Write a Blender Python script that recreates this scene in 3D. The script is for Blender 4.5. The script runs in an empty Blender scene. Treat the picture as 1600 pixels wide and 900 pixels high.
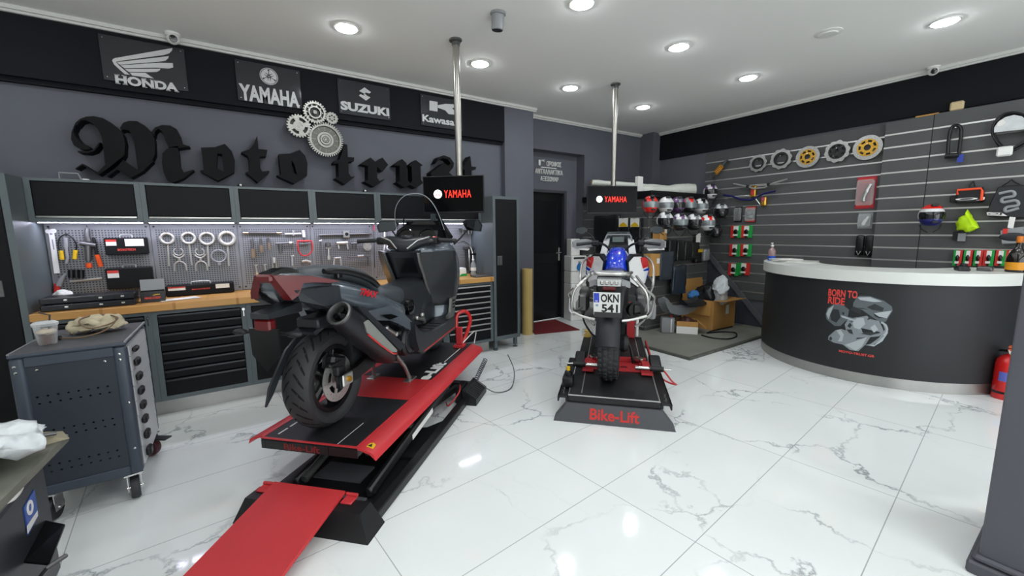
import bpy, bmesh, math, random
from mathutils import Vector, Matrix, Euler
random.seed(7)
PI = math.pi
S = bpy.context.scene
COL = S.collection
# ---------------------------------------------------------------- camera
CF, CH = 643.0, 1.45
YAW, PITCH, ROLL = math.radians(34.05), math.radians(7.85), math.radians(0.58)
fw = Vector((math.sin(YAW)*math.cos(PITCH), math.cos(YAW)*math.cos(PITCH), -math.sin(PITCH)))
r0 = Vector((math.cos(YAW), -math.sin(YAW), 0)); d0 = fw.cross(r0)
RX = r0*math.cos(ROLL) + d0*math.sin(ROLL); DN = -r0*math.sin(ROLL) + d0*math.cos(ROLL)
CAMP = Vector((0, 0, CH))
cd = bpy.data.cameras.new('camera'); cam = bpy.data.objects.new('camera', cd); COL.objects.link(cam)
cd.sensor_width = 36; cd.lens = 36*CF/1600; cd.clip_start = .05; cd.clip_end = 60
m = Matrix((RX, -DN, -fw)).transposed().to_4x4(); m.translation = CAMP; cam.matrix_world = m
S.camera = cam
# ---------------------------------------------------------------- world, light, exposure
S.view_settings.view_transform = 'Standard'; S.view_settings.look = 'None'
S.view_settings.gamma = 1; S.view_settings.use_curve_mapping = False
S.view_settings.exposure = EXPOSURE = 0.7
LAMP = 60.0         # ceiling downlight emission
STRIP = 22.0         # strip lights under the wall cabinets
w = bpy.data.worlds.new('world'); S.world = w; w.use_nodes = True
w.node_tree.nodes['Background'].inputs[0].default_value = (.93, .97, 1, 1)
w.node_tree.nodes['Background'].inputs[1].default_value = 2.0
S.cycles.use_denoising = True; S.cycles.max_bounces = 8; S.cycles.diffuse_bounces = 4; S.cycles.glossy_bounces = 4
S.cycles.transparent_max_bounces = 12; S.cycles.caustics_reflective = False; S.cycles.caustics_refractive = False
S.cycles.sample_clamp_indirect = 6
# ---------------------------------------------------------------- picture point -> room point on a real plane
def ray(x, y): return fw + RX*((x-800)/CF) + DN*((y-450)/CF)
def onX(x, y, X): v = ray(x, y); return CAMP + v*(X/v.x)
def onY(x, y, Y): v = ray(x, y); return CAMP + v*(Y/v.y)
def onZ(x, y, Z): v = ray(x, y); return CAMP + v*((Z-CH)/v.z)
# ---------------------------------------------------------------- materials
def lin(h):
    h = h.lstrip('#'); c = [int(h[i:i+2], 16)/255 for i in (0, 2, 4)]
    return tuple((x/12.92 if x <= .04045 else ((x+.055)/1.055)**2.4) for x in c) + (1,)
MATS = {}
def mat(name, hexc, rough=.5, metal=0, spec=.5, noise=None, bump=None, coat=0, emit=0, trans=0, alpha=1, ior=1.45):
    if name in MATS: return MATS[name]
    mt = bpy.data.materials.new(name); mt.use_nodes = True; nt = mt.node_tree; b = nt.nodes['Principled BSDF']
    c = lin(hexc) if isinstance(hexc, str) else hexc
    b.inputs['Base Color'].default_value = c; b.inputs['Roughness'].default_value = rough
    b.inputs['Metallic'].default_value = metal; b.inputs['Specular IOR Level'].default_value = spec
    b.inputs['Coat Weight'].default_value = coat; b.inputs['Coat Roughness'].default_value = .06
    b.inputs['IOR'].default_value = ior
    if trans: b.inputs['Transmission Weight'].default_value = trans
    if alpha < 1: b.inputs['Alpha'].default_value = alpha
    if emit: b.inputs['Emission Color'].default_value = c; b.inputs['Emission Strength'].default_value = emit
    if noise or bump:
        tc = nt.nodes.new('ShaderNodeTexCoord')
    if noise:
        n = nt.nodes.new('ShaderNodeTexNoise'); n.inputs['Scale'].default_value = noise[0]; n.inputs['Detail'].default_value = 5
        nt.links.new(tc.outputs['Object'], n.inputs['Vector'])
        mx = nt.nodes.new('ShaderNodeMix'); mx.data_type = 'RGBA'
        k = noise[1]
        mx.inputs[6].default_value = tuple(max(0, x*(1-k)) for x in c[:3])+(1,)
        mx.inputs[7].default_value = tuple(min(1, x*(1+k)) for x in c[:3])+(1,)
        nt.links.new(n.outputs['Fac'], mx.inputs[0]); nt.links.new(mx.outputs[2], b.inputs['Base Color'])
    if bump:
        n = nt.nodes.new('ShaderNodeTexNoise'); n.inputs['Scale'].default_value = bump[0]; n.inputs['Detail'].default_value = 4
        nt.links.new(tc.outputs['Object'], n.inputs['Vector'])
        bp = nt.nodes.new('ShaderNodeBump'); bp.inputs['Strength'].default_value = bump[1]; bp.inputs['Distance'].default_value = .004
        nt.links.new(n.outputs['Fac'], bp.inputs['Height']); nt.links.new(bp.outputs[0], b.inputs['Normal'])
    MATS[name] = mt
    return mt
def glass(name, hexc, rough=.02, op=.15):
    """thin clear sheet: mostly see-through with a glossy coat of reflection"""
    if name in MATS: return MATS[name]
    mt = bpy.data.materials.new(name); mt.use_nodes = True; nt = mt.node_tree
    for n in list(nt.nodes): nt.nodes.remove(n)
    out = nt.nodes.new('ShaderNodeOutputMaterial'); mix = nt.nodes.new('ShaderNodeMixShader')
    tr = nt.nodes.new('ShaderNodeBsdfTransparent'); pr = nt.nodes.new('ShaderNodeBsdfPrincipled')
    pr.inputs['Base Color'].default_value = lin(hexc); pr.inputs['Roughness'].default_value = rough
    lw = nt.nodes.new('ShaderNodeLayerWeight'); lw.inputs[0].default_value = .3
    mp = nt.nodes.new('ShaderNodeMapRange'); mp.inputs[3].default_value = op; mp.inputs[4].default_value = min(1, op+.6)
    nt.links.new(lw.outputs['Facing'], mp.inputs[0]); nt.links.new(mp.outputs[0], mix.inputs[0])
    nt.links.new(tr.outputs[0], mix.inputs[1]); nt.links.new(pr.outputs[0], mix.inputs[2]); nt.links.new(mix.outputs[0], out.inputs[0])
    MATS[name] = mt
    return mt
M_WALL = mat('charcoal_paint', '#5b5d65', .72, noise=(3, .08))
M_BAND = mat('black_paint', '#15171b', .75, spec=.2, noise=(3, .1))
M_SLAT = mat('slat_board', '#505151', .6, noise=(6, .06))
M_ALU = mat('aluminium', '#c9c9c6', .35, metal=.85)
M_CHROME = mat('chrome', '#d0d0ce', .2, metal=1)
M_STEEL = mat('brushed_steel', '#a9a9a6', .34, metal=.9, noise=(20, .08))
M_DSTEEL = mat('dark_steel', '#6a6a6a', .4, metal=.8)
M_BLACK = mat('black_plastic', '#131416', .45)
M_SATIN = mat('black_satin', '#0e0f11', .3)
M_GLOSSB = mat('gloss_black', '#070809', .12, coat=.5)
M_RUBBER = mat('rubber', '#2a2b2d', .6, noise=(30, .2))
M_WHITE = mat('white_plastic', '#e6e6e2', .4)
M_RED = mat('red_enamel', '#bd3338', .42, noise=(5, .08))
M_REDG = mat('red_gloss', '#c41a1a', .2, coat=.4)
M_GREY = mat('grey_plastic', '#8b8d8f', .45)
M_CABF = mat('cabinet_frame', '#596265', .42, noise=(8, .05))
M_CABD = mat('cabinet_door', '#0d0e10', .55, spec=.25, bump=(300, .12))
M_GREEN = mat('green_card', '#1f9a45', .4)
M_REDC = mat('red_card', '#c8322c', .4)
M_CARD = mat('cardboard', '#b98a4c', .8, noise=(9, .12))
M_PAPER = mat('paper', '#e4e3de', .7)
M_YELLOW = mat('yellow_plastic', '#d8b01f', .4)
M_BLUE = mat('blue_paint', '#1440c8', .25, coat=.5)
M_GOLD = mat('gold_anodised', '#c2963a', .35, metal=.8)
M_LENS = mat('lamp_lens', '#f6fbff', .5, emit=LAMP)
M_STRIP = mat('strip_lens', '#e6e6ff', .5, emit=STRIP)
# ---------------------------------------------------------------- mesh helpers
def NB(): return bmesh.new()
def box(bm, x0, x1, y0, y1, z0, z1, bev=0, mi=0, M=None, seg=1):
    vs = [bm.verts.new((x, y, z)) for x in (x0, x1) for y in (y0, y1) for z in (z0, z1)]
    q = [(0, 1, 3, 2), (4, 6, 7, 5), (0, 4, 5, 1), (2, 3, 7, 6), (0, 2, 6, 4), (1, 5, 7, 3)]
    fs = [bm.faces.new([vs[i] for i in f]) for f in q]
    for f in fs: f.material_index = mi
    if bev:
        es = list({e for f in fs for e in f.edges})
        r = bmesh.ops.bevel(bm, geom=es, offset=min(bev, .49*min(abs(x1-x0), abs(y1-y0), abs(z1-z0))), segments=seg, affect='EDGES', profile=.5)
        vs = list({v for f in r['faces'] for v in f.verts} | {v for v in vs if v.is_valid})
        for f in r['faces']: f.material_index = mi
    if M is not None: bmesh.ops.transform(bm, matrix=M, verts=vs)
    return vs
def tube(bm, pts, r, n=8, mi=0, caps=True, closed=False):
    pts = [Vector(p) for p in pts]; N = len(pts); rings = []; prev = None
    for i, p in enumerate(pts):
        a = pts[i-1] if (i > 0 or closed) else p; b = pts[(i+1) % N] if (i < N-1 or closed) else p
        t = (b-a)
        t = t.normalized() if t.length > 1e-9 else Vector((0, 0, 1))
        if prev is None:
            u = t.orthogonal().normalized()
        else:
            u = prev - t*prev.dot(t)
            u = u.normalized() if u.length > 1e-6 else t.orthogonal().normalized()
        prev = u; v = t.cross(u); rr = r[i] if isinstance(r, (list, tuple)) else r
        rings.append([bm.verts.new(p + (u*math.cos(2*PI*k/n) + v*math.sin(2*PI*k/n))*rr) for k in range(n)])
    L = N if closed else N-1
    for i in range(L):
        A, B = rings[i], rings[(i+1) % N]
        for k in range(n):
            f = bm.faces.new((A[k], A[(k+1) % n], B[(k+1) % n], B[k])); f.material_index = mi
    if caps and not closed:
        for R, s in ((rings[0], -1), (rings[-1], 1)):
            f = bm.faces.new(R[::-1] if s < 0 else R); f.material_index = mi
    return [v for R in rings for v in R]
def curvepts(pts, n=6, closed=False):
    """Catmull-Rom through pts"""
    P = [Vector(p) for p in pts]; out = []; N = len(P)
    for i in range(N if closed else N-1):
        g = (lambda j: P[j % N]) if closed else (lambda j: P[max(0, min(N-1, j))])
        a, b, c, d = g(i-1), g(i), g(i+1), g(i+2)
        for k in range(n):
            t = k/n
            out.append(.5*((2*b)+(c-a)*t+(2*a-5*b+4*c-d)*t*t+(3*b-a-3*c+d)*t**3))
    if not closed: out.append(P[-1])
    return out
def lathe(bm, prof, n=24, M=None, mi=0, caps=True):
    """profile [(r, z)] about local z"""
    rings = []
    for r, z in prof:
        if r < 1e-6: rings.append([bm.verts.new((0, 0, z))])
        else: rings.append([bm.verts.new((r*math.cos(2*PI*k/n), r*math.sin(2*PI*k/n), z)) for k in range(n)])
    for A, B in zip(rings, rings[1:]):
        for k in range(n):
            k2 = (k+1) % n
            if len(A) == 1 and len(B) == 1: continue
            if len(A) == 1: f = bm.faces.new((A[0], B[k2], B[k]))
            elif len(B) == 1: f = bm.faces.new((A[k], A[k2], B[0]))
            else: f = bm.faces.new((A[k], A[k2], B[k2], B[k]))
            f.material_index = mi
    if caps:
        if len(rings[0]) > 1: bm.faces.new(rings[0][::-1]).material_index = mi
        if len(rings[-1]) > 1: bm.faces.new(rings[-1]).material_index = mi
    vs = [v for R in rings for v in R]
    if M is not None: bmesh.ops.transform(bm, matrix=M, verts=vs)
    return vs
def cyl(bm, a, b, r, n=12, r2=None, mi=0): return tube(bm, [a, b], [r, r if r2 is None else r2], n, mi)
def prism(bm, poly, z0, z1, M=None, mi=0):
    """polygon in the local xy plane pulled from z0 to z1"""
    A = [bm.verts.new((p[0], p[1], z0)) for p in poly]; B = [bm.verts.new((p[0], p[1], z1)) for p in poly]; n = len(poly)
    fs = [bm.faces.new(A[::-1]), bm.faces.new(B)] + [bm.faces.new((A[i], A[(i+1) % n], B[(i+1) % n], B[i])) for i in range(n)]
    for f in fs: f.material_index = mi
    if M is not None: bmesh.ops.transform(bm, matrix=M, verts=A+B)
    return A+B
def loft(bm, secs, closed=True, caps=True, mi=0):
    R = [[bm.verts.new(p) for p in s] for s in secs]; n = len(R[0])
    for A, B in zip(R, R[1:]):
        for k in range(n if closed else n-1):
            f = bm.faces.new((A[k], A[(k+1) % n], B[(k+1) % n], B[k])); f.material_index = mi
    if caps and closed:
        bm.faces.new(R[0][::-1]).material_index = mi; bm.faces.new(R[-1]).material_index = mi
    return [v for r in R for v in r]
def ell(bm, c, rx, ry, rz, mi=0, seg=20, M=None):
    r = bmesh.ops.create_uvsphere(bm, u_segments=seg, v_segments=max(8, seg//2), radius=1)
    bmesh.ops.transform(bm, matrix=(M or Matrix.Identity(4)) @ Matrix.Translation(c) @ Matrix.Diagonal((rx, ry, rz, 1)), verts=r['verts'])
    for v in r['verts']:
        for f in v.link_faces: f.material_index = mi
    return r['verts']
def rnd(bm, c, n=6, amp=.01, s=6):
    pass
def mirror_y(bm, fs=None):
    g = bm.verts[:]+bm.edges[:]+bm.faces[:]
    r = bmesh.ops.duplicate(bm, geom=g)
    vs = [e for e in r['geom'] if isinstance(e, bmesh.types.BMVert)]; ff = [e for e in r['geom'] if isinstance(e, bmesh.types.BMFace)]
    for v in vs: v.co.y = -v.co.y
    bmesh.ops.reverse_faces(bm, faces=ff)
def setp(o, label=None, cat=None, group=None, kind=None):
    if label: o['label'] = label
    if cat: o['category'] = cat
    if group: o['group'] = group
    if kind: o['kind'] = kind
    return o
def obj(name, bm, m, parent=None, ang=35, sub=0, label=None, fix=True, solid=0):
    if isinstance(bm, bpy.types.Mesh): me = bm
    else:
        if fix: bmesh.ops.recalc_face_normals(bm, faces=bm.faces[:])
        me = bpy.data.meshes.new(name); bm.to_mesh(me); bm.free()
    for x in (m if isinstance(m, (list, tuple)) else [m]): me.materials.append(x)
    if ang:
        me.polygons.foreach_set('use_smooth', [True]*len(me.polygons))
        if ang < 180: me.set_sharp_from_angle(angle=math.radians(ang))
    o = bpy.data.objects.new(name, me); COL.objects.link(o)
    if parent is not None: o.parent = parent
    if solid:
        s = o.modifiers.new('thick', 'SOLIDIFY'); s.thickness = solid; s.offset = 0
    if sub:
        s = o.modifiers.new('sub', 'SUBSURF'); s.levels = sub; s.render_levels = sub
    if label: o['label'] = label
    return o
def split_obj(name, bm, m, parent, **k):
    """each loose piece of bm becomes a part of its own"""
    left = set(bm.verts); out = []
    while left:
        st = [left.pop()]; isl = set(st)
        while st:
            v = st.pop()
            for e in v.link_edges:
                o = e.other_vert(v)
                if o in left: left.discard(o); isl.add(o); st.append(o)
        b2 = NB(); mp = {v: b2.verts.new(v.co) for v in isl}
        for f in {f for v in isl for f in v.link_faces}: b2.faces.new([mp[v] for v in f.verts])
        out.append(obj(name, b2, m, parent, **k))
    bm.free(); return out
def single(name, bm, m, label, cat, group=None, kind=None, loc=None, **k):
    o = obj(name, bm, m, **k); setp(o, label, cat, group, kind)
    if loc is not None: o.location = loc
    return o
def struct(name, bm, m, parent=None, **k):
    o = obj(name, bm, m, parent, **k)
    if parent is None: o['kind'] = 'structure'
    return o
def thing(name, label, cat, loc=(0, 0, 0), rz=0, group=None, rot=None):
    o = bpy.data.objects.new(name, None); COL.objects.link(o); o.empty_display_size = .1
    o.location = loc; o.rotation_euler = rot if rot is not None else (0, 0, rz)
    return setp(o, label, cat, group)
def hang(name, label, cat, p, face='L', group=None, roll=0):
    """an Empty against a wall: local x to the viewer's right, y up, z out of the wall"""
    rz = {'L': 0, 'R': -PI/2}[face] if isinstance(face, str) else face
    t = thing(name, label, cat, p, group=group)
    t.matrix_world = Matrix.Translation(p) @ Matrix.Rotation(rz, 4, 'Z') @ Matrix.Rotation(PI/2, 4, 'X') @ Matrix.Rotation(roll, 4, 'Z')
    return t
def copy_tree(o, parent=None):
    c = o.copy(); COL.objects.link(c)
    if parent is not None: c.parent = parent; c.matrix_parent_inverse = o.matrix_parent_inverse
    for ch in list(o.children): copy_tree(ch, c)
    return c
def dup(o, M=None, label=None, group=None):
    c = copy_tree(o)
    if M is not None: c.matrix_world = M
    if label: c['label'] = label
    if group: c['group'] = group
    return c
def to_mesh(cu, name):
    o = bpy.data.objects.new(name, cu); COL.objects.link(o)
    dg = bpy.context.evaluated_depsgraph_get(); dg.update()
    me = bpy.data.meshes.new_from_object(o.evaluated_get(dg), depsgraph=dg)
    bpy.data.objects.remove(o); bpy.data.curves.remove(cu)
    me.materials.clear()
    return me
def text_mesh(body, w=None, h=None, depth=.002, bold=0, shear=0, align='CENTER', space=1):
    """lettering in the local xy plane, fitted to width w and height h, its middle (or left edge) at the origin"""
    cu = bpy.data.curves.new('lettering', 'FONT'); cu.body = body; cu.size = 1; cu.extrude = .5; cu.offset = bold; cu.shear = shear
    cu.space_character = space; cu.resolution_u = 3
    me = to_mesh(cu, 'lettering')
    xs = [v.co.x for v in me.vertices]; ys = [v.co.y for v in me.vertices]
    x0, x1, y0, y1 = min(xs), max(xs), min(ys), max(ys)
    sy = h/(y1-y0) if h else w/(x1-x0); sx = w/(x1-x0) if w else sy
    ox = (x0+x1)/2 if align == 'CENTER' else x0
    for v in me.vertices:
        v.co = ((v.co.x-ox)*sx, (v.co.y-(y0+y1)/2)*sy, (v.co.z+.5)*depth)
    return me
def text(name, body, parent, pos, m, w=None, h=None, depth=.002, bold=.02, shear=0, align='CENTER', M=None, space=1, label=None):
    me = text_mesh(body, w, h, depth, bold, shear, align, space)
    me.transform((M or Matrix.Identity(4)))
    me.transform(Matrix.Translation(pos))
    return obj(name, me, m, parent, ang=0, label=label)
def loops_mesh(loops, depth, bev=0):
    """closed 2-D outlines (inner ones are holes) pulled from z = 0 to depth"""
    cu = bpy.data.curves.new('outline', 'CURVE'); cu.dimensions = '2D'; cu.fill_mode = 'BOTH'; cu.extrude = depth/2; cu.bevel_depth = bev
    for L in loops:
        s = cu.splines.new('POLY'); s.points.add(len(L)-1); s.use_cyclic_u = True
        for p, q in zip(s.points, L): p.co = (q[0], q[1], 0, 1)
    me = to_mesh(cu, 'outline')
    me.transform(Matrix.Translation((0, 0, depth/2)))
    return me
def circ(r, n=32, cx=0, cy=0, a0=0, ry=None): return [(cx+r*math.cos(a0+2*PI*k/n), cy+(ry or r)*math.sin(a0+2*PI*k/n)) for k in range(n)]
def join_meshes(meshes):
    bm = NB()
    for me in meshes: bm.from_mesh(me); bpy.data.meshes.remove(me)
    return bm
def T(x, y, z): return Matrix.Translation((x, y, z))
def RZ(a): return Matrix.Rotation(a, 4, 'Z')
def RY(a): return Matrix.Rotation(a, 4, 'Y')
def RXm(a): return Matrix.Rotation(a, 4, 'X')
def crumple(bm, amp, seed=0, f=9.):
    rs = random.Random(seed)
    from mathutils import noise
    o = Vector((rs.random()*9, rs.random()*9, rs.random()*9))
    for v in bm.verts: v.co += amp*Vector(noise.noise_vector(v.co*f+o))
# ================================================================ ROOM
def floor_material():
    mt = bpy.data.materials.new('marble_tile'); mt.use_nodes = True; nt = mt.node_tree; b = nt.nodes['Principled BSDF']
    N = nt.nodes.new; Lk = nt.links.new
    tc = N('ShaderNodeTexCoord'); mp = N('ShaderNodeMapping'); mp.vector_type = 'POINT'
    mp.inputs['Rotation'].default_value = (0, 0, -math.radians(5.3))
    Lk(tc.outputs['Object'], mp.inputs['Vector'])
    c5, s5 = math.cos(math.radians(5.3)), math.sin(math.radians(5.3))
    ux, uy = 1.629*c5+1.51*s5, -1.629*s5+1.51*c5
    sep = N('ShaderNodeSeparateXYZ'); Lk(mp.outputs[0], sep.inputs[0])
    def line(axis, off, pitch, half):
        a = N('ShaderNodeMath'); a.operation = 'SUBTRACT'; Lk(sep.outputs[axis], a.inputs[0]); a.inputs[1].default_value = off
        p = N('ShaderNodeMath'); p.operation = 'PINGPONG'; Lk(a.outputs[0], p.inputs[0]); p.inputs[1].default_value = pitch/2
        l = N('ShaderNodeMath'); l.operation = 'LESS_THAN'; Lk(p.outputs[0], l.inputs[0]); l.inputs[1].default_value = half
        return l
    l1, l2 = line(0, ux, 1.14, .0022), line(1, uy, .54, .0022)
    mxl = N('ShaderNodeMath'); mxl.operation = 'MAXIMUM'; Lk(l1.outputs[0], mxl.inputs[0]); Lk(l2.outputs[0], mxl.inputs[1])
    # veins: edges of warped cells, thin, broken up by a mask
    nz = N('ShaderNodeTexNoise'); nz.inputs['Scale'].default_value = 2.2; nz.inputs['Detail'].default_value = 7; nz.inputs['Roughness'].default_value = .62
    Lk(mp.outputs[0], nz.inputs['Vector'])
    vs = N('ShaderNodeVectorMath'); vs.operation = 'SCALE'; Lk(nz.outputs['Color'], vs.inputs[0]); vs.inputs[3].default_value = .6
    va = N('ShaderNodeVectorMath'); va.operation = 'ADD'; Lk(mp.outputs[0], va.inputs[0]); Lk(vs.outputs[0], va.inputs[1])
    vo = N('ShaderNodeTexVoronoi'); vo.feature = 'DISTANCE_TO_EDGE'; vo.inputs['Scale'].default_value = 1.15; Lk(va.outputs[0], vo.inputs['Vector'])
    r1 = N('ShaderNodeValToRGB'); r1.color_ramp.elements[0].position = 0; r1.color_ramp.elements[0].color = (1, 1, 1, 1)
    r1.color_ramp.elements[1].position = .016; r1.color_ramp.elements[1].color = (0, 0, 0, 1); Lk(vo.outputs['Distance'], r1.inputs[0])
    n2 = N('ShaderNodeTexNoise'); n2.inputs['Scale'].default_value = 1.7; n2.inputs['Detail'].default_value = 3; Lk(mp.outputs[0], n2.inputs['Vector'])
    r2 = N('ShaderNodeValToRGB'); r2.color_ramp.elements[0].position = .45; r2.color_ramp.elements[0].color = (.04, .04, .04, 1)
    r2.color_ramp.elements[1].position = .62; r2.color_ramp.elements[1].color = (.85, .85, .85, 1); Lk(n2.outputs['Fac'], r2.inputs[0])
    mu = N('ShaderNodeMath'); mu.operation = 'MULTIPLY'; Lk(r1.outputs[0], mu.inputs[0]); Lk(r2.outputs[0], mu.inputs[1])
    n3 = N('ShaderNodeTexNoise'); n3.inputs['Scale'].default_value = 1.1; n3.inputs['Detail'].default_value = 6; Lk(mp.outputs[0], n3.inputs['Vector'])
    base = N('ShaderNodeMix'); base.data_type = 'RGBA'; base.inputs[6].default_value = lin('#dfe3e1'); base.inputs[7].default_value = lin('#eceeec'); Lk(n3.outputs['Fac'], base.inputs[0])
    m1 = N('ShaderNodeMix'); m1.data_type = 'RGBA'; Lk(mu.outputs[0], m1.inputs[0]); Lk(base.outputs[2], m1.inputs[6]); m1.inputs[7].default_value = lin('#7c8388')
    m2 = N('ShaderNodeMix'); m2.data_type = 'RGBA'; Lk(mxl.outputs[0], m2.inputs[0]); Lk(m1.outputs[2], m2.inputs[6]); m2.inputs[7].default_value = lin('#a9adad')
    Lk(m2.outputs[2], b.inputs['Base Color'])
    b.inputs['Roughness'].default_value = .07; b.inputs['Specular IOR Level'].default_value = .5
    return mt
ZC = 3.1
YW, YB = 4.78, 4.70          # sign wall, black band above it
YD = 4.95                    # door wall
XR = 6.32
def sbox(name, *a, m=M_WALL, bev=0, parent=None):
    bm = NB(); box(bm, *a, bev=bev); return struct(name, bm, m, parent, ang=0)
sbox('floor', -2.7, XR+.15, -3.7, 5.5, -.06, 0, m=floor_material())
M_CEIL = mat('ceiling_paint', '#f3f3ef', .85)
sbox('ceiling', -2.7, XR+.15, -3.7, 5.5, ZC, ZC+.06, m=M_CEIL)
sbox('wall_left', -2.7, 3.1, YW, YW+.15, 0, ZC)
M_SIDE = mat('side_wall_paint', '#d6d5d0', .8)
sbox('wall_side', -2.75, -2.6, -3.7, YW, 0, ZC, m=M_SIDE)
bm = NB(); box(bm, -2.6, -1.6, -3.75, -3.6, 0, ZC); box(bm, 5.4, XR+.15, -3.75, -3.6, 0, ZC); box(bm, -1.6, 5.4, -3.75, -3.6, 2.7, ZC)
struct('wall_front', bm, M_SIDE, ang=0)
bm = NB()
for k in range(5): x = -1.6+7*k/4; box(bm, x-.035, x+.035, -3.72, -3.65, 0, 2.7)
box(bm, -1.6, 5.4, -3.72, -3.65, 0, .08); box(bm, -1.6, 5.4, -3.72, -3.65, 2.62, 2.7)
struct('added_window_1', bm, M_ALU, ang=0)  # shopfront frame and opening added behind the camera so daylight brightens the room
sbox('wall_right', XR, XR+.15, -3.6, 5.5, 0, ZC)
sbox('trim_1', -2.6, 3.08, YB, YW, 2.62, ZC, m=M_BAND)
sbox('trim_2', -2.6, 3.08, YB+.04, YW, 2.585, 2.62, m=M_BAND)
sbox('pillar', 3.08, 3.55, YB-.005, 5.3, 0, ZC)
# door wall with its niche
bm = NB()
box(bm, 3.55, XR, YD, YD+.45, 2.64, ZC); box(bm, 4.765, XR, YD, YD+.45, 0, 2.64)
struct('wall_door', bm, M_WALL, ang=0)
bm = NB(); YN = 5.13
box(bm, 3.55, 3.66, YN, YN+.12, 0, 2.64); box(bm, 4.555, 4.765, YN, YN+.12, 0, 2.64); box(bm, 3.66, 4.555, YN, YN+.12, 2.085, 2.64)
struct('wall_niche', bm, M_WALL, ang=0)
dr = thing('door_1', None, None, (3.66, YN+.05, 0)); dr['kind'] = 'structure'
bm = NB(); box(bm, .05, .845, .01, .05, .006, 2.045, bev=.003)
for z0, z1 in ((.15, .95), (1.1, 1.92)): box(bm, .16, .74, .004, .02, z0, z1, bev=.006)
obj('door_leaf', bm, M_SATIN, dr)
bm = NB(); box(bm, 0, .05, -.05, .05, 0, 2.085); box(bm, .845, .895, -.05, .05, 0, 2.085); box(bm, .05, .845, -.05, .05, 2.045, 2.085)
obj('door_frame', bm, mat('frame_paint', '#36383d', .6), dr, ang=0)
bm = NB(); box(bm, .765, .805, -.012, .012, .96, 1.18, bev=.004); tube(bm, curvepts([(.785, -.01, 1.1), (.785, -.05, 1.1), (.76, -.062, 1.1), (.66, -.062, 1.095)]), .011)
obj('door_handle', bm, M_CHROME, dr)
# corner boxing and right-hand upper band
sbox('pillar.001', 6.1, XR, 4.68, YD, 0, ZC, m=M_WALL)
sbox('trim_3', XR-.035, XR, -3.6, 4.68, 2.65, ZC, m=M_BAND)
# crown moulding
M_CROWN = mat('crown_paint', '#d4d5d0', .7)
bm = NB()
def crown(x0, x1, y0, y1): box(bm, x0, x1, y0, y1, ZC-.028, ZC); box(bm, (x0+x1)/2 if x1-x0 < .06 else x0, x1, (y0+y1)/2 if y1-y0 < .06 else y0, y1, ZC-.045, ZC-.028)
crown(-2.6, 3.08, YB-.04, YB); crown(3.08, 3.59, YB-.045, YB-.005); crown(3.59, 6.1, YD-.04, YD)
box(bm, 3.55, 3.59, YB-.005, YD, ZC-.028, ZC)
box(bm, XR-.075, XR-.035, -3.6, 4.68, ZC-.028, ZC); box(bm, XR-.055, XR-.035, -3.6, 4.68, ZC-.045, ZC-.028)
struct('trim_4', bm, M_CROWN, ang=0)
# boxed-in stair: partition with slat boards
sbox('partition', 4.76, XR, 3.69, YD, 0, 1.9, m=M_WALL)
# concrete plinth in front of it
M_CONC = mat('concrete', '#7d7e75', .8, noise=(4, .14), bump=(40, .3))
bm = NB(); prism(bm, [(4.15, 2.6), (6.3, 2.6), (6.3, 3.69), (4.76, 3.69), (4.76, 4.0), (4.15, 4.0)], 0, .03)
struct('plinth_slab', bm, M_CONC, ang=0)['kind'] = 'structure'
bm = NB(); box(bm, 4.14, 6.3, 2.57, 2.6, 0, .028); box(bm, 4.12, 4.15, 2.57, 4.0, 0, .028)
struct('plinth_edge', bm, mat('concrete_edge', '#55564f', .8, noise=(12, .35)), ang=0)['kind'] = 'structure'
# stair stringer on the right wall
def onR(x, y, X=6.27): return onX(x, y, X)
a, b_ = onR(1103, 393), onR(1200, 515)
d = (b_-a); d.x = 0; nrm = Vector((0, d.z, -d.y)).normalized()
if nrm.z < 0: nrm = -nrm
bm = NB()
q = [a, b_, Vector((0, b_.y, .03)), Vector((0, 3.69, .03)), Vector((0, 3.69, a.z))]
A = [bm.verts.new((6.262, p.y, p.z)) for p in q]; B = [bm.verts.new((XR, p.y, p.z)) for p in q]
bm.faces.new(A); bm.faces.new(B[::-1])
for i in range(5): bm.faces.new((A[i], A[(i+1) % 5], B[(i+1) % 5], B[i]))
struct('wall_stair', bm, mat('stair_paint', '#3c3f48', .7, noise=(3, .08)), ang=0)
bm = NB(); q = [a+nrm*.05, b_+nrm*.05, b_-nrm*.02, a-nrm*.02]
A = [bm.verts.new((6.235, p.y, p.z)) for p in q]; B = [bm.verts.new((6.262, p.y, p.z)) for p in q]
bm.faces.new(A); bm.faces.new(B[::-1])
for i in range(4): bm.faces.new((A[i], A[(i+1) % 4], B[(i+1) % 4], B[i]))
struct('trim_5', bm, mat('stringer_paint', '#5a5c60', .6), ang=0)
# near column on the right with its base moulding
bm = NB(); box(bm, 2.49, 3.05, -.36, .2, .0, ZC, bev=.012, seg=2)
col_ = struct('pillar.002', bm, mat('column_paint', '#54555c', .6, noise=(2, .05)))
bm = NB(); box(bm, 2.462, 3.08, -.39, .228, 0, .055, bev=.008); box(bm, 2.475, 3.07, -.38, .215, .055, .085, bev=.01)
struct('baseboard_column', bm, mat('column_base', '#4a4b52', .5))
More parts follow.
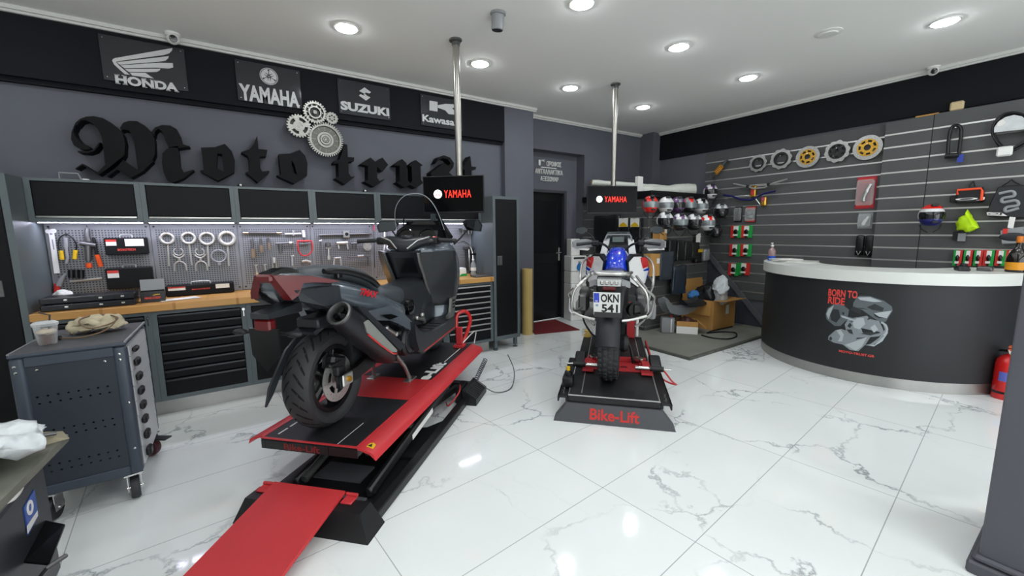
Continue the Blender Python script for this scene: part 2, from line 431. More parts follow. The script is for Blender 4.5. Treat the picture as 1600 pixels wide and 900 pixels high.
# ---------------------------------------------------------------- ceiling lights
def downlight(x, y, label, seen=True):
    t = thing('ceiling_downlight', label, 'ceiling light', (x, y, ZC), group='recessed ceiling downlights')
    bm = NB(); lathe(bm, [(.098, 0), (.096, -.008), (.084, -.01), (.082, -.002)], 28); obj('trim_ring', bm, M_WHITE, t)
    bm = NB(); lathe(bm, [(.082, -.003), (.075, -.014), (.05, -.022), (0, -.026)], 24, caps=False); obj('lens', bm, M_LENS, t)
    return t
for x, y, l in ((.918, 3.72, 'round white downlight in the ceiling between the winged sign and the left television pole'), (2.187, 3.76, 'round white downlight in the ceiling just right of the left television pole'),
                (3.42, 3.805, 'round white downlight in the ceiling midway between the two television poles'), (4.768, 3.84, 'round white downlight in the ceiling beyond the right television pole'),
                (2.27, 2.41, 'round white downlight cut by the top edge of the picture'), (3.525, 2.46, 'round white downlight in the ceiling in front of the right television pole'),
                (4.858, 2.507, 'round white downlight above the orange shock absorber end of the slat wall'), (4.94, 1.0, 'round white downlight above the reception counter')): downlight(x, y, l)
for y in (1.05, -.3, -1.65, -2.9):
    for x in (-.35, .95, 2.25, 3.55, 4.94):
        if (x, y) != (4.94, 1.05): downlight(x, y, 'round white downlight over the near part of the workshop')
for x, y in ((-.35, 2.4), (.95, 2.4), (-1.4, 3.75)): downlight(x, y, 'round white downlight over the near part of the workshop')
bm = NB(); lathe(bm, [(.1, 0), (.098, -.006), (.07, -.012), (.066, -.02), (0, -.022)], 28, caps=False)
single('smoke_detector', bm, M_WHITE, 'flat round grey-white unlit disc in the ceiling between two downlights', 'smoke detector', loc=(4.361, 1.6, ZC), ang=40)
t = thing('ceiling_spotlight', 'white tube-shaped spotlight with a dark lens, near the top edge of the ceiling', 'spotlight', (1.83, 2.86, ZC))
bm = NB(); lathe(bm, [(.06, 0), (.06, -.012), (.048, -.016), (.046, -.115), (.04, -.12)], 24, M=RXm(.12)); obj('body', bm, M_GREY, t)
bm = NB(); lathe(bm, [(.041, -.1205), (0, -.1225)], 24, M=RXm(.12), caps=False); obj('lens', bm, M_SATIN, t)
def dome_camera(p, rz, label):
    t = thing('security_camera', label, 'security camera', p, rz, group='dome security cameras')
    bm = NB(); lathe(bm, [(.055, 0), (.055, -.012), (.045, -.02), (.042, -.03)], 24); obj('mount', bm, M_WHITE, t)
    bm = NB(); ell(bm, (0, 0, -.045), .045, .045, .04); obj('ball', bm, M_WHITE, t)
    bm = NB(); lathe(bm, [(.027, 0), (.027, .02), (.02, .022), (0, .018)], 20, M=T(0, -.03, -.052) @ RXm(1.75), caps=False); obj('lens', bm, M_GLOSSB, t)
dome_camera((-.0 + onY(269, 50, 4.6).x, 4.6, ZC), .1, 'white dome camera under the ceiling above the winged sign')
p = onX(1458, 112, 6.2); dome_camera((6.2, p.y, ZC), -1.2, 'small white dome camera where the ceiling meets the right wall')
# ================================================================ WORKSHOP CABINETS
X0, PW = -1.19, .622
XS = [X0+PW*i for i in range(7)]
YP, YCF, YBF = 4.68, 4.42, 4.17      # pegboard face, wall cabinet front, base cabinet front
PLACE = ['first', 'second', 'third', 'fourth', 'fifth', 'sixth']
def wall_cabinet(x, i):
    t = thing('wall_cabinet', f'grey framed wall cabinet with a black flap door, {PLACE[i]} from the left in the row', 'wall cabinet', (x, YCF, 1.55), group='wall cabinets over the pegboards')
    d = YW-YCF-.003; h = .315; w_ = PW-.001
    bm = NB(); box(bm, 0, w_, .014, d, 0, .014); box(bm, 0, w_, .014, d, h-.014, h); box(bm, 0, .014, .014, d, .014, h-.014); box(bm, w_-.014, w_, .014, d, .014, h-.014); box(bm, .014, w_-.014, d-.012, d, .014, h-.014)
    f = .032
    box(bm, 0, w_, 0, .014, 0, .028); box(bm, 0, w_, 0, .014, h-.02, h); box(bm, 0, f, 0, .014, .028, h-.02); box(bm, w_-f, w_, 0, .014, .028, h-.02)
    obj('carcass', bm, M_CABF, t, ang=0)
    bm = NB(); box(bm, f+.003, w_-f-.003, .004, .016, .05, h-.023, bev=.003); dd = obj('door', bm, M_CABD, t)
    bm = NB(); box(bm, f+.003, w_-f-.003, -.006, .012, .03, .046, bev=.005, seg=2); obj('pull_bar', bm, M_ALU, dd)
    bm = NB(); box(bm, .02, w_-.02, .085, .12, -.004, 0); obj('strip_light', bm, M_STRIP, t, ang=0)
    return t
for i in range(6): wall_cabinet(XS[i], i)
def peg_material():
    mt = bpy.data.materials.new('perforated_steel'); mt.use_nodes = True; nt = mt.node_tree; b = nt.nodes['Principled BSDF']; N = nt.nodes.new; Lk = nt.links.new
    tc = N('ShaderNodeTexCoord'); sep = N('ShaderNodeSeparateXYZ'); Lk(tc.outputs['Object'], sep.inputs[0])
    def cell(ax):
        p = N('ShaderNodeMath'); p.operation = 'PINGPONG'; Lk(sep.outputs[ax], p.inputs[0]); p.inputs[1].default_value = .0095
        s = N('ShaderNodeMath'); s.operation = 'LESS_THAN'; Lk(p.outputs[0], s.inputs[0]); s.inputs[1].default_value = .0048
        return s
    a, c = cell(0), cell(1)
    mu = N('ShaderNodeMath'); mu.operation = 'MULTIPLY'; Lk(a.outputs[0], mu.inputs[0]); Lk(c.outputs[0], mu.inputs[1])
    # plain margin round the edge of each board
    def inside(ax, lo, hi):
        g = N('ShaderNodeMath'); g.operation = 'GREATER_THAN'; Lk(sep.outputs[ax], g.inputs[0]); g.inputs[1].default_value = lo
        l = N('ShaderNodeMath'); l.operation = 'LESS_THAN'; Lk(sep.outputs[ax], l.inputs[0]); l.inputs[1].default_value = hi
        m_ = N('ShaderNodeMath'); m_.operation = 'MULTIPLY'; Lk(g.outputs[0], m_.inputs[0]); Lk(l.outputs[0], m_.inputs[1]); return m_
    i1, i2 = inside(0, .03, PW-.03), inside(1, .04, .58)
    m3 = N('ShaderNodeMath'); m3.operation = 'MULTIPLY'; Lk(i1.outputs[0], m3.inputs[0]); Lk(i2.outputs[0], m3.inputs[1])
    m4 = N('ShaderNodeMath'); m4.operation = 'MULTIPLY'; Lk(mu.outputs[0], m4.inputs[0]); Lk(m3.outputs[0], m4.inputs[1])
    mx = N('ShaderNodeMix'); mx.data_type = 'RGBA'; Lk(m4.outputs[0], mx.inputs[0]); mx.inputs[6].default_value = lin('#7b7d80'); mx.inputs[7].default_value = lin('#303235')
    Lk(mx.outputs[2], b.inputs['Base Color']); b.inputs['Roughness'].default_value = .5
    return mt
M_PEG = peg_material()
for i in range(6):
    t = hang('pegboard', f'grey perforated steel tool board, {PLACE[i]} from the left above the wooden worktop', 'pegboard', (XS[i], YP+.02, .92), 'L', group='perforated tool boards')
    bm = NB(); box(bm, .001, PW-.001, 0, .628, 0, .02, bev=.002); obj('panel', bm, M_PEG, t)
    bm = NB()
    for x in (.025, PW-.025):
        for y in (.03, .6): lathe(bm, [(.0085, .019), (.0085, .022), (.004, .0225), (0, .022)], 12, M=T(x, y, 0), caps=False)
    obj('screws', bm, M_SATIN, t)
# worktop
def wood_material():
    mt = bpy.data.materials.new('beech_block'); mt.use_nodes = True; nt = mt.node_tree; b = nt.nodes['Principled BSDF']; N = nt.nodes.new; Lk = nt.links.new
    tc = N('ShaderNodeTexCoord'); mp = N('ShaderNodeMapping'); mp.inputs['Scale'].default_value = (1.2, 22, 22); Lk(tc.outputs['Object'], mp.inputs['Vector'])
    br = N('ShaderNodeTexBrick'); br.inputs['Scale'].default_value = 1; br.inputs['Color1'].default_value = lin('#d3a05c'); br.inputs['Color2'].default_value = lin('#c48f4b'); br.inputs['Mortar'].default_value = lin('#ad7a3c')
    br.inputs['Mortar Size'].default_value = .012; br.inputs['Brick Width'].default_value = .5; br.inputs['Row Height'].default_value = .9; Lk(mp.outputs[0], br.inputs['Vector'])
    n = N('ShaderNodeTexNoise'); n.inputs['Scale'].default_value = 3; Lk(mp.outputs[0], n.inputs['Vector'])
    mx = N('ShaderNodeMix'); mx.data_type = 'RGBA'; mx.blend_type = 'MULTIPLY'; mx.inputs[0].default_value = .25; Lk(br.outputs['Color'], mx.inputs[6]); Lk(n.outputs['Color'], mx.inputs[7])
    Lk(mx.outputs[2], b.inputs['Base Color']); b.inputs['Roughness'].default_value = .38
    return mt
M_WOOD = wood_material()
bm = NB(); box(bm, X0+.0, XS[6], 4.135, YP-.001, .862, .918, bev=.004)
single('worktop', bm, M_WOOD, 'long oak-coloured block worktop running under the tool boards', 'worktop')
# base units
def base_unit(x, kind, label, n=8, pull='dark'):
    t = thing('base_cabinet', label, 'base cabinet', (x, YBF, .13), group='base cabinets under the worktop')
    w_ = PW-.001; h = .732; d = .5; f = .036
    bm = NB(); box(bm, 0, w_, .012, d, 0, .014); box(bm, 0, .014, .012, d, .014, h); box(bm, w_-.014, w_, .012, d, .014, h); box(bm, .014, w_-.014, d-.012, d, .014, h); box(bm, .014, w_-.014, .012, d-.012, h-.014, h)
    box(bm, 0, w_, 0, .012, 0, .035); box(bm, 0, w_, 0, .012, h-.03, h); box(bm, 0, f, 0, .012, .035, h-.03); box(bm, w_-f, w_, 0, .012, .035, h-.03)
    obj('carcass', bm, M_CABF, t, ang=0)
    if kind == 'drawers':
        z1 = h-.033; hs = [(h-.068-.14)/(n-1)]*(n-1)+[.14]
        for k, hh in enumerate(hs):
            z0 = z1-hh
            bm = NB(); box(bm, f+.004, w_-f-.004, .0, .3, z0+.004, z1-.004, bev=.002); dd = obj('drawer', bm, M_CABD, t)
            bm = NB()
            if pull == 'dark':
                prism(bm, [(0, 0), (-.012, -.003), (-.014, -.012), (-.006, -.010), (0, -.022)], f+.006, w_-f-.006, M=Matrix(((0, 0, 1, 0), (1, 0, 0, 0), (0, 1, 0, z1-.004), (0, 0, 0, 1))))
                obj('pull', bm, mat('dark_pull', '#2a2d30', .3, metal=.3), dd, ang=20)
            else:
                prism(bm, [(0, 0), (-.014, -.002), (-.016, -.016), (-.006, -.018), (0, -.018)], f+.004, w_-f-.004, M=Matrix(((0, 0, 1, 0), (1, 0, 0, 0), (0, 1, 0, z1-.004), (0, 0, 0, 1))))
                obj('pull', bm, M_ALU, dd, ang=20)
            z1 = z0
        bm = NB(); cyl(bm, (w_-f/2, -.008, h-.05), (w_-f/2, .002, h-.05), .011); box(bm, w_-f/2-.003, w_-f/2+.003, -.01, -.006, h-.11, h-.05); obj('lock', bm, M_CHROME, t)
    else:
        bm = NB(); box(bm, f+.003, w_-f-.003, -.002, .014, .038, h-.033, bev=.003); obj('door', bm, M_CABD, t)
        bm = NB(); box(bm, w_-f-.05, w_-f-.02, -.014, -.002, h-.2, h-.1, bev=.004); obj('handle', bm, M_SATIN, t)
    return t
base_unit(XS[0], 'drawers', 'grey framed drawer cabinet half hidden behind the wheeled tool trolley', 8)
base_unit(XS[1], 'drawers', 'grey framed cabinet of black drawers in full view right of the tool trolley', 8)
base_unit(XS[2], 'door', 'grey framed cabinet with a plain black door behind the scooter tail')
base_unit(XS[3], 'door', 'grey framed cabinet with a plain black door hidden behind the scooter body')
base_unit(XS[4], 'door', 'grey framed cabinet with a plain black door behind the scooter front')
base_unit(XS[5], 'drawers', 'drawer cabinet with bright aluminium pulls at the right end of the worktop', 9, 'alu')
bm = NB(); box(bm, X0, XS[6]-.03, 4.235, 4.25, 0, .13)
for x in (-.13, 1.1): box(bm, x-.001, x+.001, 4.2335, 4.235, .002, .128)
struct('baseboard_cabinets', bm, M_STEEL, ang=0)
# tall cabinets
def tall_cabinet(x0, x1, label, latch, legs=True):
    t = thing('tall_cabinet', label, 'tall cabinet', (x0, 4.15, 0), group='tall steel cabinets')
    w_ = x1-x0; d = .62; zb, zt = .13, 1.86; f = .035
    bm = NB(); box(bm, 0, w_, .014, d, zb, zb+.015); box(bm, 0, .015, .014, d, zb+.015, zt-.015); box(bm, w_-.015, w_, .014, d, zb+.015, zt-.015); box(bm, 0, w_, .014, d, zt-.015, zt); box(bm, .015, w_-.015, d-.014, d, zb+.015, zt-.015)
    box(bm, 0, w_, 0, .014, zb, zb+.05); box(bm, 0, w_, 0, .014, zt-.035, zt); box(bm, 0, f, 0, .014, zb+.05, zt-.035); box(bm, w_-f, w_, 0, .014, zb+.05, zt-.035)
    obj('carcass', bm, M_CABF, t, ang=0)
    bm = NB(); box(bm, f+.003, w_-f-.003, -.002, .014, zb+.053, zt-.038, bev=.003); dd = obj('door', bm, M_CABD, t)
    bm = NB(); lx = w_-f-.09 if latch == 'R' else f+.05
    box(bm, lx-.035, lx+.035, -.008, -.002, 1.05, 1.16, bev=.004); box(bm, lx-.012, lx+.012, -.016, -.008, 1.07, 1.14, bev=.004); obj('latch', bm, M_DSTEEL, dd)
    for x in (.02, w_-.06):
        for y in (.03, d-.07):
            bm = NB(); box(bm, x, x+.04, y, y+.04, .03, zb, bev=.003); lathe(bm, [(.012, 0), (.03, 0), (.03, .01), (.01, .016), (.01, .03)], 12, M=T(x+.02, y+.02, 0)); obj('leg', bm, M_CABF, t)
    return t
tall_cabinet(-1.95, X0-.002, 'tall grey cabinet with a black door at the left end of the worktop', 'R')
tall_cabinet(2.545, 2.92, 'tall narrow grey cabinet with a black door at the right end of the worktop', 'L')
# ================================================================ WALL LETTERS AND SIGNS
YL = 4.64
def zp(pts, ox, oy, sc): return [(ox+x/sc, oy+y/sc) for x, y in pts]
def wall_letter(label, polys, hole=None, tilt=0):
    """polys in picture points -> black letter standing off the wall, built in its own place on the wall plane"""
    W3 = [[onY(x, y, YL) for x, y in p] for p in polys]; hl = [onY(x, y, YL) for x, y in hole] if hole else None
    xs = [p.x for q in W3 for p in q]; zs = [p.z for q in W3 for p in q]; ox, oz = min(xs), min(zs)
    ms = []
    for k, q in enumerate(W3):
        L = [[(p.x-ox, p.z-oz) for p in q]]
        if hl and k == 0: L.append([(p.x-ox, p.z-oz) for p in hl])
        ms.append(loops_mesh(L, YW-YL-.002))
    bm = join_meshes(ms)
    bmesh.ops.transform(bm, matrix=RXm(PI/2), verts=bm.verts)
    o = single('blackletter_letter', bm, M_LETTER, label, 'wall letter', 'black gothic shop name letters', loc=(ox, YW-.002, oz), ang=0)
    return o
M_LETTER = mat('letter_black', '#060608', .6, spec=.2)
z1 = lambda *p: zp(p, 100, 170, 6.923)
z2 = lambda *p: zp(p, 300, 190, 6.923)
z3 = lambda *p: zp(p, 510, 190, 6.154)
wall_letter('huge black gothic letter M with a looped swash, first of the shop name', [
    z1((100, 200), (125, 150), (170, 110), (240, 84), (320, 78), (420, 100), (510, 150), (580, 205), (640, 280), (662, 380), (655, 450), (630, 540), (450, 600), (440, 590), (432, 480), (405, 300), (365, 220), (300, 150), (230, 120), (180, 128), (140, 175), (118, 185)),
    z1((110, 185), (80, 250), (75, 330), (110, 400), (170, 430), (240, 445), (285, 436), (258, 398), (200, 372), (150, 330), (112, 280), (100, 235), (122, 190)),
    z1((150, 455), (245, 458), (320, 440), (375, 370), (392, 362), (372, 405), (330, 455), (260, 480), (150, 470)),
    z1((630, 538), (660, 450), (655, 500), (480, 640), (372, 716), (355, 706), (196, 608), (128, 655), (120, 648), (196, 592), (360, 695), (450, 598)),
    z1((605, 205), (640, 150), (700, 130), (790, 132), (880, 185), (945, 250), (980, 330), (985, 490), (950, 565), (800, 655), (785, 560), (765, 400), (745, 290), (700, 232), (640, 222), (618, 238)),
    z1((640, 553), (790, 655), (960, 555), (960, 570), (850, 680), (720, 748), (575, 655), (470, 735), (455, 728), (560, 640)),
    z1((945, 250), (985, 200), (1060, 175), (1150, 180), (1220, 220), (1255, 290), (1275, 380), (1360, 405), (1355, 412), (1240, 425), (1130, 412), (1100, 350), (1070, 255), (1020, 215), (985, 245), (975, 300)),
    z1((1240, 405), (1230, 430), (1245, 500), (1250, 610), (1290, 690), (1400, 656), (1408, 664), (1290, 755), (1180, 800), (1110, 760), (1075, 680), (1060, 580), (1065, 480), (1110, 435), (1180, 408))])
wall_letter('black gothic letter o with a slit eye beside the big M', [z2((95, 280), (250, 275), (355, 240), (430, 320), (465, 420), (460, 545), (280, 640), (110, 550), (85, 530), (125, 522), (112, 380))], z2((272, 345), (325, 350), (343, 540), (265, 505)))
wall_letter('black gothic letter t with a sharp spike, left of the wall gears', [z2((705, 150), (720, 295), (815, 305), (805, 372), (735, 378), (740, 500), (760, 540), (832, 530), (840, 545), (710, 655), (580, 550), (620, 535), (615, 400), (600, 370), (530, 330), (620, 300), (670, 240))])
wall_letter('black gothic letter o directly below the wall gears', [z2((940, 350), (1060, 345), (1165, 305), (1225, 370), (1250, 450), (1245, 590), (1105, 670), (950, 600), (920, 580), (965, 572), (948, 440))], z2((1075, 415), (1110, 470), (1135, 575), (1085, 545)))
wall_letter('black gothic letter t starting the second word, touching the largest wall gear', [z3((170, 215), (200, 222), (207, 340), (268, 345), (265, 382), (210, 386), (215, 500), (240, 532), (280, 524), (180, 605), (85, 545), (118, 530), (115, 402), (70, 405), (75, 378), (125, 365), (150, 300))])
wall_letter('black gothic letter r with a diamond ear', [z3((425, 345), (475, 390), (540, 345), (595, 415), (540, 482), (485, 432), (490, 540), (515, 575), (572, 548), (460, 628), (365, 575), (402, 560), (400, 425), (330, 410), (380, 375))])
wall_letter('black gothic letter u left of the left television', [z3((730, 360), (770, 400), (780, 560), (805, 592), (825, 570), (820, 432), (795, 420), (860, 370), (928, 420), (905, 432), (910, 560), (932, 590), (860, 640), (805, 607), (750, 635), (675, 585), (705, 570), (705, 424), (645, 422))])
wall_letter('black gothic letter s rising above the left television', [z3((1045, 405), (1080, 340), (1130, 323), (1190, 345), (1228, 400), (1220, 440), (1180, 490), (1215, 520), (1200, 590), (1130, 660), (1040, 620), (1060, 590), (1120, 610), (1150, 560), (1010, 520), (1005, 488), (1130, 398), (1175, 425), (1195, 400), (1165, 362), (1120, 350), (1075, 375))])
wall_letter('black gothic letter t at the end of the shop name, behind the left pole', [z3((1385, 330), (1395, 432), (1440, 436), (1435, 462), (1395, 466), (1402, 600), (1430, 622), (1370, 662), (1310, 622), (1335, 602), (1330, 462), (1290, 452), (1340, 400))])
# ---- gears
def gear_outline(r0_, r1_, n, duty=.5):
    L = []
    for k in range(n):
        a = 2*PI*k/n; s = PI/n
        L += [(r0_*math.cos(a-s*.62), r0_*math.sin(a-s*.62)), (r1_*math.cos(a-s*.36), r1_*math.sin(a-s*.36)), (r1_*math.cos(a+s*.36), r1_*math.sin(a+s*.36)), (r0_*math.cos(a+s*.62), r0_*math.sin(a+s*.62))]
    return L
M_GEAR = mat('cast_silver', '#8f8e88', .36, metal=.8, noise=(30, .12))
M_GEARD = mat('cast_dark', '#3a3b38', .5, metal=.5)
gz = lambda x, y: onY(420+x/8.18, 150+y/8.18, 4.62)
c0 = gz(735, 550)
gt = hang('gear_ornament', 'silver wall ornament of four meshing gears above the shop name', 'wall ornament', (c0.x, YW-.001, c0.z), 'L')
def sector(r1, r2, a0, a1, n=8): return [(r1*math.cos(a0+(a1-a0)*k/n), r1*math.sin(a0+(a1-a0)*k/n)) for k in range(n+1)] + [(r2*math.cos(a1-(a1-a0)*k/n), r2*math.sin(a1-(a1-a0)*k/n)) for k in range(n+1)]
for px, py, rp, n, zf, kind in ((735, 550, 222, 46, .13, 'big'), (592, 205, 148, 26, .15, 'ring'), (390, 375, 155, 24, .14, 'spoke'), (815, 275, 78, 14, .13, 'wheel')):
    c = gz(px, py); R = abs(gz(px+rp, py).x-c.x); o2 = (c.x-c0.x, c.z-c0.z)
    loops = [gear_outline(R*.88, R, n)]
    if kind == 'spoke':
        loops += [sector(R*.46, R*.74, k*PI/2+.32+PI/4*0+.25, (k+1)*PI/2-.07) for k in range(4)]
    elif kind == 'wheel':
        loops += [sector(R*.3, R*.56, k*PI/3+.18, (k+1)*PI/3-.18, 4) for k in range(6)]
    elif kind == 'ring': loops += [circ(R*.76, 36)]
    else: loops += [circ(R*.8, 48)]
    ms = [loops_mesh(loops, .03, .002)]; pl_ = []
    if kind == 'ring':
        ms += [loops_mesh([circ(R*.56, 32), circ(R*.44, 32)], .034)]
        for k in range(10): a = k*PI/5; mm = loops_mesh([circ(R*.07, 8, R*.66*math.cos(a), R*.66*math.sin(a))], .02); ms.append(mm)
    if kind == 'big':
        pl_ += [loops_mesh([circ(R*.8, 40), circ(R*.5, 32)], .012), loops_mesh([circ(R*.5, 32)], .008)]; ms += [loops_mesh([circ(R*.46, 32), circ(R*.34, 32)], .022), loops_mesh([circ(R*.3, 24), circ(R*.2, 24)], .03)]
        ms += [loops_mesh([[(R*.52*math.cos(a-.02), R*.52*math.sin(a-.02)), (R*.78*math.cos(a-.012), R*.78*math.sin(a-.012)), (R*.78*math.cos(a+.012), R*.78*math.sin(a+.012)), (R*.52*math.cos(a+.02), R*.52*math.sin(a+.02))]], .016) for a in [k*PI/6 for k in range(12)]]
    ms += [loops_mesh([circ(R*.16, 20)]+[sector(R*.06, R*.12, k*PI/3+.2, (k+1)*PI/3-.2, 3) for k in range(6)], .036)]
    if kind == 'spoke': ms += [loops_mesh([circ(R*.36, 28), circ(R*.27, 28)], .036)]
    bm = join_meshes(ms)
    bmesh.ops.transform(bm, matrix=T(o2[0], o2[1], zf-.03), verts=bm.verts)
    g = obj('gear', bm, M_GEAR, gt, ang=30)
    if pl_: bm = join_meshes(pl_); bmesh.ops.transform(bm, matrix=T(o2[0], o2[1], zf-.03), verts=bm.verts); obj('gear_face', bm, mat('cast_mid', '#5f5f59', .45, metal=.7, noise=(40, .25)), g, ang=30)
    bm = NB(); lathe(bm, [(R*.8, zf-.034), (R*.8, zf-.026), (0, zf-.026)], 32, M=T(o2[0], o2[1], 0), caps=True)
    lathe(bm, [(.02, 0), (.02, zf-.03)], 10, M=T(o2[0], o2[1], 0)); obj('back_disc', bm, M_GEARD, g)
# ---- acrylic signs
M_ACRY = mat('smoked_acrylic', '#2f3135', .08, coat=.4)
M_VINYL = mat('silver_vinyl', '#c6c7c6', .35)
M_VINYLD = mat('dark_vinyl', '#2a2b2e', .4)
def sign(name, label, cx0, cy0, cx1, cy1):
    """corners top-left, bottom-right in the picture"""
    a, b = onY(cx0, cy0, YB), onY(cx1, cy1, YB); w_, h_ = b.x-a.x, a.z-b.z
    t = hang(name, label, 'sign', (a.x, YB-.001, b.z), 'L', group='acrylic motorcycle brand signs')
    bm = NB(); box(bm, 0, w_, 0, h_, .012, .018, bev=.0015); obj('plate', bm, M_ACRY, t)
    for x in (.025, w_-.025):
        for y in (.025, h_-.025):
            bm = NB(); lathe(bm, [(.006, 0), (.006, .021), (.004, .024), (0, .024)], 10, M=T(x, y, 0), caps=False); obj('standoff', bm, M_CHROME, t)
    return t, w_, h_
def poly_px(parts, px0, sc, a, depth=.003, z=.018):
    pass
# winged sign
t, W_, H_ = sign('brand_sign', 'dark acrylic sign with a silver wing over a five-letter name', 153, 53, 295, 144)
A0 = onY(153, 53, YB); B0 = onY(295, 144, YB)
def loc_(px, py): p = onY(px, py, YB); return (p.x-A0.x, p.z-B0.z)
def hz(*pts): return [loc_(150+x/8.18, 40+y/8.18) for x, y in pts]
feath = [hz((215, 460), (225, 440), (250, 428), (980, 300), (975, 330), (940, 365), (870, 388), (300, 465), (262, 475), (300, 520), (440, 640), (375, 632), (240, 510)),
         hz((275, 480), (935, 402), (925, 430), (890, 460), (820, 472), (320, 512), (295, 500)),
         hz((320, 520), (800, 486), (985, 490), (990, 545), (930, 560), (790, 548), (370, 556)),
         hz((375, 568), (830, 562), (815, 585), (780, 602), (700, 605), (430, 604)),
         hz((440, 614), (640, 616), (745, 688), (470, 648))]
bm = join_meshes([loops_mesh([f], .004) for f in feath]); bmesh.ops.transform(bm, matrix=T(0, 0, .018), verts=bm.verts); obj('wing_emblem', bm, M_VINYL, t, ang=0)
p = loc_(150+650/8.18, 40+725/8.18)
p0, p1 = loc_(180, 122), loc_(279, 136)
SER = text_mesh('HONDA', .99*(p1[0]-p0[0]), .072, .004, .045)
bm = NB(); bm.from_mesh(SER)
wl = p1[0]-p0[0]; xb = [-.5, -.3, -.1, .1, .3]
for cx, sw, tb in ((-.462, .075, 3), (-.352, .075, 3), (-.045, .06, 3), (.075, .06, 3), (.145, .05, 3), (.33, .07, 2), (.465, .07, 2)):
    if tb & 1: box(bm, (cx-sw/2)*wl, (cx+sw/2)*wl, .03, .036, 0, .004)
    if tb & 2: box(bm, (cx-sw/2)*wl, (cx+sw/2)*wl, -.036, -.03, 0, .004)
bmesh.ops.transform(bm, matrix=T((p0[0]+p1[0])/2, (p0[1]+p1[1])/2-.012, .018), verts=bm.verts)
obj('lettering', bm, M_VINYL, t, ang=0)
def tuning_fork(R, parent, cx, cy, z, m_disc, m_mark):
    bm = join_meshes([loops_mesh([circ(R, 40), circ(R*.93, 40)], .003), loops_mesh([circ(R*.86, 40)], .002)])
    bmesh.ops.transform(bm, matrix=T(cx, cy, z), verts=bm.verts); e = obj('emblem_disc', bm, m_disc, parent, ang=0)
    bm = NB()
    for k in range(3):
        a = PI/2+k*2*PI/3
        box(bm, R*.05, R*.8, -R*.035, R*.035, .0021, .004, M=T(cx, cy, z) @ RZ(a))
        for s in (-1, 1):
            box(bm, -R*.5, R*.28, -R*.03, R*.03, .0021, .0038, M=T(cx, cy, z) @ RZ(a) @ T(0, s*R*.12, 0) )
        prism(bm, [(R*.55, 0), (R*.75, R*.12), (R*.84, 0), (R*.75, -R*.12)], .0021, .004, M=T(cx, cy, z) @ RZ(a))
    bm2 = bm; obj('fork_mark', bm2, m_mark, e, ang=0)
t, W_, H_ = sign('brand_sign', 'dark acrylic sign with a tuning-fork roundel over silver capitals', 366, 93, 472, 171)
A0 = onY(366, 93, YB); B0 = onY(472, 171, YB)
c = loc_(420, 120.5); tuning_fork(.075, t, c[0], c[1], .018, M_VINYL, M_VINYLD)
p0, p1 = loc_(374, 146), loc_(467, 154); text('lettering', 'YAMAHA', t, ((p0[0]+p1[0])/2, (p0[1]+p1[1])/2-.005, .018), M_VINYL, w=p1[0]-p0[0], h=.145, bold=.04)
t, W_, H_ = sign('brand_sign', 'dark acrylic sign with an angular S emblem over silver capitals', 526, 123, 610, 189)
A0 = onY(526, 123, YB); B0 = onY(610, 189, YB)
sz = lambda *pts: [loc_(350+x/4, y/4) for x, y in pts]
bm = join_meshes([loops_mesh([sz((875, 550), (915, 580), (905, 588), (885, 582), (868, 592), (912, 612), (885, 632), (840, 600), (850, 592), (870, 600), (888, 596), (842, 572))], .003)])
bmesh.ops.transform(bm, matrix=T(0, 0, .018), verts=bm.verts); obj('s_emblem', bm, M_VINYL, t, ang=0)
p0, p1 = loc_(531.5, 165), loc_(607, 175); text('lettering', 'SUZUKI', t, ((p0[0]+p1[0])/2, (p0[1]+p1[1])/2-.004, .018), M_VINYL, w=p1[0]-p0[0], h=.088, bold=.05)
t, W_, H_ = sign('brand_sign', 'dark acrylic sign with a big K emblem, partly behind the left pole', 655.5, 147, 722, 205)
A0 = onY(655.5, 147, YB); B0 = onY(722, 205, YB)
bm = join_meshes([loops_mesh([sz((1280, 632), (1330, 640), (1330, 700), (1280, 692))], .003), loops_mesh([sz((1332, 660), (1380, 652), (1440, 655), (1470, 662), (1420, 680), (1470, 722), (1400, 716), (1378, 692), (1332, 676))], .003)])
bmesh.ops.transform(bm, matrix=T(0, 0, .018), verts=bm.verts); obj('k_emblem', bm, M_VINYL, t, ang=0)
p0, p1 = loc_(659, 183), loc_(719, 194); text('lettering', 'Kawasaki', t, ((p0[0]+p1[0])/2, (p0[1]+p1[1])/2-.004, .018), M_VINYL, w=p1[0]-p0[0], h=.078, bold=.03)
# ---- Greek floor directory by the door
a = onY(858, 268, YN)
t = hang('door_lettering', 'three lines of white Greek letters above the dark door', 'lettering', (a.x, YN-.001, a.z), 'L')
def gl(body, x, y, w_, h_):
    p = onY(x, y, YN); q = onY(x+w_, y, YN)
    text('lettering_line', body, t, (p.x-a.x, p.z-a.z, .004), M_WHITE, w=q.x-p.x, h=h_, depth=.018, bold=.004)
gl('ΟΡΟΦΟΣ', 864.5, 256.8, 22, .08); gl('1', 842, 254.2, 2.6, .08); gl('ος', 847.6, 251.5, 5, .035)
gl('ΑΝΤΑΛΛΑΚΤΙΚΑ', 857, 269, 41, .075); gl('ΑΞΕΣΟΥΑΡ', 857.5, 280, 27, .07)
p = onY(857, 262.5, YN); bm = NB(); box(bm, p.x-a.x-.155, p.x-a.x+.15, p.z-a.z-.006, p.z-a.z+.006, 0, .016); obj('underline', bm, M_WHITE, t, ang=0)
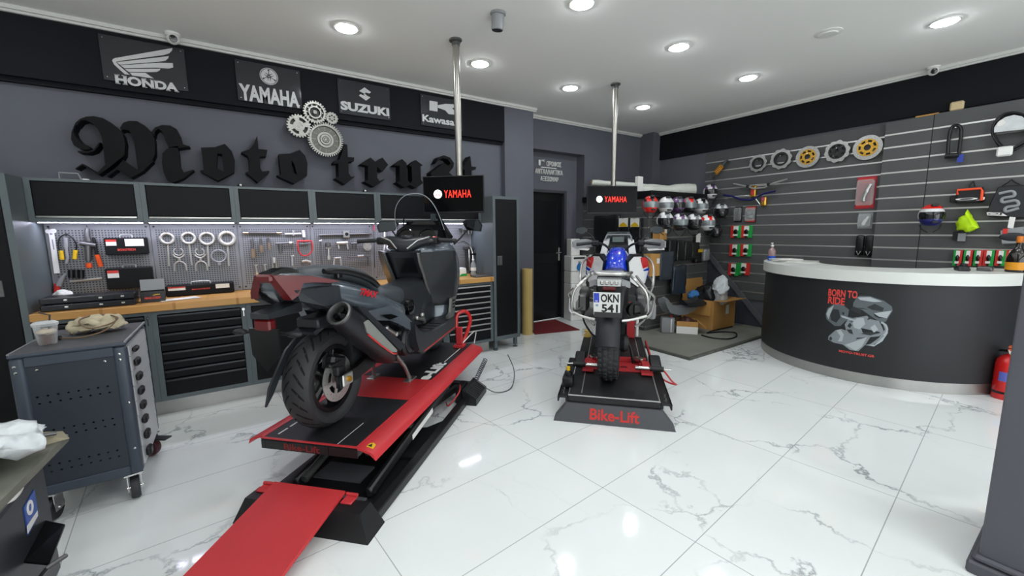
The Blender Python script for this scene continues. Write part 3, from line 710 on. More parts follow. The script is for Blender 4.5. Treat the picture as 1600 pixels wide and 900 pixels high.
# ================================================================ MOTORCYCLE LIFTS
M_LBLK = mat('lift_black', '#17181a', .4, noise=(6, .1))
M_DECK = mat('deck_rubber', '#1b1c1f', .55, bump=(150, .15), noise=(2, .25))
M_REDP = mat('ramp_red', '#b92f33', .45, noise=(3, .1), bump=(200, .05))
def checker_material():
    mt = bpy.data.materials.new('checker_plate_red'); mt.use_nodes = True; nt = mt.node_tree; b = nt.nodes['Principled BSDF']; N = nt.nodes.new; Lk = nt.links.new
    tc = N('ShaderNodeTexCoord'); ck = N('ShaderNodeTexChecker'); ck.inputs['Scale'].default_value = 45; Lk(tc.outputs['Object'], ck.inputs[0])
    wv = N('ShaderNodeTexBrick'); wv.inputs['Scale'].default_value = 26; wv.inputs['Mortar Size'].default_value = .04; Lk(tc.outputs['Object'], wv.inputs['Vector'])
    bp = N('ShaderNodeBump'); bp.inputs['Strength'].default_value = .8; bp.inputs['Distance'].default_value = .003; Lk(wv.outputs['Fac'], bp.inputs['Height']); Lk(bp.outputs[0], b.inputs['Normal'])
    b.inputs['Base Color'].default_value = lin('#b92f33'); b.inputs['Roughness'].default_value = .35
    return mt
M_CHK = checker_material()
def block_mesh(x0, x1, y0, y1, ins, h):
    bm = NB(); a = [(x0, y0, 0), (x1, y0, 0), (x1, y1, 0), (x0, y1, 0)]
    b = [(x0+.035, y0+ins, h), (x1-.03, y0+ins, h), (x1-.03, y1-ins, h), (x0+.035, y1-ins, h)]
    loft(bm, [a, b]); return bm
# ---- raised lift under the scooter.  local x along the deck, y to its left
A1 = math.radians(44)
L1 = thing('motorcycle_lift', 'raised scissor lift with red side wings, carrying the dark grey scooter', 'motorcycle lift', (.25, 2.345, 0), A1)
ZD = .335
bm = block_mesh(-.245, -.085, -.48, .275, .055, .125); obj('base_block', bm, M_LBLK, L1, ang=0)
bm = NB()
for y0, y1 in ((-.45, -.39), (.15, .24)): box(bm, -.1, 1.75, y0, y1, .0, .055, bev=.006)
box(bm, 1.68, 1.75, -.39, .15, 0, .055); box(bm, .42, .5, -.39, .15, 0, .05)
obj('base_frame', bm, M_LBLK, L1, ang=0)
bm = NB(); prism(bm, [(-.09, -.39), (1.0, -.39), (.86, -.3), (.8, -.1), (.86, .08), (1.0, .15), (-.09, .15)], .004, .028); obj('base_pan', bm, M_LBLK, L1, ang=0)
bm = NB(); box(bm, -.08, .02, -.32, .1, .03, .04); box(bm, .14, .3, -.2, .1, .03, .04); obj('base_plate', bm, mat('plate_grey', '#6f7076', .4, metal=.4), L1, ang=0)
def arm(y, xa, za, xb, zb):
    bm = NB(); L = math.hypot(xb-xa, zb-za); a = math.atan2(zb-za, xb-xa)
    box(bm, -.03, L+.03, -.018, .018, -.032, .032, bev=.01, M=T(xa, y, za) @ RY(-a)); cyl(bm, (xa, y-.025, za), (xa, y+.025, za), .018); cyl(bm, (xb, y-.025, zb), (xb, y+.025, zb), .018)
    return obj('scissor_arm', bm, M_LBLK, L1, ang=40)
for y in (-.33, .12): arm(y, .05, .07, 1.45, ZD-.075)
for y in (-.29, .08): arm(y, 1.5, .075, .12, ZD-.075)
bm = NB(); box(bm, .52, .86, -.3495, -.3485, .127, .165, M=None); bmesh.ops.transform(bm, matrix=T(.69, 0, .146) @ RY(-.11) @ T(-.69, 0, -.146), verts=bm.verts); obj('data_plate', bm, M_PAPER, L1, ang=0)
bm = NB(); cyl(bm, (.02, .06, .1), (.45, .06, .2), .022); cyl(bm, (.45, .06, .2), (.75, .06, .26), .012); obj('hydraulic_ram', bm, M_DSTEEL, L1)
DT0, DT1 = -.295, .30    # deck right and left edges in y
bm = NB(); box(bm, 0, 2.05, DT0, DT1, ZD-.055, ZD-.006, bev=.003); obj('deck_frame', bm, M_LBLK, L1, ang=0)
bm = NB(); box(bm, .012, 2.04, DT0+.014, DT1-.014, ZD-.006, ZD); dk = obj('deck_surface', bm, M_DECK, L1, ang=0)
bm = NB(); box(bm, 0, .01, DT0, DT1, ZD-.006, ZD+.001); box(bm, .01, 2.05, DT0, DT0+.012, ZD-.006, ZD+.001); box(bm, .01, 2.05, DT1-.012, DT1, ZD-.006, ZD+.001); obj('edge_trim', bm, M_RED, L1, ang=0)
bm = NB(); box(bm, .62, 1.0, DT0+.014, DT1-.014, ZD, ZD+.003, bev=.001); obj('drop_plate', bm, M_CHK, L1, ang=0)
bm = NB()
box(bm, -.004, 0, -.12, .12, ZD-.06, ZD-.012); box(bm, -.004, 0, -.295, -.125, ZD-.06, ZD-.012); box(bm, -.004, 0, .125, .295, ZD-.06, ZD-.012)
obj('end_cover', bm, M_LBLK, L1, ang=0)
Mface = Matrix(((0, 0, -1, 0), (-1, 0, 0, 0), (0, 1, 0, 0), (0, 0, 0, 1)))       # lettering that looks back along -x
M_LRED = mat('lettering_red', '#c22a26', .5)
text('end_lettering', 'Bike-Lift', L1, (-.0042, .04, ZD-.036), mat('lettering_dull_red', '#7c1f1f', .5), w=.22, h=.036, depth=.001, M=Mface, bold=.02)
Mdeck = Matrix(((1, 0, 0, 0), (0, 1, 0, 0), (0, 0, 1, 0), (0, 0, 0, 1)))
text('deck_lettering', 'e-Lift', dk, (1.2, DT0+.085, ZD+.0004), M_WHITE, w=.42, h=.1, depth=.001, bold=.05)
bm = NB(); box(bm, 1.44, 2.0, DT0+.07, DT0+.078, ZD, ZD+.0012)
for k in range(6): box(bm, .05+.09*k, .12+.09*k, DT1-.075, DT1-.066, ZD, ZD+.0012)
box(bm, .0125, .26, DT0+.125, DT0+.128, ZD, ZD+.001)
split_obj('marking_line', bm, M_WHITE, dk, ang=0)
def wing(sgn, x0, x1, name='side_wing'):
    bm = NB(); y0 = DT0 if sgn < 0 else DT1
    sec = [(0, -.002), (.01, .0), (.075, -.018), (.094, -.03), (.104, -.06), (.092, -.05), (.07, -.03), (.01, -.012), (0, -.012)]
    loft(bm, [[(x, y0+sgn*a, ZD+b) for a, b in sec] for x in (x0, x0+.02, x1)])
    return obj(name, bm, M_RED, L1, ang=40)
wr = wing(-1, -.005, 2.02); wing(1, .02, 2.02)
bm = NB(); prism(bm, [(.03, -.026), (.07, -.02), (.08, .0), (.058, .022), (.03, .018)], 0, .0012, M=T(.0, DT0-.045, ZD-.0105) @ RXm(.24)); 
wl_ = obj('warning_sticker', bm, M_YELLOW, wr, ang=0, label='yellow warning sticker')
bm = NB(); prism(bm, [(.04, -.012), (.068, 0), (.04, .012)], .0013, .002, M=T(.0, DT0-.045, ZD-.0105) @ RXm(.24)); obj('warning_mark', bm, M_BLACK, wl_, ang=0)
# ramp leaf hinged to the base block, lying on the floor
bm = NB(); box(bm, -.85, 0, -.28, .14, -.016, 0, bev=.004, M=T(-.1, 0, .158) @ RY(-.19)); rp = obj('ramp', bm, M_REDP, L1, ang=40)
for y in (-.315, .175):
    bm = NB(); box(bm, -.16, -.1, y-.03, y+.03, .125, .135, bev=.003); cyl(bm, (-.1, y-.03, .14), (-.1, y+.03, .14), .009)
    obj('ramp_hinge', bm, M_RED, rp, ang=40)
# foot pedal unit with its coiled hose
def L1w(s, t, z=0): v = Matrix.Rotation(A1, 4, 'Z') @ Vector((s, -t, z)); return Vector((v.x+.25, v.y+2.345, z))
p = L1w(1.5, .5)
t = thing('foot_pedal_unit', 'black ribbed foot pedal box on the floor beside the raised lift', 'pedal unit', p, A1)
bm = NB(); loft(bm, [[(-.16, -.03, 0), (.16, -.03, 0), (.16, .09, 0), (-.16, .09, 0)], [(-.16, -.03, .05), (.16, -.03, .05), (.16, .09, .13), (-.16, .09, .13)]]); obj('housing', bm, M_LBLK, t, ang=0)
bm = NB()
for k in range(9): box(bm, -.15+.0335*k, -.135+.0335*k, -.03, .088, .0, .008, M=T(0, 0, .0515) @ T(0, -.03, 0) @ RXm(.588) @ T(0, .03, 0))
obj('ribs', bm, M_RUBBER, t, ang=0)
bm = NB(); box(bm, -.14, .02, .1, .16, .0, .15, bev=.008); obj('valve_box', bm, M_BLACK, t)
bm = NB(); tube(bm, curvepts([(-.1, .13, .15), (-.22, .1, .13), (-.3, .16, .05), (-.2, .22, .03)]), .006); obj('red_lead', bm, M_RED, t, label='short red air lead')
p = L1w(1.62, .44)
bm = NB(); n = 110; a0 = Vector((0, 0, .11)); a1 = Vector((.18, .12, .25))
tube(bm, [a0.lerp(a1, k/n)+Vector((.02*math.cos(k*.72), .02*math.sin(k*.72), .006*math.sin(k*.72))) for k in range(n+1)], .0035, 6)
single('coiled_hose', bm, mat('hose_blue', '#1c2238', .4), 'dark blue coiled air hose from the pedal box up to the raised deck', 'hose', loc=p)
bm = NB(); tube(bm, curvepts([(0, 0, .12), (.12, -.1, .02), (.3, -.1, .015), (.42, .02, .12), (.40, .1, .27)], 10), .005, 6)
single('control_cable', bm, M_DSTEEL, 'thin grey cable looping from the pedal box to the raised deck', 'cable', loc=L1w(1.6, .46))
# ---- lowered lift under the white and blue bike
A2 = math.radians(42.5)
L2 = thing('motorcycle_lift', 'lowered black scissor lift under the white and blue motorcycle, red lettering on its sill', 'motorcycle lift', (2.24, 1.99, 0), A2)
Z2 = .2
bm = block_mesh(0, .14, -.445, .445, .1, .14); obj('base_block', bm, mat('lift_grey', '#47484c', .45, noise=(6, .06)), L2, ang=0)
sl = math.atan2(.035, .14)
text('sill_lettering', 'Bike-Lift', L2, (0, 0, 0), mat('lettering_red', '#c22a26', .5), w=.36, h=.085, depth=.0015, bold=.025, M=T(.0178, -.01, .073) @ RY(sl) @ Mface)
bm = NB()
for s in (-1, 1): box(bm, .14, 1.85, s*.3-.03, s*.3+.03, 0, .06, bev=.005)
box(bm, 1.75, 1.85, -.3, .3, 0, .06); obj('base_frame', bm, M_LBLK, L2, ang=0)
for y in (-.24, .24):
    bm = NB(); box(bm, .2, 1.6, y-.018, y+.018, .065, .12, bev=.006); obj('scissor_arm', bm, M_LBLK, L2)
bm = NB(); box(bm, .05, 1.95, -.335, .335, Z2-.055, Z2-.006, bev=.003); obj('deck_frame', bm, M_LBLK, L2, ang=0)
bm = NB(); box(bm, .058, 1.94, -.325, .325, Z2-.006, Z2); dk = obj('deck_surface', bm, M_DECK, L2, ang=0)
bm = NB(); box(bm, .05, .058, -.335, .335, Z2-.006, Z2+.001); box(bm, .058, 1.95, -.335, -.328, Z2-.006, Z2+.001)
box(bm, .1, 1.9, .235, .243, Z2, Z2+.0012); box(bm, .9, 1.9, -.26, -.252, Z2, Z2+.0012)
obj('edge_trim', bm, M_ALU, L2, ang=0)
for s in (-1, 1):
    bm = NB(); box(bm, .05, 1.05, s*.345, s*.42, Z2-.03, Z2-.018, bev=.002); box(bm, .05, 1.05, s*.41, s*.42, Z2-.06, Z2-.018); box(bm, .06, .1, s*.335, s*.36, Z2-.06, Z2-.03); box(bm, .95, 1.0, s*.335, s*.36, Z2-.06, Z2-.03)
    wg = obj('side_wing', bm, M_LBLK, L2, ang=0)
    for x in (.15, .22):
        bm = NB(); cyl(bm, (x, s*.385, Z2-.018), (x, s*.385, Z2-.006), .01); obj('bolt', bm, M_CHROME, wg)
bm = NB()
for s in (-1,): box(bm, 1.1, 1.75, s*.355, s*.372, Z2-.02, Z2+.018, bev=.004)
obj('side_rail', bm, M_RED, L2)
# wheel clamp on the deck of the second lift
t = thing('wheel_clamp', 'red wheel clamp with two screw handles across the rear of the lowered lift', 'wheel clamp', L2.matrix_basis @ Vector((.66, 0, Z2+.001)), A2)
bm = NB(); box(bm, 0, .3, -.31, .24, 0, .012, bev=.003); box(bm, .26, .3, -.3, .23, .012, .05, bev=.004); obj('base_plate', bm, M_RED, t)
text('plate_lettering', 'Bike-Lift', t, (.1, .0, .0125), M_LBLK, w=.26, h=.045, depth=.001, M=RZ(-PI/2), bold=.03)
for s in (-1, 1):
    y0 = s*.25-.035
    bm = NB(); box(bm, -.1, .2, y0-.05, y0+.05, .012, .03, bev=.004); box(bm, -.02, .12, y0-.03, y0+.04, .03, .075, bev=.006); obj('slide', bm, M_RED, t)
    bm = NB(); cyl(bm, (-.09, y0-s*.09, .075), (-.09, y0+s*.19, .075), .0085); cyl(bm, (-.09, y0-s*.1, .075), (-.09, y0+s*.01, .075), .017); hd = obj('screw_handle', bm, M_CHROME, t)
    bm = NB(); cyl(bm, (-.09, y0+s*.02, .075), (-.09, y0+s*.13, .075), .023); obj('grip_sleeve', bm, M_BLACK, hd)
    bm = NB(); box(bm, .02, .22, y0+s*.03, y0+s*.13, .04, .085, bev=.012, M=T(.1, 0, .06) @ RY(-.25) @ T(-.1, 0, -.06)); obj('jaw', bm, M_LBLK, t)
    bm = NB(); lathe(bm, [(.045, 0), (.045, .012), (.02, .016), (0, .016)], 20, M=T(.24, s*.2-.03, .05), caps=False); obj('locking_disc', bm, M_CHROME, t)
bm = NB(); tube(bm, curvepts([(0, -.28, .05), (-.02, -.4, .06), (.02, -.5, -.06), (.1, -.55, -.12), (.15, -.45, -.1), (.2, -.3, .03)], 8), .008, 6); obj('air_hose', bm, M_RED, t)
p = L2.matrix_basis @ Vector((.28, .36, Z2-.015))
t = thing('foot_pump', 'small black pump with a yellow cap on the near left corner of the lowered lift', 'pump', p, A2)
bm = NB(); box(bm, -.07, .07, -.045, .045, 0, .09, bev=.02, seg=2); lathe(bm, [(.03, .09), (.03, .12), (.015, .13)], 12); obj('body', bm, M_BLACK, t)
bm = NB(); lathe(bm, [(.016, .13), (.016, .16), (0, .165)], 12, caps=False); obj('cap', bm, M_YELLOW, t)
p = L2.matrix_basis @ Vector((1.86, .29, Z2))
t = thing('yellow_spool', 'yellow and clear plastic spool at the far left corner of the lowered lift', 'spool', p)
bm = NB(); lathe(bm, [(.045, 0), (.045, .03), (.025, .035), (.025, .05), (.04, .055), (.04, .075), (0, .078)], 16, caps=False); obj('reel', bm, M_YELLOW, t)
bm = NB(); lathe(bm, [(.06, 0), (.066, .05), (.06, .09), (.05, .1)], 18, caps=False); obj('clear_cover', bm, glass('clear_plastic', '#dfe6e6', .1, .12), t)
# red front wheel chock
p = L2.matrix_basis @ Vector((1.88, -.2, Z2))
t = thing('wheel_chock', 'red and white upright wheel vice at the front end of the lowered lift', 'wheel vice', p, A2)
bm = NB(); box(bm, -.02, .05, -.05, .05, 0, .42, bev=.01); obj('column', bm, M_RED, t)
bm = NB(); box(bm, -.03, .05, -.09, -.055, .02, .4, bev=.01); obj('jaw', bm, M_WHITE, t)
# ================================================================ SCOOTER on the raised lift
M_BODY = mat('scooter_grey', '#59626a', .24, metal=.25, coat=.7)
M_TRIM = mat('scooter_trim', '#25282c', .38, coat=.15)
M_SEAT = mat('seat_vinyl', '#3f4449', .45, bump=(120, .12))
M_TAIL = mat('tail_light_red', '#5a0b10', .3, coat=.25)
M_ENG = mat('engine_black', '#1a1b1d', .5, metal=.3)
SB = L1.matrix_basis @ Vector((.22, .03, ZD))
SC = thing('scooter', 'large dark grey maxi scooter with red tail lights on the raised red lift', 'scooter', SB, A1)
def tyre_mesh(R, rim, wd, n=56):
    bm = NB(); h = wd/2
    prof = [(rim, -h*.62), (rim+.012, -h*.8), (rim+(R-rim)*.35, -h), (rim+(R-rim)*.62, -h*.98), (R-.024, -h*.78), (R-.008, -h*.42), (R, 0), (R-.008, h*.42), (R-.024, h*.78), (rim+(R-rim)*.62, h*.98), (rim+(R-rim)*.35, h), (rim+.012, h*.8), (rim, h*.62)]
    lathe(bm, prof, n, caps=False)
    return bm, h
def tread_r(R, h, z):   # radius of the tread surface at sideways position z
    P = [(0, R), (h*.42, R-.008), (h*.78, R-.024), (h*.98, R-.05)]
    z = abs(z)
    for (a, ra), (b, rb) in zip(P, P[1:]):
        if z <= b: return ra+(rb-ra)*(z-a)/(b-a)
    return P[-1][1]
def road_tyre(R, rim, wd):
    bm, h = tyre_mesh(R, rim, wd)
    for k in range(24):
        a0 = 2*PI*k/24
        for s, ph in ((-1, 0), (1, .13)):
            pr = None
            for j in range(7):
                u = j/6; z = s*h*(.08+.78*u); a = a0+ph+.32*u**1.3; wv = .005*(1-abs(u-.5)*.9)/R*2.2
                rr = tread_r(R, h, z)+.0007
                q = [bm.verts.new((rr*math.cos(a+d), rr*math.sin(a+d), z)) for d in (-wv, wv)]
                if pr: f = bm.faces.new((pr[0], pr[1], q[1], q[0])); f.material_index = 1
                pr = q
    return bm
M_GROOVE = mat('tread_groove', '#050505', .9)
MY = RXm(PI/2)
def alloy(parent, c, R_rim, wd, spokes=5, m=None, disc=(-1,), disc_r=.133, R=.285, knobby=False):
    wh = thing('wheel', None, None, c); wh.parent = parent
    bm = road_tyre(R, R_rim, wd) if not knobby else knob_tyre(R, R_rim, wd)
    bmesh.ops.transform(bm, matrix=MY, verts=bm.verts); obj('tyre', bm, [M_RUBBER, M_GROOVE], wh, ang=50, fix=False)
    bm = NB(); h = wd*.36
    lathe(bm, [(R_rim+.004, -h), (R_rim+.006, -h+.008), (R_rim-.012, -h+.014), (R_rim-.022, -h*.4), (R_rim-.022, h*.4), (R_rim-.012, h-.014), (R_rim+.006, h-.008), (R_rim+.004, h), (R_rim-.02, h-.004), (R_rim-.03, h*.4), (R_rim-.03, -h*.4), (R_rim-.02, -h+.004), (R_rim+.004, -h)], 48, caps=False)
    lathe(bm, [(.045, -.05), (.05, -.03), (.05, .03), (.045, .05)], 20)
    for k in range(spokes):
        for d in (-.11, .11):
            a = 2*PI*k/spokes+d
            box(bm, .035, R_rim-.018, -.0105, .0105, -.015, .015, bev=.004, M=RZ(2*PI*k/spokes+d*.55) @ T(0, .018*(1 if d > 0 else -1), 0))
    bmesh.ops.transform(bm, matrix=MY, verts=bm.verts); obj('rim', bm, m or M_SATIN, wh)
    for s in disc:
        ls = [circ(disc_r, 48), circ(disc_r*.66, 40)]
        for k in range(24):
            a = 2*PI*k/24; rr = disc_r*(.75 if k % 2 else .88); ls.append(circ(.0035, 6, rr*math.cos(a), rr*math.sin(a)))
        me = loops_mesh(ls, .005); bm = join_meshes([me])
        for k in range(6):
            a = k*PI/3; box(bm, .05, disc_r*.7, -.012, .012, .0005, .0045, M=RZ(a+.2))
        lathe(bm, [(.058, 0), (.058, .006), (.03, .006)], 24, caps=False)
        bmesh.ops.transform(bm, matrix=T(0, s*.075, 0) @ MY, verts=bm.verts); obj('brake_disc', bm, M_ALU, wh)
    return wh
alloy(SC, (0, 0, .285), .19, .165, 5)
alloy(SC, (1.575, 0, .285), .19, .12, 5, disc=(-1, 1))
# swing arm, caliper, axle
bm = NB()
for s in (-1, 1):
    loft(bm, [[(-.07, s*.115, .25), (-.07, s*.14, .25), (-.07, s*.14, .315), (-.07, s*.115, .315)], [(.1, s*.115, .25), (.1, s*.145, .25), (.1, s*.145, .325), (.1, s*.115, .325)], [(.5, s*.12, .31), (.5, s*.16, .31), (.5, s*.16, .43), (.5, s*.12, .43)]])
box(bm, .36, .5, -.12, .12, .32, .42, bev=.01); obj('swing_arm', bm, M_SATIN, SC)
bm = NB(); box(bm, -.05, .045, -.15, -.138, .25, .32, bev=.006); obj('axle_plate', bm, M_ALU, SC)
bm = NB(); cyl(bm, (0, -.15, .285), (0, -.166, .285), .013, 6); cyl(bm, (0, -.15, .285), (0, -.158, .285), .017, 20); obj('axle_nut', bm, M_GOLD, SC)
bm = NB(); box(bm, -.1, .03, -.125, -.07, .36, .43, bev=.014, M=T(-.03, 0, .39) @ RY(.35) @ T(.03, 0, -.39)); box(bm, -.13, -.02, -.13, -.09, .385, .41, bev=.008); box(bm, -.05, .02, -.12, -.08, .31, .37, bev=.008); obj('brake_caliper', bm, M_BLACK, SC)
# side bodywork: tail, flanks
def body_sec(x, w_, zt, zb, sh=.62, tuck=.72, mid=.55):
    zm = zb+(zt-zb)*mid
    hs = [(0, zt), (w_*sh*.7, zt-.002), (w_*sh, zt-.01), (w_*.93, zm+(zt-zm)*.45), (w_, zm), (w_*.94, zb+(zm-zb)*.4), (w_*tuck, zb), (w_*tuck*.5, zb-.004)]
    return [(x, -y, z) for y, z in hs] + [(x, y, z) for y, z in hs[:0:-1]]
bm = NB()
loft(bm, [body_sec(*a) for a in ((-.37, .05, .915, .865), (-.34, .10, .93, .83), (-.25, .145, .925, .775), (-.12, .185, .90, .725), (.02, .215, .865, .675), (.18, .24, .82, .625), (.32, .245, .76, .59), (.46, .24, .70, .545), (.6, .22, .655, .49), (.72, .18, .63, .45))])
obj('tail_fairing', bm, M_BODY, SC, ang=180, sub=2)
for s in (-1, 1):   # dark under-panels and lower boomerang
    bm = NB(); q = [(-.335, .115, .845), (-.22, .165, .852), (-.11, .192, .84), (-.1, .195, .745), (-.2, .165, .745), (-.315, .115, .79)]
    loft(bm, [[(x, s*(y+.014), z) for x, y, z in q], [(x, s*(y-.03), z) for x, y, z in q]]); obj('under_panel', bm, M_TRIM, SC, ang=0)
    bm = NB(); q = [(.1, .24, .66), (.3, .262, .66), (.5, .258, .57), (.64, .25, .48), (.6, .25, .43), (.46, .255, .50), (.3, .26, .565), (.14, .245, .60)]
    loft(bm, [[(x, s*y, z) for x, y, z in q], [(x, s*(y-.05), z) for x, y, z in q]]); obj('side_cover', bm, M_BODY, SC, ang=30)
    bm = NB(); q = [(.2, .262, .62), (.31, .268, .605), (.4, .268, .57), (.28, .268, .575)]
    loft(bm, [[(x, s*y, z) for x, y, z in q], [(x, s*(y-.01), z) for x, y, z in q]]); obj('side_slot', bm, M_GLOSSB, SC, ang=0)
    bm = NB(); tube(bm, curvepts([(-.14, s*.14, .918), (-.03, s*.168, .91), (.1, s*.19, .875), (.2, s*.2, .835), (.26, s*.215, .79)], 6), [.014]*2+[.019]*21+[.016]*2, 10); box(bm, -.06, -.02, s*.14, s*.17, .87, .91, bev=.006); obj('grab_rail', bm, M_SATIN, SC)
    bm = NB(); q = [(-.385, .035, .92), (-.33, .092, .918), (-.25, .14, .905), (-.16, .178, .88), (-.1, .195, .862), (-.17, .18, .862), (-.25, .15, .874), (-.3, .128, .876), (-.325, .118, .82), (-.35, .10, .80), (-.365, .085, .835)]
    loft(bm, [[(x, s*(y+.016), z) for x, y, z in q], [(x, s*(y-.03), z) for x, y, z in q]]); obj('tail_light', bm, M_TAIL, SC, ang=30)
bm = NB(); box(bm, -.392, -.36, -.045, .045, .885, .925, bev=.01); obj('tail_light', bm, M_TAIL, SC)
bm = NB(); loft(bm, [[(-.375, -.04, .915), (-.375, .04, .915), (-.375, .035, .93), (-.375, -.035, .93)], [(-.29, -.05, .92), (-.29, .05, .92), (-.29, .03, .948), (-.29, -.03, .948)], [(-.2, -.05, .91), (-.2, .05, .91), (-.2, .04, .932), (-.2, -.04, .932)]]); obj('tail_cap', bm, M_GLOSSB, SC)
# red badge on the flank
me = text_mesh('TMAX', .17, .04, .002, .03, .35)
me.transform(Matrix(((1, 0, 0, 0), (0, 0, -1, 0), (0, 1, 0, 0), (0, 0, 0, 1)))); me.transform(RY(.27)); me.transform(RZ(-.07)); me.transform(T(.12, -.2385, .765))
obj('flank_badge', me, mat('badge_red', '#c2202a', .4), SC, ang=0)
# seats
def seat_sec(x, w_, zt, zb): 
    hs = [(0, zt), (w_*.5, zt-.004), (w_*.85, zt-.022), (w_, zt-.055), (w_*.96, zb)]
    return [(x, -y, z) for y, z in hs]+[(x, y, z) for y, z in hs[:0:-1]]
bm = NB(); loft(bm, [seat_sec(*a) for a in ((-.2, .05, .925, .9), (-.12, .11, .938, .87), (.05, .15, .942, .84), (.2, .165, .922, .79), (.3, .165, .885, .74), (.36, .16, .83, .7), (.4, .155, .78, .68))]); obj('pillion_seat', bm, M_SEAT, SC, ang=180, sub=2)
bm = NB(); loft(bm, [seat_sec(*a) for a in ((.36, .165, .80, .66), (.44, .185, .775, .63), (.56, .185, .755, .6), (.7, .16, .735, .56), (.8, .12, .72, .56), (.84, .10, .70, .56))]); obj('rider_seat', bm, M_SEAT, SC, ang=180, sub=2)
# centre tunnel, foot boards, engine
bm = NB()
def tun(x, w_, zt, zb): return [(x, -w_, zb), (x, -w_*1.02, (zt+zb)/2), (x, -w_*.8, zt-.02), (x, -w_*.3, zt), (x, w_*.3, zt), (x, w_*.8, zt-.02), (x, w_*1.02, (zt+zb)/2), (x, w_, zb)]
loft(bm, [tun(.72, .14, .69, .46), (tun(.85, .15, .72, .40)), tun(1.0, .155, .73, .38), tun(1.15, .15, .745, .38), tun(1.32, .14, .78, .38)]); obj('centre_tunnel', bm, M_TRIM, SC, ang=50)
for s in (-1, 1):
    bm = NB(); q = [(.6, .49), (.68, .42), (.78, .365), (1.0, .35), (1.22, .35), (1.36, .40), (1.42, .46), (1.43, .30), (1.40, .235), (1.1, .225), (.74, .215), (.66, .26), (.62, .36)]
    loft(bm, [[(x, s*.13, z) for x, z in q], [(x, s*.27, z) for x, z in q], [(x, s*.285, z-.01 if z > .3 else z+.01) for x, z in q]]); fb = obj('foot_board', bm, M_TRIM, SC, ang=30)
    bm = NB(); loft(bm, [[(.74, s*.287, .235), (.74, s*.287, .243), (.74, s*.28, .243), (.74, s*.28, .235)], [(1.41, s*.289, .262), (1.41, s*.289, .27), (1.41, s*.28, .27), (1.41, s*.28, .262)]]); obj('red_pinstripe', bm, M_REDG, fb, ang=0)
    bm = NB()
    for k in range(6): box(bm, .8+.09*k, .85+.09*k, s*.16, s*.25, .352, .358, bev=.002)
    obj('foot_rubber', bm, M_RUBBER, fb, ang=0)
    bm = NB(); q = [(1.27, .50), (1.33, .56), (1.43, .55), (1.37, .39), (1.24, .385), (1.3, .41)]
    q = [(1.235, .40), (1.30, .42), (1.335, .54), (1.43, .56), (1.40, .40), (1.37, .375), (1.24, .375)]
    loft(bm, [[(x, s*.292, z) for x, z in q], [(x, s*.27, z) for x, z in q]]); fp = obj('foot_vent_plate', bm, M_STEEL, SC, ang=0)
    bm = NB()
    for k in range(3): box(bm, 1.35+.0*k, 1.415, s*.2925, s*.2935, .45+.03*k, .462+.03*k)
    obj('vent_slots', bm, M_GLOSSB, fp, ang=0)
bm = NB(); box(bm, .12, .74, -.11, .11, .24, .60, bev=.04, seg=2); box(bm, .5, 1.3, -.12, .12, .2, .4, bev=.03); obj('engine_block', bm, M_ENG, SC)
for s in (-1, 1):
    bm = NB(); lathe(bm, [(.115, .0), (.115, .05), (.1, .065), (.085, .06), (.08, .07), (.06, .075), (.05, .066), (.02, .07), (0, .07)], 32, M=T(.64, s*.17, .345) @ RXm(PI/2*(-s)), caps=False); cv = obj('transmission_cover', bm, mat('cover_black', '#232528', .35, metal=.3), SC)
    bm = NB(); lathe(bm, [(.088, .066), (.088, .072), (.083, .072), (.083, .066)], 32, M=T(.64, s*.17, .345) @ RXm(PI/2*(-s)), caps=False); obj('cover_ring', bm, M_DSTEEL, cv)
bm = NB()
for p, q in (((.36, -.2, .50), (.48, -.2, .43)), ((.48, -.2, .43), (.56, -.19, .42)), ((.98, -.17, .46), (1.02, -.17, .39)), ((.9, -.16, .45), (1.02, -.17, .41))): cyl(bm, p, q, .014); ell(bm, p, .02, .02, .02)
obj('foot_peg_bracket', bm, M_STEEL, SC)
bm = NB(); lathe(bm, [(.06, 0), (.058, .03), (.03, .045), (0, .048)], 24, M=T(.78, -.15, .56) @ RXm(PI/2), caps=False); obj('reservoir', bm, M_GLOSSB, SC)
# exhaust
bm = NB(); ax = [(-.165, -.235, .70), (-.09, -.238, .642), (.03, -.238, .548), (.16, -.232, .45), (.27, -.22, .365), (.36, -.2, .305), (.5, -.16, .26)]
tube(bm, ax, [.066, .08, .083, .08, .068, .045, .028], 24, caps=False); ex = obj('exhaust_muffler', bm, mat('muffler_grey', '#2d2f32', .38, metal=.6), SC)
dirv = (Vector(ax[1])-Vector(ax[0])).normalized(); Mq = Vector((0, 0, 1)).rotation_difference(-dirv).to_matrix().to_4x4()
bm = NB(); lathe(bm, [(.066, -.005), (.067, .012), (.058, .016), (.05, 0), (.047, -.04), (.0, -.045)], 28, M=T(*ax[0]) @ Mq, caps=False); obj('end_cap', bm, M_DSTEEL, ex)
bm = NB()
for k in range(3): a = k*2*PI/3; cyl(bm, Vector(ax[0])+dirv*.04+Mq @ Vector((.024*math.cos(a), .024*math.sin(a), 0)), Vector(ax[0])+dirv*.0+Mq @ Vector((.024*math.cos(a), .024*math.sin(a), 0)), .015)
obj('outlet_pipes', bm, M_GLOSSB, ex)
def slab(nm, q, y0, y1, m, par):
    bm = NB(); loft(bm, [[(x, y0, z) for x, z in q], [(x, y1, z) for x, z in q]]); return obj(nm, bm, m, par, ang=30)
hs_ = slab('heat_shield', [(-.085, .64), (-.04, .644), (.129, .501), (.26, .389), (.259, .373), (.183, .399), (-.015, .543), (-.059, .58)], -.322, -.30, mat('heat_shield', '#8f928c', .45, metal=.3), ex)
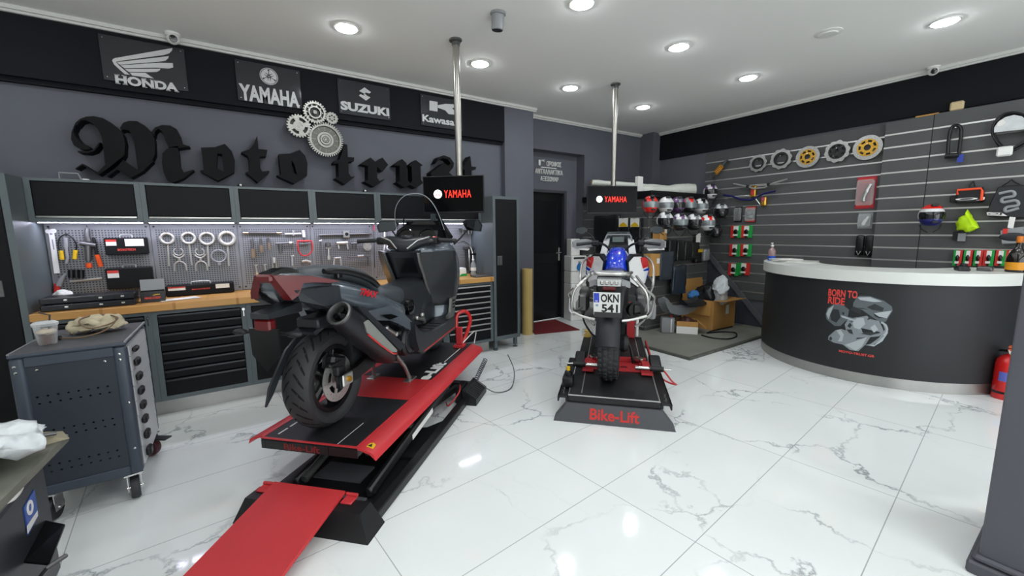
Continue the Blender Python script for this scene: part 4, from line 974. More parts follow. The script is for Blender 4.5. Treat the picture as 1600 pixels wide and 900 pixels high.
bm = NB(); tube(bm, [(-.055, -.3235, .565), (.06, -.3235, .478), (.2, -.3235, .383), (.255, -.32, .366)], .005, 8); obj('red_edge', bm, M_REDG, hs_)
slab('shield_frame', [(-.12, .735), (-.058, .721), (.024, .651), (.155, .551), (.386, .389), (.322, .364), (.164, .49), (.008, .622), (-.085, .70)], -.312, -.26, M_TRIM, ex)
# plate hanger
bm = NB(); loft(bm, [[(-.22, -.06, .77), (-.22, .06, .77), (-.22, .06, .72), (-.22, -.06, .72)], [(-.34, -.055, .755), (-.34, .055, .755), (-.34, .055, .72), (-.34, -.055, .72)], [(-.43, -.05, .745), (-.43, .05, .745), (-.43, .05, .72), (-.43, -.05, .72)]]); ph = obj('plate_hanger', bm, M_TRIM, SC)
bm = NB(); box(bm, -.425, -.38, -.045, .045, .66, .715, bev=.008); obj('reflector', bm, M_TAIL, ph)
bm = NB(); prism(bm, [(-.08, .67), (.08, .67), (.075, .54), (.0, .46), (-.075, .54)], -.005, .005, M=T(-.41, 0, 0) @ Matrix(((0, 0, 1, 0), (1, 0, 0, 0), (0, 1, 0, 0), (0, 0, 0, 1)))); box(bm, -.405, -.36, -.03, .03, .56, .72, bev=.006); obj('plate_carrier', bm, M_SATIN, ph)
for s in (-1, 1):
    bm = NB(); cyl(bm, (-.39, s*.05, .645), (-.39, s*.12, .645), .008); ell(bm, (-.395, s*.15, .645), .025, .04, .015); obj('indicator', bm, M_BLACK, ph)
bm = NB()
secs = []
for a in (70, 85, 100, 115):
    a = math.radians(a); r1, r2 = .315, .335
    secs.append([(r1*math.cos(a), -.06, .285+r1*math.sin(a)), (r2*math.cos(a), -.05, .285+r2*math.sin(a)), (r2*math.cos(a), .075, .285+r2*math.sin(a)), (r1*math.cos(a), .085, .285+r1*math.sin(a))])
loft(bm, secs); 
for s in (1,): prism(bm, [(-.2, .50), (-.33, .34), (-.36, .25), (-.31, .30), (-.22, .42), (-.1, .56)], s*.075, s*.088, M=Matrix(((1, 0, 0, 0), (0, 0, 1, 0), (0, 1, 0, 0), (0, 0, 0, 1))))
box(bm, -.12, .1, -.07, .07, .6, .66, bev=.01)
obj('rear_mudguard', bm, M_TRIM, SC, ang=40)
# front fairing and leg shields
FR = [(.235, [(1.22, .10), (1.28, .22), (1.36, .24), (1.38, .16), (1.36, .09)]), (.33, [(1.26, .11), (1.34, .265), (1.44, .25), (1.44, .16), (1.40, .09)]),
      (.48, [(1.29, .12), (1.40, .285), (1.56, .26), (1.66, .16), (1.68, .06)]), (.62, [(1.24, .13), (1.40, .318), (1.60, .285), (1.78, .18), (1.82, .05)]),
      (.75, [(1.16, .13), (1.36, .338), (1.57, .31), (1.80, .18), (1.86, .04)]), (.88, [(1.08, .135), (1.31, .352), (1.53, .315), (1.78, .17), (1.84, .04)]),
      (.965, [(1.04, .14), (1.29, .35), (1.5, .29), (1.74, .15), (1.79, .03)]), (1.02, [(1.08, .14), (1.3, .30), (1.48, .26), (1.68, .13), (1.72, .03)]), (1.06, [(1.2, .12), (1.34, .2), (1.46, .2), (1.6, .1), (1.64, .02)])]
bm = NB(); loft(bm, [[(x, -y, z) for x, y in q]+[(x, y, z) for x, y in q[::-1]] for z, q in FR]); obj('front_fairing', bm, M_BODY, SC, ang=180, sub=2)
for s in (-1, 1):   # inner leg shield faces, dark
    bm = NB(); q = [(1.03, .145, .955), (1.285, .345, .96), (1.30, .345, .88), (1.36, .33, .74), (1.40, .305, .6), (1.40, .275, .48), (1.29, .13, .48), (1.23, .135, .62), (1.14, .14, .76), (1.06, .145, .89)]
    loft(bm, [[(x-.028, s*y, z) for x, y, z in q], [(x+.03, s*y, z) for x, y, z in q]]); ls = obj('leg_shield', bm, mat('legshield_black', '#1f2225', .3, coat=.3), SC, ang=30)
    bm = NB(); tube(bm, [(1.0, s*.148, .95), (1.03, s*.143, .88), (1.11, s*.14, .76), (1.2, s*.136, .62), (1.26, s*.132, .5)], .012, 8); obj('edge_bead', bm, M_STEEL, ls)
bm = NB(); loft(bm, [[(1.02, -.13, .955), (1.02, .13, .955), (1.09, .13, .97), (1.09, -.13, .97)], [(1.085, -.13, .86), (1.085, .13, .86), (1.15, .13, .86), (1.15, -.13, .86)], [(1.15, -.125, .74), (1.15, .125, .74), (1.22, .125, .74), (1.22, -.125, .74)]]); gb = obj('inner_panel', bm, M_TRIM, SC, ang=50)
bm = NB(); loft(bm, [[(1.045, -.085, .92), (1.045, .085, .92), (1.06, .085, .92), (1.06, -.085, .92)], [(1.125, -.085, .78), (1.125, .085, .78), (1.14, .085, .78), (1.14, -.085, .78)]]); obj('glove_lid', bm, M_SATIN, gb, ang=0)
# handlebar
bm = NB(); tube(bm, curvepts([(1.10, -.4, 1.045), (1.12, -.28, 1.05), (1.17, -.12, 1.035), (1.18, 0, 1.03), (1.17, .12, 1.035), (1.12, .28, 1.05), (1.10, .4, 1.045)], 5), .011); hb = obj('handlebar', bm, M_SATIN, SC)
for s in (-1, 1):
    bm = NB(); tube(bm, [(1.10, s*.4, 1.045), (1.118, s*.285, 1.05)], .018, 12); lathe(bm, [(.0, 0), (.017, .002), (.019, .02), (.015, .035)], 12, M=T(1.097, s*.435, 1.044) @ RXm(PI/2*s), caps=False); obj('grip', bm, M_RUBBER, hb)
    bm = NB(); tube(bm, curvepts([(1.2, s*.22, 1.045), (1.21, s*.3, 1.045), (1.18, s*.4, 1.035)], 5), .007); box(bm, 1.1, 1.2, s*.19, s*.27, 1.015, 1.075, bev=.014, seg=2); obj('lever_and_switches', bm, M_BLACK, hb)
bm = NB()
def bars(y, x0, x1, z0, z1): return [(x0, y, z0+.01), (x0-.01, y, (z0+z1)/2), (x0+.02, y, z1), (x1, y, z1), (x1+.02, y, (z0+z1)/2), (x1, y, z0)]
loft(bm, [bars(-.27, 1.1, 1.17, 1.03, 1.07), bars(-.18, 1.09, 1.2, 1.005, 1.09), bars(-.1, 1.06, 1.2, .97, 1.085), bars(-.04, 1.03, 1.2, .915, 1.075), bars(.04, 1.03, 1.2, .915, 1.075), bars(.1, 1.06, 1.2, .97, 1.085), bars(.18, 1.09, 1.2, 1.005, 1.09), bars(.27, 1.1, 1.17, 1.03, 1.07)]); obj('handlebar_cover', bm, M_TRIM, hb, ang=180, sub=1)
bm = NB(); lathe(bm, [(.048, 0), (.048, .012), (.04, .02), (0, .022)], 24, M=T(1.13, 0, 1.072), caps=False); obj('ignition_knob', bm, mat('knob_grey', '#3a3d41', .3, metal=.4), hb)
for s in (-1, 1):
    bm = NB(); tube(bm, [(1.085, s*.21, 1.078), (1.06, s*.12, 1.05), (1.022, s*.045, .985)], .006, 8); obj('cover_bead', bm, M_STEEL, hb)
bm = NB(); box(bm, 1.11, 1.16, -.25, -.225, 1.062, 1.08, bev=.005); obj('kill_switch', bm, M_REDG, hb)
# dash, screen, mirrors
bm = NB(); loft(bm, [[(1.26, -.2, 1.03), (1.26, .2, 1.03), (1.5, .2, 1.05), (1.5, -.2, 1.05)], [(1.33, -.19, 1.13), (1.33, .19, 1.13), (1.5, .17, 1.2), (1.5, -.17, 1.2)]]); ds = obj('dash_housing', bm, M_SATIN, SC, ang=0)
for y in (-.1, .1):
    bm = NB(); lathe(bm, [(.07, .0), (.072, .01), (.064, .012), (.062, .003), (0, .003)], 28, M=T(1.296, y, 1.085) @ RY(-PI/2+.6), caps=False); obj('gauge', bm, M_GLOSSB, ds)
bm = NB()
for s in (-1, 1): loft(bm, [[(1.48, s*.2, 1.07), (1.56, s*.24, 1.07), (1.54, s*.23, 1.05), (1.47, s*.19, 1.05)], [(1.40, s*.165, 1.22), (1.44, s*.19, 1.22), (1.44, s*.185, 1.2), (1.41, s*.16, 1.2)], [(1.385, s*.15, 1.26), (1.39, s*.155, 1.26), (1.39, s*.15, 1.255), (1.385, s*.148, 1.255)]])
box(bm, 1.46, 1.475, -.17, .17, 1.12, 1.215, bev=.004); obj('screen_bracket', bm, M_GLOSSB, SC, ang=30)
def scr(u, v):
    k = (1-max(0, (v-.3)/.7)**3.2)**.5 if v < 1 else 0
    y = u*(.235-.05*v)*(.12+.88*k); return (1.60-.30*v-3.2*y*y*(1-.3*v), y, 1.075+.365*v-.4*y*y)
bm = NB(); U, V = 18, 16; VV = [1-(1-j/V)**1.8 for j in range(V+1)]
g = [[bm.verts.new(scr(-1+2*i/U, v)) for i in range(U+1)] for v in VV]
for j in range(V):
    for i in range(U): bm.faces.new((g[j][i], g[j][i+1], g[j+1][i+1], g[j+1][i]))
sc_ = obj('windscreen', bm, glass('screen_smoke', '#20252b', .03, .22), SC, ang=180, solid=.004)
bm = NB(); tube(bm, [scr(-1, v) for v in VV[2:]]+[scr(1, v) for v in VV[:1:-1]], .0028, 6); obj('screen_edge', bm, glass('screen_rim', '#c8ced2', .05, .5), sc_)
for s in (-1, 1):
    bm = NB(); tube(bm, curvepts([(1.54, s*.25, 1.0), (1.56, s*.31, 1.06), (1.58, s*.37, 1.13)], 4), .008); mr = obj('mirror_stem', bm, M_BLACK, SC)
    bm = NB(); q = [(-.09, -.05), (-.105, .01), (-.075, .055), (.07, .06), (.105, .035), (.06, -.035)]
    Mm = T(1.585, s*.415, 1.165) @ RZ(-PI/2+s*.25) @ RXm(PI/2) @ Matrix.Diagonal((s*1., 1, 1, 1))
    loft(bm, [[Mm @ Vector((a, b, 0)) for a, b in q], [Mm @ Vector((a*.95, b*.95, -.015)) for a, b in q], [Mm @ Vector((a*.6, b*.6, -.04)) for a, b in q]]); obj('mirror_housing', bm, M_BLACK, mr, ang=50)
    bm = NB(); loft(bm, [[Mm @ Vector((a*.88, b*.86, .0005)) for a, b in q], [Mm @ Vector((a*.88, b*.86, .0015)) for a, b in q]]); obj('mirror_glass', bm, mat('mirror_dark', '#50555a', .05, metal=1), mr, ang=0)
# front fork, mudguard, side stand
bm = NB()
for s in (-1, 1): cyl(bm, (1.575, s*.085, .285), (1.42, s*.085, .75), .024)
obj('front_fork', bm, M_DSTEEL, SC)
bm = NB(); secs = []
for a in (20, 45, 70, 95, 120, 150):
    a = math.radians(a); r1, r2 = .305, .32
    secs.append([(1.575+r1*math.cos(a), -.075, .285+r1*math.sin(a)), (1.575+r2*math.cos(a), -.06, .285+r2*math.sin(a)), (1.575+r2*math.cos(a), .06, .285+r2*math.sin(a)), (1.575+r1*math.cos(a), .075, .285+r1*math.sin(a))])
loft(bm, secs); obj('front_mudguard', bm, M_BODY, SC, ang=40)
bm = NB()
for s in (-1, 1): tube(bm, [(.66, s*.1, .22), (.72, s*.13, .12), (.76, s*.15, .012)], .014); box(bm, .7, .82, s*.12, s*.18, .0, .012, bev=.003)
cyl(bm, (.70, -.13, .16), (.70, .13, .16), .012); obj('centre_stand', bm, M_STEEL, SC)
# red tie-down hose and clamp hanging at the lift's front corner
p = L1w(1.9, .2, ZD+.001)
t = thing('wheel_clamp', 'red clamp and hose standing at the front corner of the raised lift', 'wheel clamp', p, A1)
bm = NB(); box(bm, -.05, .05, -.05, .05, 0, .03, bev=.005); box(bm, -.02, .02, -.03, .03, .03, .2, bev=.006); obj('post', bm, M_RED, t)
bm = NB(); tube(bm, curvepts([(0, .02, .1), (.03, .03, .3), (.08, -.04, .34), (.11, -.08, .25), (.08, -.04, .1), (.04, -.02, .03)], 8), .018, 10); obj('hose', bm, M_REDG, t)
bm = NB(); tube(bm, curvepts([(.02, -.02, .03), (.1, -.1, .12), (.16, -.12, .12), (.15, -.1, .0)], 8), .006, 8); obj('spring', bm, M_ALU, t)
# ================================================================ ADVENTURE MOTORCYCLE on the lowered lift
A3 = math.radians(39.3)
def knob_tyre(R, rim, wd):
    bm, h = tyre_mesh(R-.006, rim, wd, 48)
    for k in range(36):
        a = 2*PI*k/36
        for z, ww, ph in ((-h*.24, h*.2, 0), (h*.24, h*.2, .5), (-h*.7, h*.2, .5), (h*.7, h*.2, 0)):
            aa = a+ph*2*PI/36; rr = tread_r(R-.006, h, z)
            box(bm, -.004, .006, -.021, .021, z-ww, z+ww, bev=.003, M=RZ(aa) @ T(rr, 0, 0))
    return bm
M_WPAINT = mat('bike_white', '#dfe0df', .3, coat=.5)
M_SILV = mat('satin_tube', '#c4c4c0', .28, metal=.85)
M_BRED = mat('bike_red', '#c01822', .3, coat=.5)
M_BBLUE = mat('bike_blue', '#1238c4', .22, coat=.8)
GB = L2.matrix_basis @ Vector((.45, .035, Z2))
GS = thing('adventure_motorcycle', 'white, blue and red adventure motorcycle seen from behind, with a white number plate', 'motorcycle', GB, A3)
alloy(GS, (0, 0, .322), .222, .16, 5, disc=(1,), disc_r=.13, R=.322, knobby=True)
alloy(GS, (1.52, 0, .35), .25, .12, 5, disc=(-1, 1), disc_r=.15, R=.35)
# frame, engine, boxer cylinders
bm = NB(); box(bm, .4, 1.05, -.13, .13, .3, .72, bev=.05, seg=2); box(bm, .2, .5, -.1, .1, .45, .75, bev=.03); obj('engine_block', bm, M_ENG, GS)
for s in (-1, 1):
    bm = NB(); tube(bm, [(.88, s*.12, .42), (.9, s*.34, .44)], [.09, .085], 16); cy = obj('cylinder', bm, M_DSTEEL, GS)
    bm = NB(); box(bm, .8, 1.0, s*.33, s*.4, .36, .53, bev=.03, seg=2); obj('cylinder_cover', bm, M_GREY, cy)
bm = NB(); loft(bm, [[(-.04, -.14, .27), (-.04, -.08, .27), (-.04, -.08, .37), (-.04, -.14, .37)], [(.5, -.12, .4), (.5, -.06, .4), (.5, -.06, .52), (.5, -.12, .52)]]); lathe(bm, [(.07, 0), (.075, .03), (.06, .06), (0, .065)], 20, M=T(0, -.09, .322) @ RXm(PI/2), caps=False); obj('swing_arm', bm, M_BLACK, GS)
# rear mudguard over the tyre
bm = NB(); secs = []
for a in (60, 80, 100, 120, 140, 158, 172):
    a = math.radians(a); r1, r2 = .335, .36
    secs.append([(r1*math.cos(a), -.092, .322+r1*math.sin(a)), (r2*math.cos(a), -.07, .33+r2*math.sin(a)), ((r2+.018)*math.cos(a), .0, .335+(r2+.018)*math.sin(a)), (r2*math.cos(a), .07, .33+r2*math.sin(a)), (r1*math.cos(a), .092, .322+r1*math.sin(a)), (r1*math.cos(a), .0, .322+r1*math.sin(a))])
loft(bm, secs); obj('rear_mudguard', bm, mat('mudguard_grey', '#202226', .5), GS, ang=50)
# plate, tail light, lamps
bm = NB(); loft(bm, [[(-.22, -.12, .82), (-.22, .12, .82), (-.18, .12, .86), (-.18, -.12, .86)], [(-.33, -.1, .60), (-.33, .1, .60), (-.31, .1, .6), (-.31, -.1, .6)]]); box(bm, -.25, .1, -.1, .1, .72, .84, bev=.02); hg = obj('plate_hanger', bm, M_BLACK, GS)
PM = T(-.335, .01, .712) @ RY(-.35) @ Mface
bm = NB(); box(bm, -.098, .098, -.09, .09, 0, .004, bev=.0015, M=PM); pl = obj('number_plate', bm, mat('plate_white', '#e4e5e2', .35), GS)
bm = NB(); box(bm, -.094, -.055, .005, .084, .0045, .0055, M=PM); obj('blue_band', bm, M_BBLUE, pl, ang=0)
bm = NB(); lathe(bm, [(.011, .0045), (.011, .0055), (0, .0056)], 14, M=PM @ T(-.072, -.02, 0), caps=False); obj('stamp', bm, mat('stamp_grey', '#8fa3b5', .4), pl, ang=0)
text('plate_letters', 'OKN', pl, (0, 0, 0), M_SATIN, w=.13, h=.07, depth=.001, bold=.03, M=PM @ T(.022, .043, .0045))
text('plate_digits', '541', pl, (0, 0, 0), M_SATIN, w=.12, h=.07, depth=.001, bold=.03, M=PM @ T(.022, -.043, .0045))
text('plate_letters', 'GR', pl, (0, 0, 0), M_WHITE, w=.02, h=.014, depth=.0008, bold=.0, M=PM @ T(-.0745, .017, .0056))
bm = NB(); box(bm, -.1, .1, -.106, -.09, -.001, .006, bev=.002, M=PM); fr = obj('plate_frame', bm, mat('frame_grey', '#9a9c9e', .4), GS)
text('dealer_lettering', 'MOTO-TRUST', fr, (0, 0, 0), M_BRED, w=.12, h=.01, depth=.0008, bold=.02, M=PM @ T(0, -.098, .0062))
bm = NB(); box(bm, -.28, -.2, -.05, .05, .795, .825, bev=.008); obj('tail_light', bm, M_TAIL, GS)
bm = NB(); loft(bm, [[(-.27, -.085, .83), (-.27, .085, .83), (-.25, .09, .88), (-.25, -.09, .88)], [(-.15, -.08, .83), (-.15, .08, .83), (-.15, .09, .885), (-.15, -.09, .885)]]); lc = obj('lamp_cluster', bm, mat('clear_lamp', '#c9cccb', .12, metal=.5), GS, ang=0)
bm = NB()
for k in range(4): box(bm, -.276, -.26, -.07+.036*k, -.042+.036*k, .84, .87, bev=.006)
obj('lamp_facets', bm, M_CHROME, lc)
for s in (-1, 1):
    bm = NB(); loft(bm, [[(-.22, s*.09, .83), (-.22, s*.09, .875), (-.16, s*.09, .875), (-.16, s*.09, .83)], [(-.2, s*.155, .81), (-.2, s*.155, .855), (-.15, s*.155, .855), (-.15, s*.155, .81)]]); obj('indicator', bm, M_GREY, GS)
# rack and pannier tubes
bm = NB(); tube(bm, curvepts([(.12, -.16, .90), (-.1, -.15, .915), (-.22, -.11, .92), (-.25, 0, .92), (-.22, .11, .92), (-.1, .15, .915), (.12, .16, .90)], 5), .014); rk = obj('luggage_rack', bm, M_SILV, GS)
bm = NB(); box(bm, -.16, .14, -.1, .1, .895, .912, bev=.008, seg=2); obj('rack_plate', bm, M_GREY, rk)
for s in (-1, 1):
    bm = NB(); r_ = .0105
    tube(bm, curvepts([(-.12, s*.15, .9), (-.2, s*.2, .86), (-.22, s*.27, .78), (-.2, s*.29, .66), (-.12, s*.27, .6), (.1, s*.25, .59), (.3, s*.22, .62)], 5), r_)
    tube(bm, curvepts([(-.2, s*.27, .80), (-.1, s*.33, .74), (.05, s*.34, .68), (-.08, s*.32, .6), (-.16, s*.28, .575)], 5), r_)
    tube(bm, curvepts([(-.2, s*.28, .60), (-.24, s*.18, .575), (-.26, s*.1, .565)], 5), r_); tube(bm, [(-.1, s*.27, .8), (.2, s*.2, .86)], r_)
    obj('pannier_frame', bm, M_SILV, GS)
    bm = NB(); tube(bm, curvepts([(1.15, s*.28, .98), (1.05, s*.36, .9), (.95, s*.37, .72), (.95, s*.34, .6), (.9, s*.3, .36), (.8, s*.2, .28)], 5), .0125)
    tube(bm, curvepts([(1.0, s*.37, .72), (1.2, s*.33, .75), (1.3, s*.2, .8)], 5), .0125); obj('crash_bar', bm, M_SILV, GS)
bm = NB(); tube(bm, curvepts([(-.1, -.21, .62), (.1, -.2, .6), (.3, -.18, .55)], 5), [.062]*11, 16); ex2 = obj('silencer', bm, M_BLACK, GS)
bm = NB(); box(bm, -.125, -.11, -.235, -.185, .58, .67, bev=.006); obj('silencer_outlet', bm, M_GLOSSB, ex2)
for y, m in ((-.24, M_DSTEEL), (.24, M_DSTEEL)):
    bm = NB(); lathe(bm, [(.05, 0), (.05, .05), (.03, .06), (0, .06)], 16, M=T(.3, y, .7) @ RY(-PI/2), caps=False); box(bm, .1, .3, y-.04, y+.04, .55, .7, bev=.015); obj('bracket_unit', bm, m, GS)
bm = NB(); tube(bm, curvepts([(.3, .22, .6), (.32, .26, .45), (.4, .2, .3), (.55, .16, .22)], 6), .009); obj('brake_hose', bm, M_RUBBER, GS)
# seats
bm = NB(); loft(bm, [seat_sec(*a) for a in ((.1, .12, .89, .80), (.2, .14, .90, .79), (.4, .14, .90, .78), (.5, .13, .89, .78), (.7, .14, .87, .76), (.85, .11, .90, .78))]); obj('seat', bm, M_TRIM, GS, ang=180, sub=1)
# tank
def tsec(x, wt, zt, wm, zm, wb, zb): return [(x, -wb, zb), (x, -wm, zm), (x, -wt, zt-.035), (x, -wt*.75, zt-.006), (x, 0, zt), (x, wt*.75, zt-.006), (x, wt, zt-.035), (x, wm, zm), (x, wb, zb)]
bm = NB(); loft(bm, [tsec(.74, .075, .92, .1, .86, .1, .7), tsec(.84, .085, .99, .13, .88, .13, .66), tsec(.98, .09, 1.05, .16, .9, .15, .62), tsec(1.14, .09, 1.08, .17, .92, .16, .62), tsec(1.28, .08, 1.07, .15, .92, .15, .64)]); obj('tank', bm, M_BBLUE, GS, ang=180, sub=1)
for s in (-1, 1):
    O = [(.80, .10, .95), (.92, .15, 1.005), (1.05, .23, 1.0), (1.14, .30, .93), (1.12, .315, .84), (1.02, .28, .70), (.88, .2, .67), (.78, .12, .74)]
    bm = NB(); A = [Vector((x, s*y, z)) for x, y, z in O]; c = sum(A, Vector())/len(A)
    loft(bm, [[p+Vector((-.012, s*.012, 0)) for p in A], [p+Vector((.12, -s*.02, 0)) for p in A]]); sh = obj('tank_shroud', bm, M_BLACK, GS, ang=30)
    bm = NB(); B = [c+(p-c)*.9+Vector((-.017, s*.017, -.008)) for p in A]
    loft(bm, [B, [p+Vector((.02, -s*.02, 0)) for p in B]]); sp = obj('shroud_panel', bm, M_WPAINT, sh, ang=30)
    nv = (B[2]-B[0]).cross(B[5]-B[0]).normalized()
    if nv.x > 0: nv = -nv
    def pp(u, v): return c+Vector((0, 0, 0))+(B[3]-B[7])*u*.5+(B[1]-B[5])*v*.5
    dx = Vector((-.021, s*.021, 0))
    def yz(fy, fz):   # point on the shroud face from sideways and height fractions
        y = .14+.165*fy; x = .86+.27*fy; return Vector((x, s*y, .69+.30*fz))+dx*1.3
    for nm, q, mm in (('red_flash', [(.55, .93), (.8, .92), (.97, .62), (.6, .55)], M_BRED), ('blue_flash', [(.62, .5), (.98, .56), (.9, .2)], M_BBLUE)):
        bm = NB(); Q = [yz(*f) for f in q]; loft(bm, [Q, [p+Vector((.02, -s*.02, 0)) for p in Q]]); obj(nm, bm, mm, sp, ang=0)
# front: fairing, screen, dash, bars
for s in (-1, 1):
    bm = NB(); loft(bm, [[(1.25, s*.12, .98), (1.25, s*.2, .96), (1.32, s*.2, .9), (1.32, s*.12, .9)], [(1.42, s*.1, 1.16), (1.42, s*.165, 1.14), (1.48, s*.16, 1.1), (1.48, s*.1, 1.1)]]); obj('front_cowl', bm, M_WPAINT, GS, ang=30)
bm = NB(); box(bm, 1.3, 1.5, -.12, .12, .85, 1.1, bev=.04, seg=2); obj('headlamp_unit', bm, M_BLACK, GS)
bm = NB(); box(bm, 1.27, 1.29, -.075, .075, 1.11, 1.185, bev=.01, M=None); dd = obj('instrument_panel', bm, M_BLACK, GS)
bm = NB(); box(bm, 1.266, 1.27, -.06, .06, 1.12, 1.175); obj('display', bm, mat('display_grey', '#5d6a63', .15), dd, ang=0)
bm = NB(); tube(bm, curvepts([(1.3, -.15, 1.13), (1.31, -.13, 1.185), (1.31, -.1, 1.2), (1.31, .1, 1.2), (1.31, .13, 1.185), (1.3, .15, 1.13)], 4), .008); obj('screen_frame', bm, M_GREY, dd)
bm = NB(); g = []
for j in range(7):
    g.append([bm.verts.new((1.5-.16*j/6-.06*(u/3)**2, u/3*(.15-.03*j/6), 1.1+.13*j/6)) for u in range(-3, 4)])
for j in range(6):
    for i in range(6): bm.faces.new((g[j][i], g[j][i+1], g[j+1][i+1], g[j+1][i]))
obj('windscreen', bm, glass('screen_clear', '#a9b4b6', .03, .1), GS, ang=180, solid=.004)
bm = NB(); tube(bm, curvepts([(1.08, -.42, 1.1), (1.12, -.3, 1.115), (1.2, -.16, 1.1), (1.22, -.06, 1.03), (1.22, .06, 1.03), (1.2, .16, 1.1), (1.12, .3, 1.115), (1.08, .42, 1.1)], 5), .013); hb = obj('handlebar', bm, M_BLACK, GS)
for s in (-1, 1):
    bm = NB(); tube(bm, [(1.08, s*.43, 1.1), (1.125, s*.29, 1.115)], .018, 12); obj('grip', bm, M_RUBBER, hb)
    bm = NB(); box(bm, 1.12, 1.19, s*.2, s*.28, 1.08, 1.14, bev=.014); tube(bm, curvepts([(1.17, s*.26, 1.11), (1.2, s*.34, 1.11), (1.16, s*.43, 1.095)], 4), .007); obj('switch_cluster', bm, M_BLACK, hb)
    bm = NB(); loft(bm, [[(1.22, s*.25, 1.13), (1.22, s*.25, 1.08), (1.24, s*.25, 1.08), (1.24, s*.25, 1.13)], [(1.25, s*.34, 1.155), (1.25, s*.34, 1.05), (1.27, s*.34, 1.05), (1.27, s*.34, 1.155)], [(1.2, s*.44, 1.15), (1.2, s*.44, 1.05), (1.215, s*.45, 1.05), (1.215, s*.45, 1.15)], [(1.1, s*.475, 1.13), (1.1, s*.475, 1.07), (1.11, s*.485, 1.07), (1.11, s*.485, 1.13)]]); hgd = obj('hand_guard', bm, mat('guard_light', '#a3a6a7', .4), hb, ang=50)
    bm = NB(); loft(bm, [[(1.21, s*.3, 1.05), (1.21, s*.47, 1.055), (1.18, s*.47, 1.04), (1.2, s*.32, 1.03)], [(1.23, s*.3, 1.05), (1.23, s*.48, 1.055), (1.2, s*.48, 1.04), (1.22, s*.32, 1.03)]]); obj('guard_spoiler', bm, M_WHITE, hgd, ang=0)
    bm = NB(); tube(bm, curvepts([(1.15, s*.24, 1.13), (1.17, s*.29, 1.2), (1.18, s*.35, 1.235)], 4), .0065); ms = obj('mirror_stem', bm, M_BLACK, hb)
    q = [(-.075, -.02), (-.06, .03), (.03, .045), (.08, .02), (.07, -.025), (0, -.045)]
    Mm = T(1.18, s*.395, 1.25) @ RZ(-PI/2) @ RXm(PI/2) @ Matrix.Diagonal((s, 1, 1, 1))
    bm = NB(); loft(bm, [[Mm @ Vector((a, b, 0)) for a, b in q], [Mm @ Vector((a*.95, b*.95, -.012)) for a, b in q], [Mm @ Vector((a*.5, b*.5, -.035)) for a, b in q]]); obj('mirror_housing', bm, M_BLACK, ms, ang=50)
    bm = NB(); loft(bm, [[Mm @ Vector((a*.88, b*.86, .0005)) for a, b in q], [Mm @ Vector((a*.88, b*.86, .0015)) for a, b in q]]); obj('mirror_glass', bm, mat('mirror_dark', '#50555a', .05, metal=1), ms, ang=0)
bm = NB()
for s in (-1, 1): cyl(bm, (1.52, s*.1, .35), (1.3, s*.1, .95), .026)
obj('front_fork', bm, M_DSTEEL, GS)
bm = NB(); secs = []
for a in (30, 60, 90, 120, 145):
    a = math.radians(a); r1, r2 = .37, .39
    secs.append([(1.52+r1*math.cos(a), -.075, .35+r1*math.sin(a)), (1.52+r2*math.cos(a), -.06, .35+r2*math.sin(a)), (1.52+r2*math.cos(a), .06, .35+r2*math.sin(a)), (1.52+r1*math.cos(a), .075, .35+r1*math.sin(a))])
loft(bm, secs); obj('front_mudguard', bm, M_WPAINT, GS, ang=40)
bm = NB()
for s in (-1, 1): tube(bm, [(.5, s*.1, .3), (.48, s*.17, .15), (.45, s*.2, .012)], .014); box(bm, .42, .5, s*.17, s*.23, .0, .012, bev=.003)
cyl(bm, (.5, -.11, .28), (.5, .11, .28), .014); obj('centre_stand', bm, M_BLACK, GS)
